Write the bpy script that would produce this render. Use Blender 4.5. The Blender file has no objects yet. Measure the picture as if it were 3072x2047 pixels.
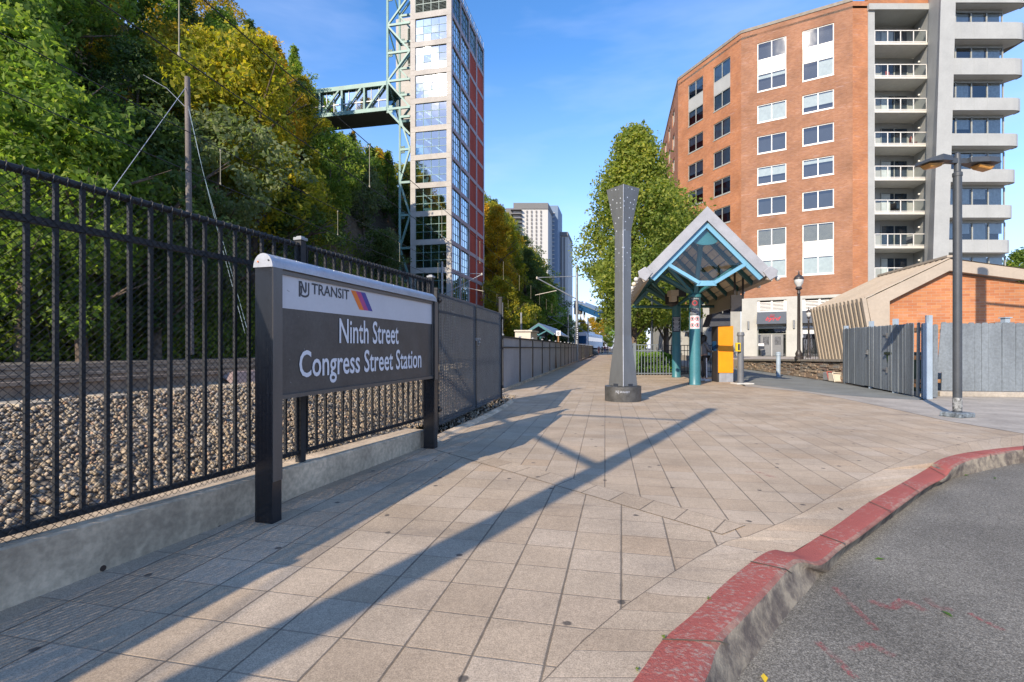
import bpy, bmesh, math, random
import numpy as np
from mathutils import Vector, Matrix
R = math.radians
random.seed(7)
F = 1510.0; EYE = 1.25; HV = 1044.5      # photo focal length (px), eye height, horizon row
def at(u, v, Y): return ((u-1536)/F*Y, Y, EYE-(v-HV)/F*Y)
def gr(u, v, z=0.0):
    Y = (EYE-z)*F/(v-HV); return ((u-1536)/F*Y, Y, z)

sc = bpy.context.scene
col = sc.collection
# ---------------- camera
cd = bpy.data.cameras.new('camera'); cam = bpy.data.objects.new('camera', cd); col.objects.link(cam)
cam.location = (0, 0, EYE); cam.rotation_euler = (R(90), 0, 0)
cd.sensor_width = 36; cd.lens = F/3072*36; cd.shift_y = 21/3072; cd.clip_end = 5000; cd.clip_start = .05
sc.camera = cam
# ---------------- world
SUN_EL = 27.9; SUN_AZ = 211.9            # sun stands behind the camera to the left
w = bpy.data.worlds.new('World'); sc.world = w; w.use_nodes = True
wn = w.node_tree; wn.nodes.clear()
sky = wn.nodes.new('ShaderNodeTexSky'); sky.sky_type = 'NISHITA'; sky.sun_disc = False
sky.sun_elevation = R(SUN_EL); sky.sun_rotation = R(SUN_AZ); sky.air_density = 1.0; sky.dust_density = .12; sky.ozone_density = 2.6
tc = wn.nodes.new('ShaderNodeTexCoord')
mp = wn.nodes.new('ShaderNodeMapping'); mp.inputs['Scale'].default_value = (1.2, 1.6, 5.5); mp.inputs['Rotation'].default_value = (0, .25, .4)
nz = wn.nodes.new('ShaderNodeTexNoise'); nz.inputs['Scale'].default_value = 1.6; nz.inputs['Detail'].default_value = 5; nz.inputs['Roughness'].default_value = .55
cr = wn.nodes.new('ShaderNodeValToRGB'); cr.color_ramp.elements[0].position = .40; cr.color_ramp.elements[1].position = .78
cr.color_ramp.elements[0].color = (0, 0, 0, 1); cr.color_ramp.elements[1].color = (.34, .34, .34, 1)
mx = wn.nodes.new('ShaderNodeMix'); mx.data_type = 'RGBA'; mx.inputs[7].default_value = (3.4, 4.0, 5.2, 1)
hs = wn.nodes.new('ShaderNodeHueSaturation'); hs.inputs['Saturation'].default_value = 1.24
tint = wn.nodes.new('ShaderNodeMix'); tint.data_type = 'RGBA'; tint.blend_type = 'MULTIPLY'; tint.inputs[0].default_value = 1; tint.inputs[7].default_value = (.99, .94, 1.0, 1)
bg = wn.nodes.new('ShaderNodeBackground'); bg.inputs['Strength'].default_value = .15
ow = wn.nodes.new('ShaderNodeOutputWorld')
L = wn.links.new
L(tc.outputs['Generated'], mp.inputs[0]); L(mp.outputs[0], nz.inputs['Vector']); L(nz.outputs['Fac'], cr.inputs[0])
L(cr.outputs[0], mx.inputs[0]); L(sky.outputs[0], hs.inputs['Color']); L(hs.outputs[0], mx.inputs[6]); hz_ = wn.nodes.new('ShaderNodeSeparateXYZ'); L(tc.outputs['Generated'], hz_.inputs[0])
hr = wn.nodes.new('ShaderNodeValToRGB'); L(hz_.outputs[2], hr.inputs[0]); hr.color_ramp.elements[0].position = 0.; hr.color_ramp.elements[0].color = (.80,.80,.80,1); hr.color_ramp.elements[1].position = .5; hr.color_ramp.elements[1].color = (0,0,0,1)
e_ = hr.color_ramp.elements.new(.25); e_.color = (.24,.24,.24,1)
hm_ = wn.nodes.new('ShaderNodeMix'); hm_.data_type = 'RGBA'; hm_.inputs[7].default_value = (2.6, 3.3, 5.0, 1); L(hr.outputs[0], hm_.inputs[0]); L(mx.outputs[2], hm_.inputs[6])
L(hm_.outputs[2], tint.inputs[6]); L(tint.outputs[2], bg.inputs[0]); L(bg.outputs[0], ow.inputs[0])
# ---------------- sun
sl = bpy.data.lights.new('sun', 'SUN'); sl.energy = 3.35; sl.angle = R(.35); sl.color = (1, .87, .70)
sun = bpy.data.objects.new('sun', sl); col.objects.link(sun)
sdir = Vector((math.sin(R(SUN_AZ))*math.cos(R(SUN_EL)), math.cos(R(SUN_AZ))*math.cos(R(SUN_EL)), math.sin(R(SUN_EL))))
sun.rotation_euler = sdir.to_track_quat('Z', 'Y').to_euler(); sun.location = (-20, -30, 40)
sc.view_settings.view_transform = 'Standard'; sc.view_settings.look = 'None'; sc.view_settings.exposure = 1.0; sc.view_settings.gamma = 1
try:
    sc.cycles.max_bounces = 6; sc.cycles.transparent_max_bounces = 24; sc.cycles.caustics_reflective = False; sc.cycles.caustics_refractive = False
except Exception: pass

# ---------------- material helpers
class NT:
    def __init__(s, name):
        s.m = bpy.data.materials.new(name); s.m.use_nodes = True; s.t = s.m.node_tree; s.t.nodes.clear()
        s.out = s.n('ShaderNodeOutputMaterial')
    def n(s, typ, **k):
        x = s.t.nodes.new(typ)
        for a, b in k.items(): setattr(x, a, b)
        return x
    def l(s, a, b): s.t.links.new(a, b)
    def coord(s, kind='Object'): return s.n('ShaderNodeTexCoord').outputs[kind]
    def mapping(s, v, scale=(1,1,1), rot=(0,0,0), loc=(0,0,0)):
        m = s.n('ShaderNodeMapping'); s.l(v, m.inputs[0]); m.inputs['Scale'].default_value = scale
        m.inputs['Rotation'].default_value = rot; m.inputs['Location'].default_value = loc; return m.outputs[0]
    def noise(s, v, scale, detail=4, rough=.55, out='Fac'):
        x = s.n('ShaderNodeTexNoise'); s.l(v, x.inputs['Vector']); x.inputs['Scale'].default_value = scale
        x.inputs['Detail'].default_value = detail; x.inputs['Roughness'].default_value = rough; return x.outputs[out]
    def ramp(s, f, stops):
        x = s.n('ShaderNodeValToRGB'); s.l(f, x.inputs[0]); e = x.color_ramp.elements
        while len(e) < len(stops): e.new(.5)
        for i, (p, c) in enumerate(stops):
            e[i].position = p; e[i].color = (c, c, c, 1) if not isinstance(c, (tuple, list)) else (*c[:3], 1)
        return x.outputs[0]
    def math(s, op, a, b=0.0, c=None):
        x = s.n('ShaderNodeMath', operation=op)
        for i, q in enumerate((a, b, c)):
            if q is None: continue
            if isinstance(q, (int, float)): x.inputs[i].default_value = q
            else: s.l(q, x.inputs[i])
        return x.outputs[0]
    def mix(s, f, a, b, blend='MIX'):
        x = s.n('ShaderNodeMix', data_type='RGBA', blend_type=blend)
        for i, q in ((0, f), (6, a), (7, b)):
            if isinstance(q, (int, float)): x.inputs[i].default_value = q if i == 0 else (q, q, q, 1)
            elif isinstance(q, (tuple, list)): x.inputs[i].default_value = (*q[:3], 1)
            else: s.l(q, x.inputs[i])
        return x.outputs[2]
    def pbr(s, base, rough=.6, metal=0., spec=.5, bump=None, bstr=.3, bdist=.01, trans=None):
        p = s.n('ShaderNodeBsdfPrincipled')
        for key, q in (('Base Color', base), ('Roughness', rough), ('Metallic', metal), ('Specular IOR Level', spec)):
            if isinstance(q, (int, float)): p.inputs[key].default_value = q
            elif isinstance(q, (tuple, list)): p.inputs[key].default_value = (*q[:3], 1)
            else: s.l(q, p.inputs[key])
        if bump is not None:
            b = s.n('ShaderNodeBump'); b.inputs['Strength'].default_value = bstr; b.inputs['Distance'].default_value = bdist
            s.l(bump, b.inputs['Height']); s.l(b.outputs[0], p.inputs['Normal'])
        s.l(p.outputs[0], s.out.inputs[0]); return p
def plain(name, c, rough=.6, metal=0., amt=.12, scale=3., bump=0., bscale=40., spec=.5, streak=False):
    t = NT(name); co = t.coord()
    v = t.mapping(co, (1, 1, .25)) if streak else co
    f = t.noise(v, scale, 5)
    f2 = t.noise(co, scale*11, 3)
    k = t.ramp(f, [(.3, 1-amt*1.6), (.7, 1+amt)])
    k2 = t.ramp(f2, [(.35, 1-amt*.7), (.65, 1+amt*.5)])
    c1 = t.mix(1., c, k, 'MULTIPLY'); c2 = t.mix(1., c1, k2, 'MULTIPLY')
    r = t.math('ADD', rough-.03, t.math('MULTIPLY', f, .06))
    t.pbr(c2, r, metal, spec, t.noise(co, bscale, 4) if bump else None, bump, .01); return t.m

M = {}
# pavers: UV unit = one paver
t = NT('paver'); uv = t.coord('UV'); ob = t.coord('Object')
sep = t.n('ShaderNodeSeparateXYZ')
wob = t.noise(ob, 9., 2, out='Color')
wv = t.n('ShaderNodeVectorMath', operation='MULTIPLY_ADD'); t.l(wob, wv.inputs[0]); wv.inputs[1].default_value = (.012, .012, 0); t.l(uv, wv.inputs[2])
t.l(wv.outputs[0], sep.inputs[0])
def edge(x):      # 0 at joint .. .5 mid
    f = t.math('FRACT', x); return t.math('MINIMUM', f, t.math('SUBTRACT', 1., f))
ex, ey = edge(sep.outputs[0]), edge(sep.outputs[1])
jx = t.ramp(t.math('ADD', ex, t.math('MULTIPLY', t.math('SUBTRACT', t.noise(ob, 5., 4, .7), .5), .03)), [(.010, 1.), (.024, 0.)]); jy = t.ramp(t.math('ADD', ey, t.math('MULTIPLY', t.math('SUBTRACT', t.noise(ob, 7., 4, .7), .5), .03)), [(.008, 1.), (.019, 0.)])
fl = t.n('ShaderNodeVectorMath', operation='FLOOR'); t.l(uv, fl.inputs[0])
wn_ = t.n('ShaderNodeTexWhiteNoise', noise_dimensions='3D'); t.l(fl.outputs[0], wn_.inputs['Vector'])
cell = t.ramp(wn_.outputs['Value'], [(0., (.44, .335, .23)), (.5, (.475, .37, .26)), (.85, (.49, .39, .285)), (1., (.465, .345, .23))])
fine = t.noise(ob, 170., 4, .8); mid = t.noise(ob, 34., 4); big = t.noise(ob, .9, 5)
c = t.mix(1., cell, t.ramp(fine, [(.36, .62), (.62, 1.28)]), 'MULTIPLY')
c = t.mix(1., c, t.ramp(mid, [(.3, .9), (.7, 1.07)]), 'MULTIPLY')
c = t.mix(1., c, t.ramp(big, [(.32, .80), (.6, 1.06)]), 'MULTIPLY'); c = t.mix(1., c, t.ramp(t.noise(ob, 4.3, 5, .65), [(.3, .92), (.62, 1.03)]), 'MULTIPLY')
vor = t.n('ShaderNodeTexVoronoi', voronoi_dimensions='2D'); t.l(ob, vor.inputs['Vector']); vor.inputs['Scale'].default_value = 1.7
vs = t.n('ShaderNodeMath', operation='ADD'); t.l(vor.outputs['Distance'], vs.inputs[0]); t.l(t.math('MULTIPLY', mid, .03), vs.inputs[1])
gum = t.ramp(vs.outputs[0], [(.042, 1.), (.056, 0.)])
gate_ = t.n('ShaderNodeSeparateColor'); t.l(vor.outputs['Color'], gate_.inputs[0])
gum = t.math('MULTIPLY', gum, t.ramp(gate_.outputs[0], [(.38, 0.), (.4, 1.)]))
c = t.mix(t.math('MULTIPLY', gum, .8), c, (.05, .047, .045))
sv = t.noise(t.mapping(ob, (.7, 1.8, 1)), 1.1, 6, .6)
c = t.mix(t.ramp(sv, [(.60, 0.), (.72, .5)]), c, (.17, .145, .12)); c = t.mix(t.ramp(t.noise(ob, 13., 6, .75), [(.62, 0.), (.72, .4)]), c, (.2, .17, .14))
sp = t.n('ShaderNodeSeparateXYZ'); t.l(ob, sp.inputs[0])
jf = t.ramp(t.math('DIVIDE', sp.outputs[1], 30.), [(.10, 1.), (.45, .35)])
c = t.mix(t.math('MULTIPLY', t.math('MULTIPLY', jx, .66), jf), c, (.045, .04, .033))
c = t.mix(t.math('MULTIPLY', t.math('MULTIPLY', jy, .46), jf), c, (.15, .115, .085))
h = t.math('SUBTRACT', t.math('MULTIPLY', fine, .25), t.math('MAXIMUM', jx, jy))
t.pbr(c, .85, 0, .25, h, .5, .006); M['paver'] = t.m
# concrete / asphalt / paint
M['concrete'] = plain('concrete', (.40, .355, .295), .85, amt=.16, scale=1.6, bump=.25, bscale=60)
M['wall_concrete'] = plain('wall_concrete', (.60, .46, .31), .88, amt=.26, scale=2.3, bump=.4, bscale=55)
M['soil'] = plain('soil', (.12, .095, .06), .95, amt=.3, scale=2.0, bump=.5, bscale=12)
t = NT('asphalt'); ob = t.coord()
f1 = t.noise(ob, 150., 3, .75); f2 = t.noise(ob, 1.3, 5); f3 = t.noise(ob, 45., 3)
c = t.mix(1., t.ramp(f1, [(.33, (.07, .063, .050)), (.5, (.19, .172, .14)), (.66, (.42, .385, .315))]), t.ramp(f2, [(.3, .72), (.7, 1.15)]), 'MULTIPLY')
c = t.mix(1., c, t.ramp(f3, [(.35, .8), (.65, 1.12)]), 'MULTIPLY')
t.pbr(c, .88, 0, .3, f1, .6, .008); M['asphalt'] = t.m
M['path'] = plain('path_asphalt', (.20, .21, .195), .9, amt=.14, scale=1.2, bump=.25, bscale=90)
t = NT('kerb_paint'); ob = t.coord(); g = t.n('ShaderNodeNewGeometry'); sz = t.n('ShaderNodeSeparateXYZ'); t.l(g.outputs['True Normal'], sz.inputs[0])
wear = t.noise(t.mapping(ob, (8, 14, 8), (0, 0, .7)), 3.6, 8, .78); w2 = t.noise(ob, 1.7, 4)
wr = t.math('ADD', wear, t.math('MULTIPLY', t.math('SUBTRACT', w2, .5), .55))
red = t.mix(t.ramp(wr, [(.55, 0.), (.64, .8)]), t.mix(t.noise(ob, 11., 5, .7), (.44, .125, .10), (.32, .09, .075)), (.40, .33, .27))
stn = t.noise(ob, 6., 6, .7)
gy = t.mix(t.ramp(stn, [(.40, .9), (.60, 0.)]), t.mix(t.noise(ob, 60., 3), (.28, .235, .17), (.46, .39, .29)), (.11, .09, .08))
c = t.mix(t.ramp(sz.outputs[2], [(.84, 0.), (.93, 1.)]), gy, red)
t.pbr(c, .88, 0, .2, t.noise(ob, 70., 5, .7), .8, .014); M['kerb'] = t.m
t = NT('pink_chalk'); ob = t.coord(); f = t.noise(ob, 55., 5, .7); f0 = t.noise(ob, 6., 3)
p = t.n('ShaderNodeBsdfDiffuse'); p.inputs[0].default_value = (.48, .12, .12, 1); tr = t.n('ShaderNodeBsdfTransparent'); ms = t.n('ShaderNodeMixShader')
t.l(t.math('MULTIPLY', t.ramp(f, [(.42, 0.), (.62, .6)]), t.ramp(f0, [(.35, .2), (.6, 1.)])), ms.inputs[0]); t.l(tr.outputs[0], ms.inputs[1]); t.l(p.outputs[0], ms.inputs[2]); t.l(ms.outputs[0], t.out.inputs[0]); M['chalk'] = t.m
# bricks (UV metres)
def brickmat(name, c1, c2, mortar, bw, bh, streak, ms=.008):
    t = NT(name); uv = t.coord('UV')
    b = t.n('ShaderNodeTexBrick'); t.l(uv, b.inputs['Vector']); b.inputs['Scale'].default_value = 1; b.inputs['Brick Width'].default_value = bw
    b.inputs['Row Height'].default_value = bh; b.inputs['Mortar Size'].default_value = ms; b.inputs['Color1'].default_value = (*c1, 1); b.inputs['Color2'].default_value = (*c2, 1)
    b.inputs['Mortar'].default_value = (*mortar, 1); b.inputs['Bias'].default_value = -.1; b.inputs['Mortar Smooth'].default_value = .2
    n1 = t.noise(t.mapping(uv, (1.6, 14., 1)), 1.3, 5, .7); n2 = t.noise(uv, .5, 5)
    c = t.mix(t.ramp(n1, [(.56, 0.), (.66, streak)]), b.outputs[0], (.20, .11, .11))
    c = t.mix(t.ramp(t.noise(t.mapping(uv, (1., 7., 1), loc=(7, 3, 0)), .9, 5, .7), [(.58, 0.), (.70, .5)]), c, (.46, .33, .30))
    c = t.mix(1., c, t.ramp(n2, [(.3, .76), (.7, 1.16)]), 'MULTIPLY')
    t.pbr(c, .85, 0, .3, b.outputs['Fac'], .25, -.005); return t.m
M['brick'] = brickmat('brick', (.275, .120, .062), (.355, .172, .098), (.30, .19, .125), .22, .075, .8)
M['brick_dark'] = brickmat('brick_orange', (.38, .15, .068), (.46, .205, .10), (.38, .19, .10), .22, .075, .85)
M['brick_hut'] = brickmat('brick_hut', (.42, .155, .065), (.52, .225, .095), (.40, .265, .18), .31, .105, .35, .007)
M['stone_cap'] = plain('stone_cap', (.26, .23, .19), .85, amt=.15)
M['limestone'] = plain('limestone', (.42, .415, .38), .8, amt=.07, scale=1.)
M['white_panel'] = plain('white_panel', (.60, .585, .53), .6, amt=.04)
M['white_frame'] = plain('white_frame', (.74, .72, .68), .5, amt=.04)
M['grey_frame'] = plain('grey_frame', (.34, .35, .32), .5, amt=.06)
M['grey_clad'] = plain('grey_cladding', (.38, .385, .365), .6, amt=.06, scale=.8)
M['soffit'] = plain('soffit', (.72, .70, .64), .8, amt=.05)
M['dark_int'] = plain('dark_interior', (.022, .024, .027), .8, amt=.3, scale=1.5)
M['blind'] = plain('blind', (.52, .56, .54), .8, amt=.08)
M['curtain'] = plain('curtain', (.60, .60, .54), .9, amt=.15, scale=5)
M['blind_tan'] = plain('blind_tan', (.26, .24, .17), .8, amt=.12)
def glass(name, tint, k, rough=.02, base=.06):
    t = NT(name); fr = t.n('ShaderNodeFresnel'); fr.inputs[0].default_value = 1.55
    gl = t.n('ShaderNodeBsdfGlossy'); gl.inputs['Roughness'].default_value = rough; gl.inputs[0].default_value = (.95, .97, 1, 1)
    nn = t.noise(t.coord(), .55, 2); b = t.n('ShaderNodeBump'); b.inputs['Strength'].default_value = .12; b.inputs['Distance'].default_value = .05; t.l(nn, b.inputs['Height']); t.l(b.outputs[0], gl.inputs['Normal'])
    tr = t.n('ShaderNodeBsdfTransparent'); tr.inputs[0].default_value = (*tint, 1); ms = t.n('ShaderNodeMixShader')
    t.l(t.math('MINIMUM', t.math('ADD', t.math('MULTIPLY', fr.outputs[0], k), base), 1.), ms.inputs[0]); t.l(tr.outputs[0], ms.inputs[1]); t.l(gl.outputs[0], ms.inputs[2]); t.l(ms.outputs[0], t.out.inputs[0]); return t.m
M['glass'] = glass('window_glass', (.85, .9, .92), 1.25, base=.05)
M['tower_glass'] = glass('tower_glass', (.45, .58, .64), 2.4, .03, .17)
M['clear_glass'] = glass('clear_glass', (.88, .93, .93), .7, base=.02)
M['glass_dark'] = plain('door_glass', (.03, .05, .075), .08, amt=.3, scale=1.2, spec=.9)
M['black_metal'] = plain('black_metal', (.022, .022, .023), .65, amt=.15, scale=6, spec=.4)
M['black_gloss'] = plain('black_enamel', (.014, .015, .019), .25, amt=.15, scale=3, spec=.6, streak=True)
M['wire'] = plain('wire', (.012, .012, .012), .6, amt=.1)
M['steel'] = plain('galvanised_steel', (.30, .31, .32), .45, .55, amt=.15, scale=4)
M['alu'] = plain('brushed_aluminium', (.42, .44, .48), .42, .4, amt=.1, scale=5)
M['sign_frame'] = plain('sign_frame', (.10, .092, .085), .35, .2, amt=.08, scale=7, spec=.6, streak=True)
M['sign_dark'] = plain('sign_face_dark', (.078, .070, .063), .42, amt=.16, scale=4, spec=.4)
M['sign_white'] = plain('sign_face_white', (.55, .55, .57), .4, amt=.03)
M['letter'] = plain('letter_white', (.72, .72, .74), .5, amt=.03)
M['ink'] = plain('ink', (.035, .04, .05), .5, amt=.05)
for k_, c_ in (('orange', (.80, .18, .012)), ('magenta', (.40, .045, .19)), ('navy', (.05, .045, .26)), ('red', (.55, .03, .04)), ('yellow', (.75, .50, .02)), ('tvm_orange', (.86, .30, .003)), ('skin', (.35, .19, .13)), ('grey_cloth', (.13, .13, .14)), ('dark_cloth', (.02, .02, .024)), ('hair', (.012, .009, .008)), ('white_cloth', (.6, .6, .6)), ('red_cloth', (.4, .1, .08)), ('blue_cloth', (.05, .12, .3)), ('pink_cloth', (.5, .28, .26))):
    M[k_] = plain(k_, c_, .5, amt=.05)
t = NT('pylon_steel'); ob = t.coord('UV')
v = t.n('ShaderNodeTexVoronoi'); t.l(t.mapping(ob, (1, 1, 1)), v.inputs['Vector']); v.inputs['Scale'].default_value = 9.5; v.inputs['Randomness'].default_value = .35
o3 = t.coord(); sz = t.n('ShaderNodeSeparateXYZ'); t.l(o3, sz.inputs[0])
hm = t.ramp(v.outputs['Distance'], [(.12, 1.), (.17, 0.)]); hm = t.math('MULTIPLY', hm, t.ramp(t.math('DIVIDE', sz.outputs[2], 6.), [(.50, 0.), (.58, 1.)]))
nn = t.noise(t.mapping(o3, (1, 1, .3)), 3., 6, .65)
c = t.mix(nn, (.11, .113, .113), (.25, .255, .25)); c = t.mix(hm, c, (.8, .82, .84))
t.pbr(c, .42, .45, .5, t.noise(o3, 14., 4), .08, .01); M['pylon'] = t.m
M['pylon_base'] = plain('pylon_base', (.10, .098, .092), .45, .4, amt=.3, scale=5)
M['teal'] = plain('teal_paint', (.04, .165, .19), .42, amt=.1, scale=2, spec=.5)
M['teal_dark'] = plain('teal_paint_dark', (.035, .13, .14), .45, amt=.15, scale=2)
M['sky_blue'] = plain('light_blue_paint', (.16, .37, .52), .45, amt=.06, scale=2)
M['tower_green'] = plain('green_steel', (.17, .30, .265), .5, amt=.12, scale=1)
M['tower_white'] = plain('tower_precast', (.42, .39, .35), .75, amt=.1, scale=.6)
M['tower_mauve'] = plain('tower_side_frame', (.38, .33, .34), .7, amt=.08, scale=.6)
M['tower_red'] = plain('tower_red_panel', (.42, .075, .04), .75, amt=.16, scale=.5, streak=True, spec=.1)
M['roof_metal'] = plain('roof_metal', (.36, .36, .37), .5, .2, amt=.08)
M['plank'] = plain('cream_plank', (.80, .67, .48), .7, amt=.15, scale=2)
M['tan_metal'] = plain('tan_metal', (.40, .335, .26), .55, amt=.07, scale=1)
M['fence_blue'] = plain('blue_grey_board', (.17, .195, .215), .75, amt=.2, scale=1.6, streak=True)
M['raw_wood'] = plain('raw_wood', (.36, .19, .09), .8, amt=.25, scale=3)
M['lamp_grey'] = plain('lamp_post_grey', (.055, .062, .07), .5, amt=.12, scale=3)
M['lamp_brown'] = plain('lamp_post_brown', (.04, .033, .03), .45, amt=.1)
M['amber'] = plain('amber_lens', (.55, .27, .07), .3, amt=.1)
M['globe'] = plain('lamp_globe', (.55, .55, .52), .25, amt=.05)
M['pale_blue'] = plain('pale_blue_paint', (.34, .41, .47), .45, amt=.07)
M['post_grey'] = plain('post_grey', (.14, .145, .155), .5, amt=.08)
M['slat_grey'] = plain('slat_grey', (.29, .295, .30), .6, amt=.1, scale=1.2)
M['rail_steel'] = plain('rusty_rail', (.36, .27, .19), .7, .0, amt=.25, scale=4)
M['sleeper'] = plain('concrete_sleeper', (.44, .37, .27), .85, amt=.15)
M['wood_pole'] = plain('wood_pole', (.165, .14, .125), .85, amt=.3, scale=2, bump=.4, bscale=10, streak=True)
M['bark'] = plain('bark', (.13, .095, .07), .9, amt=.35, scale=3, bump=.6, bscale=14)
M['blue_glass'] = plain('blue_glazing', (.03, .12, .28), .12, .3, amt=.2, scale=.5)
M['far_white'] = plain('far_white', (.50, .49, .46), .8, amt=.04); M['far_grey'] = plain('far_grey', (.17, .165, .16), .8, amt=.08); M['far_blue'] = plain('far_shadow_blue', (.16, .22, .30), .6, amt=.08)
M['cream'] = plain('cream_paint', (.62, .55, .44), .6, amt=.05)
M['roof_blue'] = plain('roof_blue', (.10, .14, .20), .5, .2, amt=.1)
t = NT('ballast'); g = t.n('ShaderNodeNewGeometry')
c = t.ramp(g.outputs['Random Per Island'], [(0., (.16, .13, .10)), (.25, (.34, .26, .175)), (.5, (.46, .36, .24)), (.72, (.25, .23, .20)), (.88, (.47, .41, .32)), (1., (.46, .28, .17))])
c = t.mix(1., c, t.ramp(t.noise(t.coord(), 60., 3), [(.3, .75), (.7, 1.15)]), 'MULTIPLY'); t.pbr(c, .85, 0, .3); M['ballast'] = t.m
t = NT('ballast_ground'); ob = t.coord(); v = t.n('ShaderNodeTexVoronoi'); t.l(ob, v.inputs['Vector']); v.inputs['Scale'].default_value = 17
s_ = t.n('ShaderNodeSeparateColor'); t.l(v.outputs['Color'], s_.inputs[0])
c = t.ramp(s_.outputs[0], [(0., (.15, .125, .10)), (.4, (.30, .255, .20)), (.7, (.25, .24, .23)), (1., (.42, .36, .28))]); c = t.mix(1., c, t.ramp(v.outputs['Distance'], [(.2, 1.1), (.7, .3)]), 'MULTIPLY')
t.pbr(c, .9, 0, .2, v.outputs['Distance'], 1., -.03); M['ballast_g'] = t.m
t = NT('stone_wall'); g = t.n('ShaderNodeNewGeometry'); c = t.ramp(g.outputs['Random Per Island'], [(0., (.20, .15, .11)), (.3, (.33, .24, .17)), (.6, (.26, .24, .21)), (.8, (.40, .31, .22)), (1., (.27, .185, .15))])
c = t.mix(1., c, t.ramp(t.noise(t.coord(), 9., 4), [(.3, .8), (.7, 1.15)]), 'MULTIPLY'); t.pbr(c, .85, 0, .3, t.noise(t.coord(), 25., 4), .4, .02); M['stone'] = t.m
def leafmat(name, stops, trans=.52):
    t = NT(name); g = t.n('ShaderNodeNewGeometry'); a = t.n('ShaderNodeAttribute', attribute_name='tint')
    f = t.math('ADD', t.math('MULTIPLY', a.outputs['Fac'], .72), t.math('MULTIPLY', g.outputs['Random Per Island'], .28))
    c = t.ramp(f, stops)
    d = t.n('ShaderNodeBsdfPrincipled'); t.l(c, d.inputs['Base Color']); d.inputs['Roughness'].default_value = .6; d.inputs['Specular IOR Level'].default_value = .25
    tr = t.n('ShaderNodeBsdfTranslucent'); t.l(t.mix(1., c, (1.35, 1.5, .7), 'MULTIPLY'), tr.inputs[0]); ms = t.n('ShaderNodeMixShader'); ms.inputs[0].default_value = trans
    t.l(d.outputs[0], ms.inputs[1]); t.l(tr.outputs[0], ms.inputs[2]); t.l(ms.outputs[0], t.out.inputs[0]); return t.m
LM = {
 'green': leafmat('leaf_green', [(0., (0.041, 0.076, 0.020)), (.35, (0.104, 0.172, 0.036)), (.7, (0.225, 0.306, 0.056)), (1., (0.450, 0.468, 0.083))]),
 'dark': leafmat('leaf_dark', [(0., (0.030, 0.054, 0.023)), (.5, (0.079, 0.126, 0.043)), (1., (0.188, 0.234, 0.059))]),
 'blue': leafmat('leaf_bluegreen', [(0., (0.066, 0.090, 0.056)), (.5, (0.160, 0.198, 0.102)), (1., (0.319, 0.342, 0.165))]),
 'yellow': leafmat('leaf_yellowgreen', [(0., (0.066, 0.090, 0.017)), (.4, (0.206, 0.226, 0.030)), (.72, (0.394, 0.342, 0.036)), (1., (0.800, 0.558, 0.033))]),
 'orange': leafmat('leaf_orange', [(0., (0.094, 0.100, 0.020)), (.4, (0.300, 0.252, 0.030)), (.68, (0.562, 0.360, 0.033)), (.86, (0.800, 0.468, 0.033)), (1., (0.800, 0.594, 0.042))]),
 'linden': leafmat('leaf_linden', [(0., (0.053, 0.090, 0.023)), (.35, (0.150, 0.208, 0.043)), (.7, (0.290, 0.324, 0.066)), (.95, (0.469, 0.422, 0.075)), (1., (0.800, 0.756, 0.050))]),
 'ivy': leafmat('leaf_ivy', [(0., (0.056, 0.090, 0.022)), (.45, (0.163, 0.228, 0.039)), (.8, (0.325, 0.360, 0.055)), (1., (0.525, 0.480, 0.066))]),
 'hedge': leafmat('leaf_hedge', [(0., (0.075, 0.162, 0.033)), (.5, (0.188, 0.324, 0.050)), (1., (0.375, 0.540, 0.083))]),
}
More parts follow.
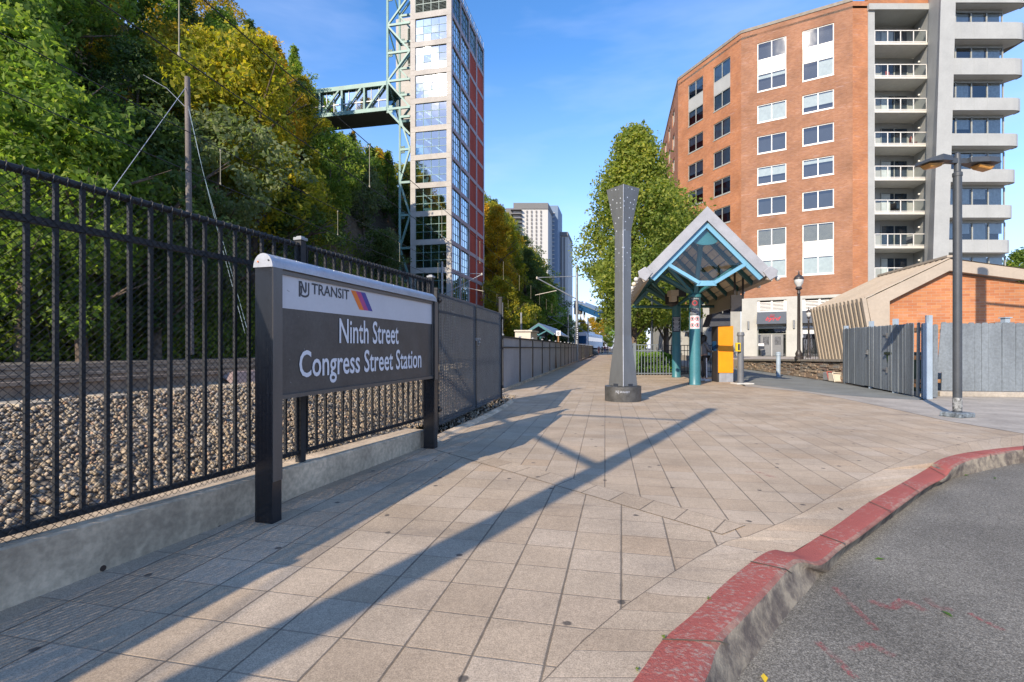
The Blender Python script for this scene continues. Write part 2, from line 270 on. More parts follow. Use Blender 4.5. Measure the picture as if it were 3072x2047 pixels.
# ---------------- object helpers
def tag(o, label=None, cat=None, group=None, kind=None):
    if label: o['label'] = label
    if cat: o['category'] = cat
    if group: o['group'] = group
    if kind: o['kind'] = kind
    return o
def thing(name, loc, label, cat, group=None, rz=0):
    o = bpy.data.objects.new(name, None); o.empty_display_size = .2; col.objects.link(o); o.location = loc; o.rotation_euler = (0, 0, rz)
    return tag(o, label, cat, group)
def copy_tree(o, parent=None):
    c = o.copy(); col.objects.link(c); c.parent = parent
    for ch in list(o.children):
        copy_tree(ch, c)
    return c
def wloc(o):
    v = Vector((0, 0, 0))
    while o is not None: v += o.location; o = o.parent
    return v
class MB:
    def __init__(s): s.v = []; s.f = []
    def poly(s, pts):
        n = len(s.v); s.v += [tuple(p) for p in pts]; s.f.append(tuple(range(n, n+len(pts))))
    def hexa(s, p):   # 8 points: bottom 4, top 4
        n = len(s.v); s.v += [tuple(q) for q in p]
        for f in ((0,3,2,1),(4,5,6,7),(0,1,5,4),(1,2,6,5),(2,3,7,6),(3,0,4,7)): s.f.append(tuple(n+i for i in f))
    def box(s, c, d, rz=0.):
        cx, cy, cz = c; a, b, h = d[0]/2, d[1]/2, d[2]/2; cs, sn = math.cos(rz), math.sin(rz)
        P = []
        for z in (-h, h):
            for x, y in ((-a,-b),(a,-b),(a,b),(-a,b)): P.append((cx+x*cs-y*sn, cy+x*sn+y*cs, cz+z))
        s.hexa(P)
    def obox(s, o, a, b, c):
        o, a, b, c = map(Vector, (o, a, b, c)); s.hexa([o, o+a, o+a+b, o+b, o+c, o+a+c, o+a+b+c, o+b+c])
    def bar(s, p0, p1, w, h, up=(0,0,1)):
        p0, p1 = Vector(p0), Vector(p1); d = (p1-p0)
        if d.length < 1e-6: return
        d.normalize(); up = Vector(up)
        if abs(d.dot(up)) > .99: up = Vector((0, 1, 0))
        sd = d.cross(up).normalized(); u2 = sd.cross(d)
        P = []
        for p in (p0, p1):
            for a, b in ((-1,-1),(1,-1),(1,1),(-1,1)): P.append(p+sd*a*w/2+u2*b*h/2)
        s.hexa(P)
    def tube(s, p0, p1, r0, r1=None, n=8, cap=True):
        r1 = r0 if r1 is None else r1; p0, p1 = Vector(p0), Vector(p1); d = (p1-p0).normalized()
        up = Vector((0,0,1)) if abs(d.z) < .95 else Vector((1,0,0)); a = d.cross(up).normalized(); b = d.cross(a)
        k = len(s.v)
        for p, r in ((p0, r0), (p1, r1)):
            for i in range(n): t_ = 2*math.pi*i/n; s.v.append(tuple(p+a*math.cos(t_)*r+b*math.sin(t_)*r))
        for i in range(n): j = (i+1) % n; s.f.append((k+i, k+j, k+n+j, k+n+i))
        if cap: s.f.append(tuple(k+i for i in range(n))[::-1]); s.f.append(tuple(k+n+i for i in range(n)))
    def path(s, pts, r, n=6):
        for a, b in zip(pts[:-1], pts[1:]): s.tube(a, b, r, r, n)
    def lathe(s, c, prof, n=24, ang=0.):
        k = len(s.v)
        for r, z in prof:
            for i in range(n): t_ = 2*math.pi*i/n+ang; s.v.append((c[0]+r*math.cos(t_), c[1]+r*math.sin(t_), c[2]+z))
        for q in range(len(prof)-1):
            for i in range(n): j = (i+1) % n; s.f.append((k+q*n+i, k+q*n+j, k+(q+1)*n+j, k+(q+1)*n+i))
        s.f.append(tuple(k+i for i in range(n))[::-1]); m = k+(len(prof)-1)*n; s.f.append(tuple(m+i for i in range(n)))
    def prism(s, poly, z0, z1):
        k = len(s.v); n = len(poly)
        s.v += [(p[0], p[1], z0) for p in poly]+[(p[0], p[1], z1) for p in poly]
        for i in range(n): j = (i+1) % n; s.f.append((k+i, k+j, k+n+j, k+n+i))
        s.f.append(tuple(range(k+n-1, k-1, -1))); s.f.append(tuple(range(k+n, k+2*n)))
    def extr(s, pts, vec):
        k = len(s.v); n = len(pts); vec = Vector(vec)
        s.v += [tuple(p) for p in pts]+[tuple(Vector(p)+vec) for p in pts]
        for i in range(n): j = (i+1) % n; s.f.append((k+i, k+j, k+n+j, k+n+i))
        s.f.append(tuple(range(k+n-1, k-1, -1))); s.f.append(tuple(range(k+n, k+2*n)))
    def sphere(s, c, r, n=10, sz=1.):
        prof = [(max(r*math.sin(math.pi*i/n), .001*r), -r*sz*math.cos(math.pi*i/n)) for i in range(n+1)]; s.lathe(c, prof, n*2)
    def build(s, name, mat, parent=None, smooth=False, bevel=0., local=False, uv=None, recalc=True):
        me = bpy.data.meshes.new(name)
        off = Vector((0,0,0)) if (local or parent is None) else wloc(parent)
        V = [(x-off.x, y-off.y, z-off.z) for x, y, z in s.v]
        me.from_pydata(V, [], s.f); me.update()
        if recalc and len(s.f) < 60000:
            b = bmesh.new(); b.from_mesh(me); bmesh.ops.recalc_face_normals(b, faces=b.faces); b.to_mesh(me); b.free()
        ul = me.uv_layers.new(name='UVMap'); vs = me.vertices
        if len(s.f) < 30000:
            for p in me.polygons:
                nx, ny, nz = p.normal
                if uv: 
                    for li in p.loop_indices: ul.data[li].uv = uv(vs[me.loops[li].vertex_index].co+off)
                    continue
                if abs(nz) > .75:
                    for li in p.loop_indices: q = vs[me.loops[li].vertex_index].co; ul.data[li].uv = (q.x, q.y)
                else:
                    tx, ty = -ny, nx; l_ = math.hypot(tx, ty) or 1
                    for li in p.loop_indices: q = vs[me.loops[li].vertex_index].co; ul.data[li].uv = ((q.x*tx+q.y*ty)/l_, q.z)
        if smooth: me.polygons.foreach_set('use_smooth', [True]*len(me.polygons))
        me.materials.append(mat); o = bpy.data.objects.new(name, me); col.objects.link(o)
        if parent: o.parent = parent
        if bevel:
            m = o.modifiers.new('bevel', 'BEVEL'); m.width = bevel; m.segments = 2; m.limit_method = 'ANGLE'
        if smooth:
            try: me.set_sharp_from_angle(angle=R(40))
            except Exception: pass
        return o
def npmesh(name, V, nper, mat, parent=None, tint=None, off=(0,0,0)):
    """V: (n*nper,3) array of separate n-gons"""
    V = V-np.array(off); n = len(V)//nper; me = bpy.data.meshes.new(name)
    me.vertices.add(len(V)); me.vertices.foreach_set('co', V.astype(np.float32).ravel())
    me.loops.add(len(V)); me.loops.foreach_set('vertex_index', np.arange(len(V), dtype=np.int32))
    me.polygons.add(n); me.polygons.foreach_set('loop_start', np.arange(0, len(V), nper, dtype=np.int32))
    try: me.polygons.foreach_set('loop_total', np.full(n, nper, dtype=np.int32))
    except Exception: pass
    me.update(calc_edges=True)
    if tint is not None:
        a = me.attributes.new('tint', 'FLOAT', 'POINT'); a.data.foreach_set('value', tint.astype(np.float32))
    me.materials.append(mat); o = bpy.data.objects.new(name, me); col.objects.link(o)
    if parent: o.parent = parent
    return o
def text_obj(name, s, mat, parent, o, dx, up, height, width=None, bold=0., depth=.002, shear=0., align='LEFT'):
    """flat lettering as a mesh: o = lower-left corner (world), dx/up unit vectors, height of capitals, total width"""
    cu = bpy.data.curves.new(name, 'FONT'); cu.body = s; cu.size = 1; cu.extrude = 0; cu.offset = bold; cu.shear = shear; cu.resolution_u = 3
    tmp = bpy.data.objects.new('tmp', cu); col.objects.link(tmp); bpy.context.view_layer.update()
    me = bpy.data.meshes.new_from_object(tmp.evaluated_get(bpy.context.evaluated_depsgraph_get())); bpy.data.objects.remove(tmp); bpy.data.curves.remove(cu)
    xs = [v.co.x for v in me.vertices]; x0, x1 = min(xs), max(xs)
    k = height/.70; kx = k if width is None else width/(x1-x0)
    o, dx, up = Vector(o), Vector(dx).normalized(), Vector(up).normalized(); nrm = dx.cross(up)
    off = wloc(parent) if parent else Vector((0,0,0))
    for v in me.vertices: v.co = o+dx*((v.co.x-x0)*kx)+up*(v.co.y*k)+nrm*depth-off
    me.materials.clear(); me.materials.append(mat); me.name = name
    ob = bpy.data.objects.new(name, me); col.objects.link(ob); ob.parent = parent; return ob
# ================= GROUND =================
def sheet(name, pts, z, mat, uv=None):
    m = MB(); m.poly([(p[0], p[1], z if len(p) < 3 else p[2]) for p in pts]); o = m.build(name, mat, uv=uv); tag(o, kind='structure'); return o
def c22(x, y): return (1536+x/1.532, 1150+y/1.532)        # reading of an enlarged crop
ST = [((140,1374),(560,1374),(880,1374),(1030,1374),0),((330,1180),(690,1190),(950,1200),(1190,1180),0),((510,1030),(850,1050),(1080,1060),(1310,1020),0),
 ((740,870),(1000,905),(1200,930),(1400,920),0),((860,795),(1180,775),(1310,820),(1430,870),0),((980,730),(1290,780),(1420,830),(1470,850),-.09),
 ((1080,705),(1390,720),(1510,760),(1530,775),-.10),((1240,640),(1500,650),(1600,700),(1618,712),-.10),((1330,600),(1640,550),(1740,595),(1757,606),-.10),
 ((1560,465),(1830,440),(1900,480),(1915,490),-.10),((1700,400),(1915,390),(1990,430),(2003,442),-.085),((1800,355),(1945,365),(2030,385),(2050,428),0),
 ((1930,310),(2010,338),(2110,350),(2120,415),0),((2100,270),(2130,315),(2230,325),(2240,388),0),((2353,235),(2353,290),(2353,308),(2353,365),0)]
RZ = -.15
rows = []
for J, K, O, D, z in ST:
    z *= .55; rows.append([gr(*c22(*J)), gr(*c22(*K), z), gr(*c22(*O), z), gr(*c22(*D), RZ)])
def off(p, d): return (p[0]+d[0], p[1]+d[1], p[2])
first, last = rows[0], rows[-1]
pre = [[off(q, d) for q in first] for d in ((-3.6,-7.5),(-2.2,-3.6),(-1.2,-1.7),(-.55,-.72))]
post = [[off(q, d) for q in last] for d in ((1.2,.35),(3.5,.7),(9.,1.2),(24,2.))]
rows = pre+rows+post
def fence_x(Y): return -3.208+.33*Y            # pavement-side face of the low wall
# terrain base to the horizon
m = MB(); m.poly([(-1500,-600,-.35),(1500,-600,-.35),(1500,2500,-.35),(-1500,2500,-.35)]); tag(m.build('ground', M['soil']), kind='structure')
sheet('road', [(-9,-14), (60,-14), (60,14)]+[(r[3][0], r[3][1]+.25) for r in rows[::-1]]+[(-9,-9)], RZ, M['asphalt'])
# paved plaza: one sheet bounded by the border joint, the wall and the far end
def rot_uv(dirx, off_=(0,0), s=.295):
    n = math.hypot(dirx, 1); a = Vector((dirx/n, 1/n)); b = Vector((1/n, -dirx/n))
    return lambda p: ((p.x*b.x+p.y*b.y)/s+off_[0], (p.x*a.x+p.y*a.y)/s+off_[1])
cu1 = [gr(*q) for q in ((2237,1160),(2407,1176),(2533,1197),(2682,1228),(2838,1263),(3072,1302))]   # paver / concrete edge
Jp = [r[0] for r in rows]
pave = [(fence_x(-7.5), -7.5)]+[(p[0], p[1]) for p in Jp[:-2]]+[(cu1[-1][0]+6, cu1[-1][1]+1.)]+[(p[0], p[1]) for p in cu1[::-1]]+[(8.4,19.5),(8.6,24),(12.5,42),(30,130),(23.6,130),(-.6,14.2),(-.85,13.4),(-.3,12.2),(-.1,11.6),(-.55,9.6),(-1.05,7.35),(fence_x(6.45), 6.45)]
PAV = sheet('pavement', pave, 0, M['paver'], uv=rot_uv(.185))
# chevron band and the nearer field with its own laying direction
def line_pt(t): return (.485+.97*t*.62-.0, 4.465-1.165*t*.62)
B0 = (-1.9, 6.95); B1 = (1.62, 3.12)      # far edge of the band, crossing the walk
bd = Vector((B1[0]-B0[0], B1[1]-B0[1])).normalized(); bn = Vector((-bd.y, bd.x))
if bn.y < 0: bn = -bn
def jx_on(Y):  # x of border joint at Y (interpolated)
    for a, b in zip(Jp[:-1], Jp[1:]):
        if a[1] <= Y <= b[1]: return a[0]+(b[0]-a[0])*(Y-a[1])/(b[1]-a[1]+1e-9)
b1 = Vector((1.40, 3.36)); b0 = Vector((-1.13, 6.40))
bd = (b1-b0).normalized(); bn = Vector((-bd.y, bd.x)); bn = bn if bn.y > 0 else -bn
near = [(fence_x(-7.5), -7.5)]+[(p[0], p[1]) for p in Jp if p[1] < 3.3]+[tuple(b1), tuple(b0), (fence_x(6.3), 6.3)]
sheet('pavement_near', near, .004, M['paver'], uv=rot_uv(.218, (.0, .35)))
sheet('pavement_band', [tuple(b1-bd*.0), tuple(b1+bn*.30+bd*.02), tuple(b0+bn*.26+bd*.05), tuple(b0-bd*.03)], .008, M['paver'], uv=lambda p: ((Vector((p.x, p.y))-b0).dot(bd)/.30+.22*(Vector((p.x, p.y))-b0).dot(bn)/.28, (Vector((p.x, p.y))-b0).dot(bn)/.28+.01))
# soldier course following the kerb
me = MB(); L_ = 0; acc = []
for i, r in enumerate(rows): 
    if i: L_ += math.hypot(r[1][0]-rows[i-1][1][0], r[1][1]-rows[i-1][1][1])
    acc.append(L_)
me = bpy.data.meshes.new('pavement_border'); V = []; Fc = []; U = []
for i, r in enumerate(rows):
    a, b = Vector(r[0]), Vector(r[1]); a.z = .004; b.z = r[1][2]+.004
    V += [a, b]; U += [(-.006, acc[i]/.20), (.97, acc[i]/.20)]
    if i: Fc.append((2*i-2, 2*i-1, 2*i+1, 2*i))
me.from_pydata([tuple(v) for v in V], [], Fc); ul = me.uv_layers.new(name='UVMap')
for p in me.polygons:
    for li in p.loop_indices: ul.data[li].uv = U[me.loops[li].vertex_index]
me.materials.append(M['paver']); o = bpy.data.objects.new('pavement_border', me); col.objects.link(o); tag(o, kind='structure')
# kerb
def catm(P, n=4):
    out = []
    for i in range(len(P)-1):
        p0, p1, p2, p3 = P[max(i-1,0)], P[i], P[i+1], P[min(i+2, len(P)-1)]
        for k in range(n):
            t_ = k/n; out.append(tuple(.5*((2*b)+(-a+c_)*t_+(2*a-5*b+4*c_-d_)*t_*t_+(-a+3*b-3*c_+d_)*t_**3) for a, b, c_, d_ in zip(p0, p1, p2, p3)))
    out.append(tuple(P[-1])); return out
cols_ = [catm([r[k] for r in rows]) for k in (1, 2, 3)]
V = []; Fc = []; nn_ = len(cols_[0])
for i in range(nn_):
    a, b, c_ = Vector(cols_[0][i]), Vector(cols_[1][i]), Vector(cols_[2][i]); a.z += .006
    jt = math.sin(i*1.7)*.006
    b2 = b.lerp(c_, .12); b1_ = b.lerp(a, .14); b.z += .002
    V += [tuple(a), tuple(a.lerp(b, .5)+Vector((jt, jt, .006))), tuple(b1_+Vector((0,0,.004))), tuple(b+Vector((jt*.5, jt*.5, -.010))), (b2.x, b2.y, min(b.z, b2.z)-.03 if b.z > -.05 else b2.z), (c_.x, c_.y, c_.z-.02)]
    if i:
        for k in range(5): Fc.append((6*i-6+k, 6*i-5+k, 6*i+1+k, 6*i+k))
me = bpy.data.meshes.new('kerb'); me.from_pydata(V, [], Fc); me.polygons.foreach_set('use_smooth', [True]*len(Fc)); me.uv_layers.new(name='UVMap'); me.materials.append(M['kerb'])
o = bpy.data.objects.new('kerb', me); col.objects.link(o); tag(o, kind='structure')
acc2 = 0; m = MB()
for i in range(1, nn_):
    a, b, c_ = [Vector(cols_[k][i]) for k in range(3)]; pa = Vector(cols_[0][i-1]); acc2 += (a-pa).length
    if acc2 > .95 and -2 < a.y < 9:
        acc2 = 0; tdir = (a-pa).normalized()*.006; up_ = Vector((0,0,.0135)); b2 = b.lerp(c_, .15)
        m.poly([a+up_-tdir, b+up_*1.-tdir, b+up_*1.+tdir, a+up_+tdir]); m.poly([b+up_-tdir, Vector((b2.x,b2.y,b.z-.028))+(b2-b).normalized()*.012-tdir, Vector((b2.x,b2.y,b.z-.028))+(b2-b).normalized()*.012+tdir, b+up_+tdir])
tag(m.build('kerb_joint', M['soil'], recalc=False), kind='structure')
# survey chalk on the road
def decal(name, pts, wd, z):
    m = MB()
    for p, q in zip(pts[:-1], pts[1:]):
        p, q = Vector(p[:2]), Vector(q[:2]); d = (q-p).normalized(); n_ = Vector((-d.y, d.x))*wd/2
        m.poly([(*(p-n_), z), (*(q-n_), z), (*(q+n_), z), (*(p+n_), z)])
    tag(m.build(name, M['chalk']), kind='structure')
g2 = lambda x, y: gr(*c22(x, y), RZ)
decal('road_marking', [g2(1480,940), g2(1590,1050), g2(1680,1140)], .035, RZ+.004)
decal('road_marking', [g2(1400,1190), g2(1480,1260), g2(1580,1360)], .035, RZ+.004)
decal('road_marking', [g2(1640,1000), g2(1740,1040), g2(1800,1000), g2(1900,1050)], .05, RZ+.005)
decal('road_marking', [g2(1900,990), g2(1960,1040), g2(2020,1040)], .04, RZ+.004)
decal('road_marking', [g2(2100,1060), g2(2260,1140)], .03, RZ+.004)
decal('road_marking', [g2(1560,1230), g2(1640,1200), g2(1760,1260)], .04, RZ+.005)
g3 = lambda x, y: gr(*c22(x, y), 0)
decal('pavement_marking', [g3(1075,410), g3(1115,408), g3(1160,418)], .03, .006)
decal('pavement_marking', [g3(1160,422), g3(1215,436)], .06, .006)
# concrete apron, grey side path, gravel, terrace
fl0, fl1 = (11.73, 17.84), (10.09, 12.41)          # left leg of the board fence
asp_lo = [gr(*q) for q in ((2231,1152),(2348,1165),(2478,1182),(2608,1193),(2756,1201))]
apron = [(p[0], p[1]) for p in cu1]+[(cu1[-1][0]+6, cu1[-1][1]+1.), (30, 9.5), (30, 12.6), (13,12.95), (11.2,13.2), (10.1,12.2)]+[(p[0], p[1]) for p in asp_lo[::-1]]
sheet('apron', apron, .004, M['concrete'])
path = [(p[0], p[1]) for p in asp_lo]+[(10.3,12.6),(11.6,17.9),(12.35,21.8),(13.4,27.5),(14.3,33),(20,60),(16,60),(10.6,30),(9.6,25),(8.6,22),(8.3,19.0)]
sheet('path', path, .006, M['path'])
def wall_at(Y): return 13.05+.175*(Y-24.8)
sheet('gravel_strip', [(11.6,17.85),(12.35,21.8),(13.4,27.5),(wall_at(27.5),27.5),(wall_at(15),15),(11.,15)], .010, M['ballast_g'])
m = MB(); tw = [(wall_at(15)+.05,15),(wall_at(30)+.05,30),(wall_at(36),36),(60,36),(60,15)]
tp = [(wall_at(15)+.3,15),(wall_at(31)+.3,31),(16.5,44),(18.3,57),(60,57),(60,15)]
m.prism(tp, -.2, .5); tag(m.build('terrace', M['concrete']), kind='structure')
# ballast bed
def bz(d): return .20 if d < .15 else (.20+.55*min(1, (d-.15)/2.0) if d < 2.15 else .75)
def track_dir(Y): return .33 if Y < 7 else .19
def fence_line(Y):   # x of the railway boundary
    return fence_x(Y) if Y < 6.6 else (-1.03+.19*(Y-6.6) if Y < 12 else (-3.13+.196*Y if Y > 13 else 0-.4+.0*(Y)))
V = []; Fc = []; Ys = [-30,-12,-6,-2,0,2,4,6.5,8,10,12,14,18,24,32,44,60,80,110,150]; D = [.12,.5,1.,1.6,2.2,4,8,14,20,30]
for Y in Ys:
    x0 = fence_line(Y)-.05
    for d in D:
        dd = d*1.03; V.append((x0-dd-.1, Y, bz(d) if Y < 11 else bz(d)-.12*(d < 1)))
nD = len(D)
for i in range(len(Ys)-1):
    for k in range(nD-1): a = i*nD+k; Fc.append((a, a+1, a+nD+1, a+nD))
me = bpy.data.meshes.new('ballast_bed'); me.from_pydata(V, [], Fc); me.uv_layers.new(name='UVMap'); me.materials.append(M['ballast_g']); o = bpy.data.objects.new('ballast_bed', me); col.objects.link(o); tag(o, kind='structure')
# loose stones
rng = np.random.default_rng(3)
ico = np.array([(0,0,1),(.89,0,.45),(.28,.85,.45),(-.72,.53,.45),(-.72,-.53,.45),(.28,-.85,.45),(.72,.53,-.45),(-.28,.85,-.45),(-.89,0,-.45),(-.28,-.85,-.45),(.72,-.53,-.45),(0,0,-1)])
icf = np.array([(0,1,2),(0,2,3),(0,3,4),(0,4,5),(0,5,1),(1,6,2),(2,7,3),(3,8,4),(4,9,5),(5,10,1),(6,7,2),(7,8,3),(8,9,4),(9,10,5),(10,6,1),(11,7,6),(11,8,7),(11,9,8),(11,10,9),(11,6,10)])
def stones(name, pts, size, mat, label, cat):
    n = len(pts); sz_ = size*(rng.uniform(.55, 1.25, (n,1,1))); sh = rng.uniform(.6, 1.15, (n,1,3)); jit = rng.uniform(.6, 1.25, (n,12,1))
    a = rng.uniform(0, 6.283, n); b = rng.uniform(0, 6.283, n); ca, sa, cb, sb = np.cos(a), np.sin(a), np.cos(b), np.sin(b)
    Rm = np.zeros((n,3,3)); Rm[:,0,0]=ca; Rm[:,0,1]=-sa*cb; Rm[:,0,2]=sa*sb; Rm[:,1,0]=sa; Rm[:,1,1]=ca*cb; Rm[:,1,2]=-ca*sb; Rm[:,2,1]=sb; Rm[:,2,2]=cb
    P = ico[None]*jit*sh*sz_; P = np.einsum('nij,nkj->nki', Rm, P)+pts[:,None,:]
    nv = n*12; me = bpy.data.meshes.new(name); me.vertices.add(nv); me.vertices.foreach_set('co', P.astype(np.float32).ravel())
    Fx = (icf[None]+(np.arange(n)*12)[:,None,None]).reshape(-1).astype(np.int32); nf = len(Fx)//3
    me.loops.add(len(Fx)); me.loops.foreach_set('vertex_index', Fx); me.polygons.add(nf); me.polygons.foreach_set('loop_start', np.arange(0, len(Fx), 3, dtype=np.int32))
    me.update(calc_edges=True); me.materials.append(mat); o = bpy.data.objects.new(name, me); col.objects.link(o); tag(o, label, cat, kind='stuff'); return o
pts = []
while len(pts) < 36000:
    Y = rng.uniform(1.2, 13.5); d = rng.uniform(.2, 3.4) if Y < 6.6 else rng.uniform(.1, 3.2)
    if rng.random() > 1.3-Y/14: continue
    pts.append((fence_line(min(Y, 11.9))-.15-d*1.03, Y, bz(d)+rng.uniform(-.012, .02)))
stones('ballast_stones', np.array(pts), .0215, M['ballast'], 'loose grey and tan track ballast behind the black fence', 'gravel')
pts = np.array([(-1.0+.19*(Y-7)+rng.uniform(-.45, .02), Y, .012+rng.uniform(0, .02)) for Y in rng.uniform(6.8, 13.2, 900)])
stones('verge_litter', pts, .018, M['ballast'], 'gravel and leaf litter strewn under the chain link gates', 'gravel')
# ---- tracks
TRK = [(-14.8,-24),(-9.5,-8),(-6.85,0),(-5.28,4.72),(-4.1,9),(-2.9,15),(0.0,30),(5.7,60),(14.2,100),(26,140)]
def track(dx, label):
    P = catm([(x+dx, y, 0) for x, y in TRK], 6); P = [Vector((p[0], p[1], .75)) for p in P]
    root = thing('railway_track', (P[12].x, P[12].y, .75), label, 'track', 'railway tracks')
    nr = []
    for i, p in enumerate(P):
        d = (P[min(i+1, len(P)-1)]-P[max(i-1, 0)]); d.z = 0; d.normalize(); nr.append(Vector((d.y, -d.x, 0)))
    prof = [(-.065,.0),(.065,.0),(.065,.012),(.012,.03),(.012,.125),(.035,.135),(.035,.17),(-.035,.17),(-.035,.135),(-.012,.125),(-.012,.03),(-.065,.012)]
    for sgn in (-1, 1):
        m = MB(); k = len(prof)
        for i, p in enumerate(P):
            for a, z in prof: q = p+nr[i]*(sgn*.7525+a); m.v.append((q.x, q.y, .77+z))
            if i:
                for j in range(k): j2 = (j+1) % k; m.f.append(((i-1)*k+j, (i-1)*k+j2, i*k+j2, i*k+j))
        m.build('rail', M['rail_steel'], root)
    # sleepers
    dist = 0; nxt = 0
    for i in range(len(P)-1):
        seg = (P[i+1]-P[i]).length; s0 = 0
        while nxt < dist+seg:
            q = P[i].lerp(P[i+1], (nxt-dist)/seg); nxt += .72
            if -1 < q.y < 17: 
                m = MB(); d = (P[i+1]-P[i]).normalized(); m.box((q.x, q.y, .70), (2.5, .24, .16), math.atan2(d.y, d.x)-math.pi/2); m.build('sleeper', M['sleeper'], root)
        dist += seg
    return root
tk = track(0, 'nearer railway track with rusty brown rails behind the black fence')
track(-4.3, 'farther railway track in the shade at the foot of the wooded slope')
m = MB()   # steel joint cover on the near rail
a_, b_ = Vector((-3.93,6.75,.9)), Vector((-3.32,8.6,.9)); d_ = (b_-a_).normalized(); n_ = Vector((d_.y, -d_.x, 0))
m.hexa([a_+n_*.0, a_+n_*.22-Vector((0,0,.13)), b_+n_*.22-Vector((0,0,.13)), b_, a_+Vector((0,0,.04))+d_*.15, a_+n_*.12+Vector((0,0,.02))+d_*.15, b_+n_*.12+Vector((0,0,.02))-d_*.25, b_+Vector((0,0,.04))-d_*.25])
m.build('rail_cover', plain('cover_steel', (.36,.25,.20), .6, amt=.1), tk)

# ================= LOW WALL + PICKET FENCE =================
root = thing('low_wall', (fence_x(4), 4, 0), 'low weathered concrete wall under the black picket fence', 'wall')
m = MB(); fd = Vector((.33, 1, 0)).normalized(); fn = Vector((fd.y, -fd.x, 0))      # fn points to the pavement
def wz(Y): return .30-.0224*(Y-2.4) if Y > 0 else .354
prev = None; prof_n = 7; K = 0
for Y in [-8,-4,-1,1,2.4,3.5,4.5,5.5,6.42]:
    b_ = Vector((fence_x(Y), Y, 0)); h_ = wz(Y)
    for a, z in ((.02,-.1),(.0,.0),(0,h_-.012),(-.012,h_),(-.27,h_),(-.28,h_-.01),(-.28,-.1)):
        q = b_+fn*a; m.v.append((q.x, q.y, z))
    if K:
        for j in range(prof_n): j2 = (j+1) % prof_n; m.f.append(((K-1)*7+j, (K-1)*7+j2, K*7+j2, K*7+j))
    K += 1
m.f.append(tuple(range(7))); m.f.append(tuple((K-1)*7+j for j in range(7))[::-1]); m.build('wall_body', M['wall_concrete'], root)
for (u, v) in ((309, 1705), (658, 1584)):
    Y = EYE*F/(v-HV)*.9
    r_ = (u-1536)/F; Y = 3.208/(.33-r_); z = EYE-(v-HV)/F*Y; b_ = Vector((fence_x(Y), Y, z))
    m = MB(); m.tube(b_-fn*.05, b_+fn*.004, .016, n=12); m.build('weep_hole', plain('weep', (.05,.03,.02), .9), root)
fx = lambda Y: -3.3+.33*Y
fence = thing('picket_fence', (fx(4), 4, .3), 'tall black metal picket fence with chain link mesh on the low concrete wall', 'fence')
TOP, MID, BOT = 2.145, 1.905, .345
F0, F1 = -6.6, 6.72
P = lambda Y, z, o_=0.: Vector((fx(Y)+fn.x*o_, Y+fn.y*o_, z))
m = MB(); m.tube(P(F0,TOP), P(F1,TOP), .021, n=10); m.build('top_rail', M['black_metal'], fence, smooth=True)
m = MB()
i = 0; Y = F0
while Y < F1:                                   # mesh knuckled over the top rail
    a = P(Y, TOP-.035, .028); b = P(Y+.018, TOP+.028, .0); c = P(Y+.034, TOP-.02, -.028); c2 = P(Y+.012, TOP+.012, .026)
    m.path([a, c2, b, c], .0032, 5); Y += .062
m.build('rail_wrap', M['wire'], fence)
for nm, z, h in (('middle_rail', MID, .038), ('bottom_rail', BOT, .034)):
    m = MB(); m.bar(P(F0,z), P(F1,z), .034, h); m.build(nm, M['black_metal'], fence, bevel=.002)
for Y in (-5.24,-2.92,-.6,2.08,4.40,6.72):
    m = MB(); q = P(Y, 0); m.box((q.x, q.y, (wz(min(Y,6.4))+2.19)/2), (.062, .062, 2.19-wz(min(Y,6.4))), math.atan2(fd.y, fd.x)); pm = m.build('post', M['black_metal'], fence, bevel=.003)
    m = MB(); m.box((q.x, q.y, 2.20), (.085,.085,.025), math.atan2(fd.y, fd.x)); m.box((q.x, q.y, 2.218), (.05,.05,.014), math.atan2(fd.y, fd.x)); m.build('post_cap', M['slat_grey'], pm, bevel=.003)
Y = 2.5484-.1201*74; k = 0
while Y < F1-.05:
    if Y > F0+.02 and min(abs(Y-p_) for p_ in (-5.24,-2.92,-.6,2.08,4.40)) > .035:
        m = MB(); q = P(Y, 0); m.box((q.x, q.y, (BOT-.012+TOP-.01)/2), (.0212,.0212,TOP-BOT), math.atan2(fd.y, fd.x)); m.build('picket', M['black_metal'], fence)
    Y += .1201
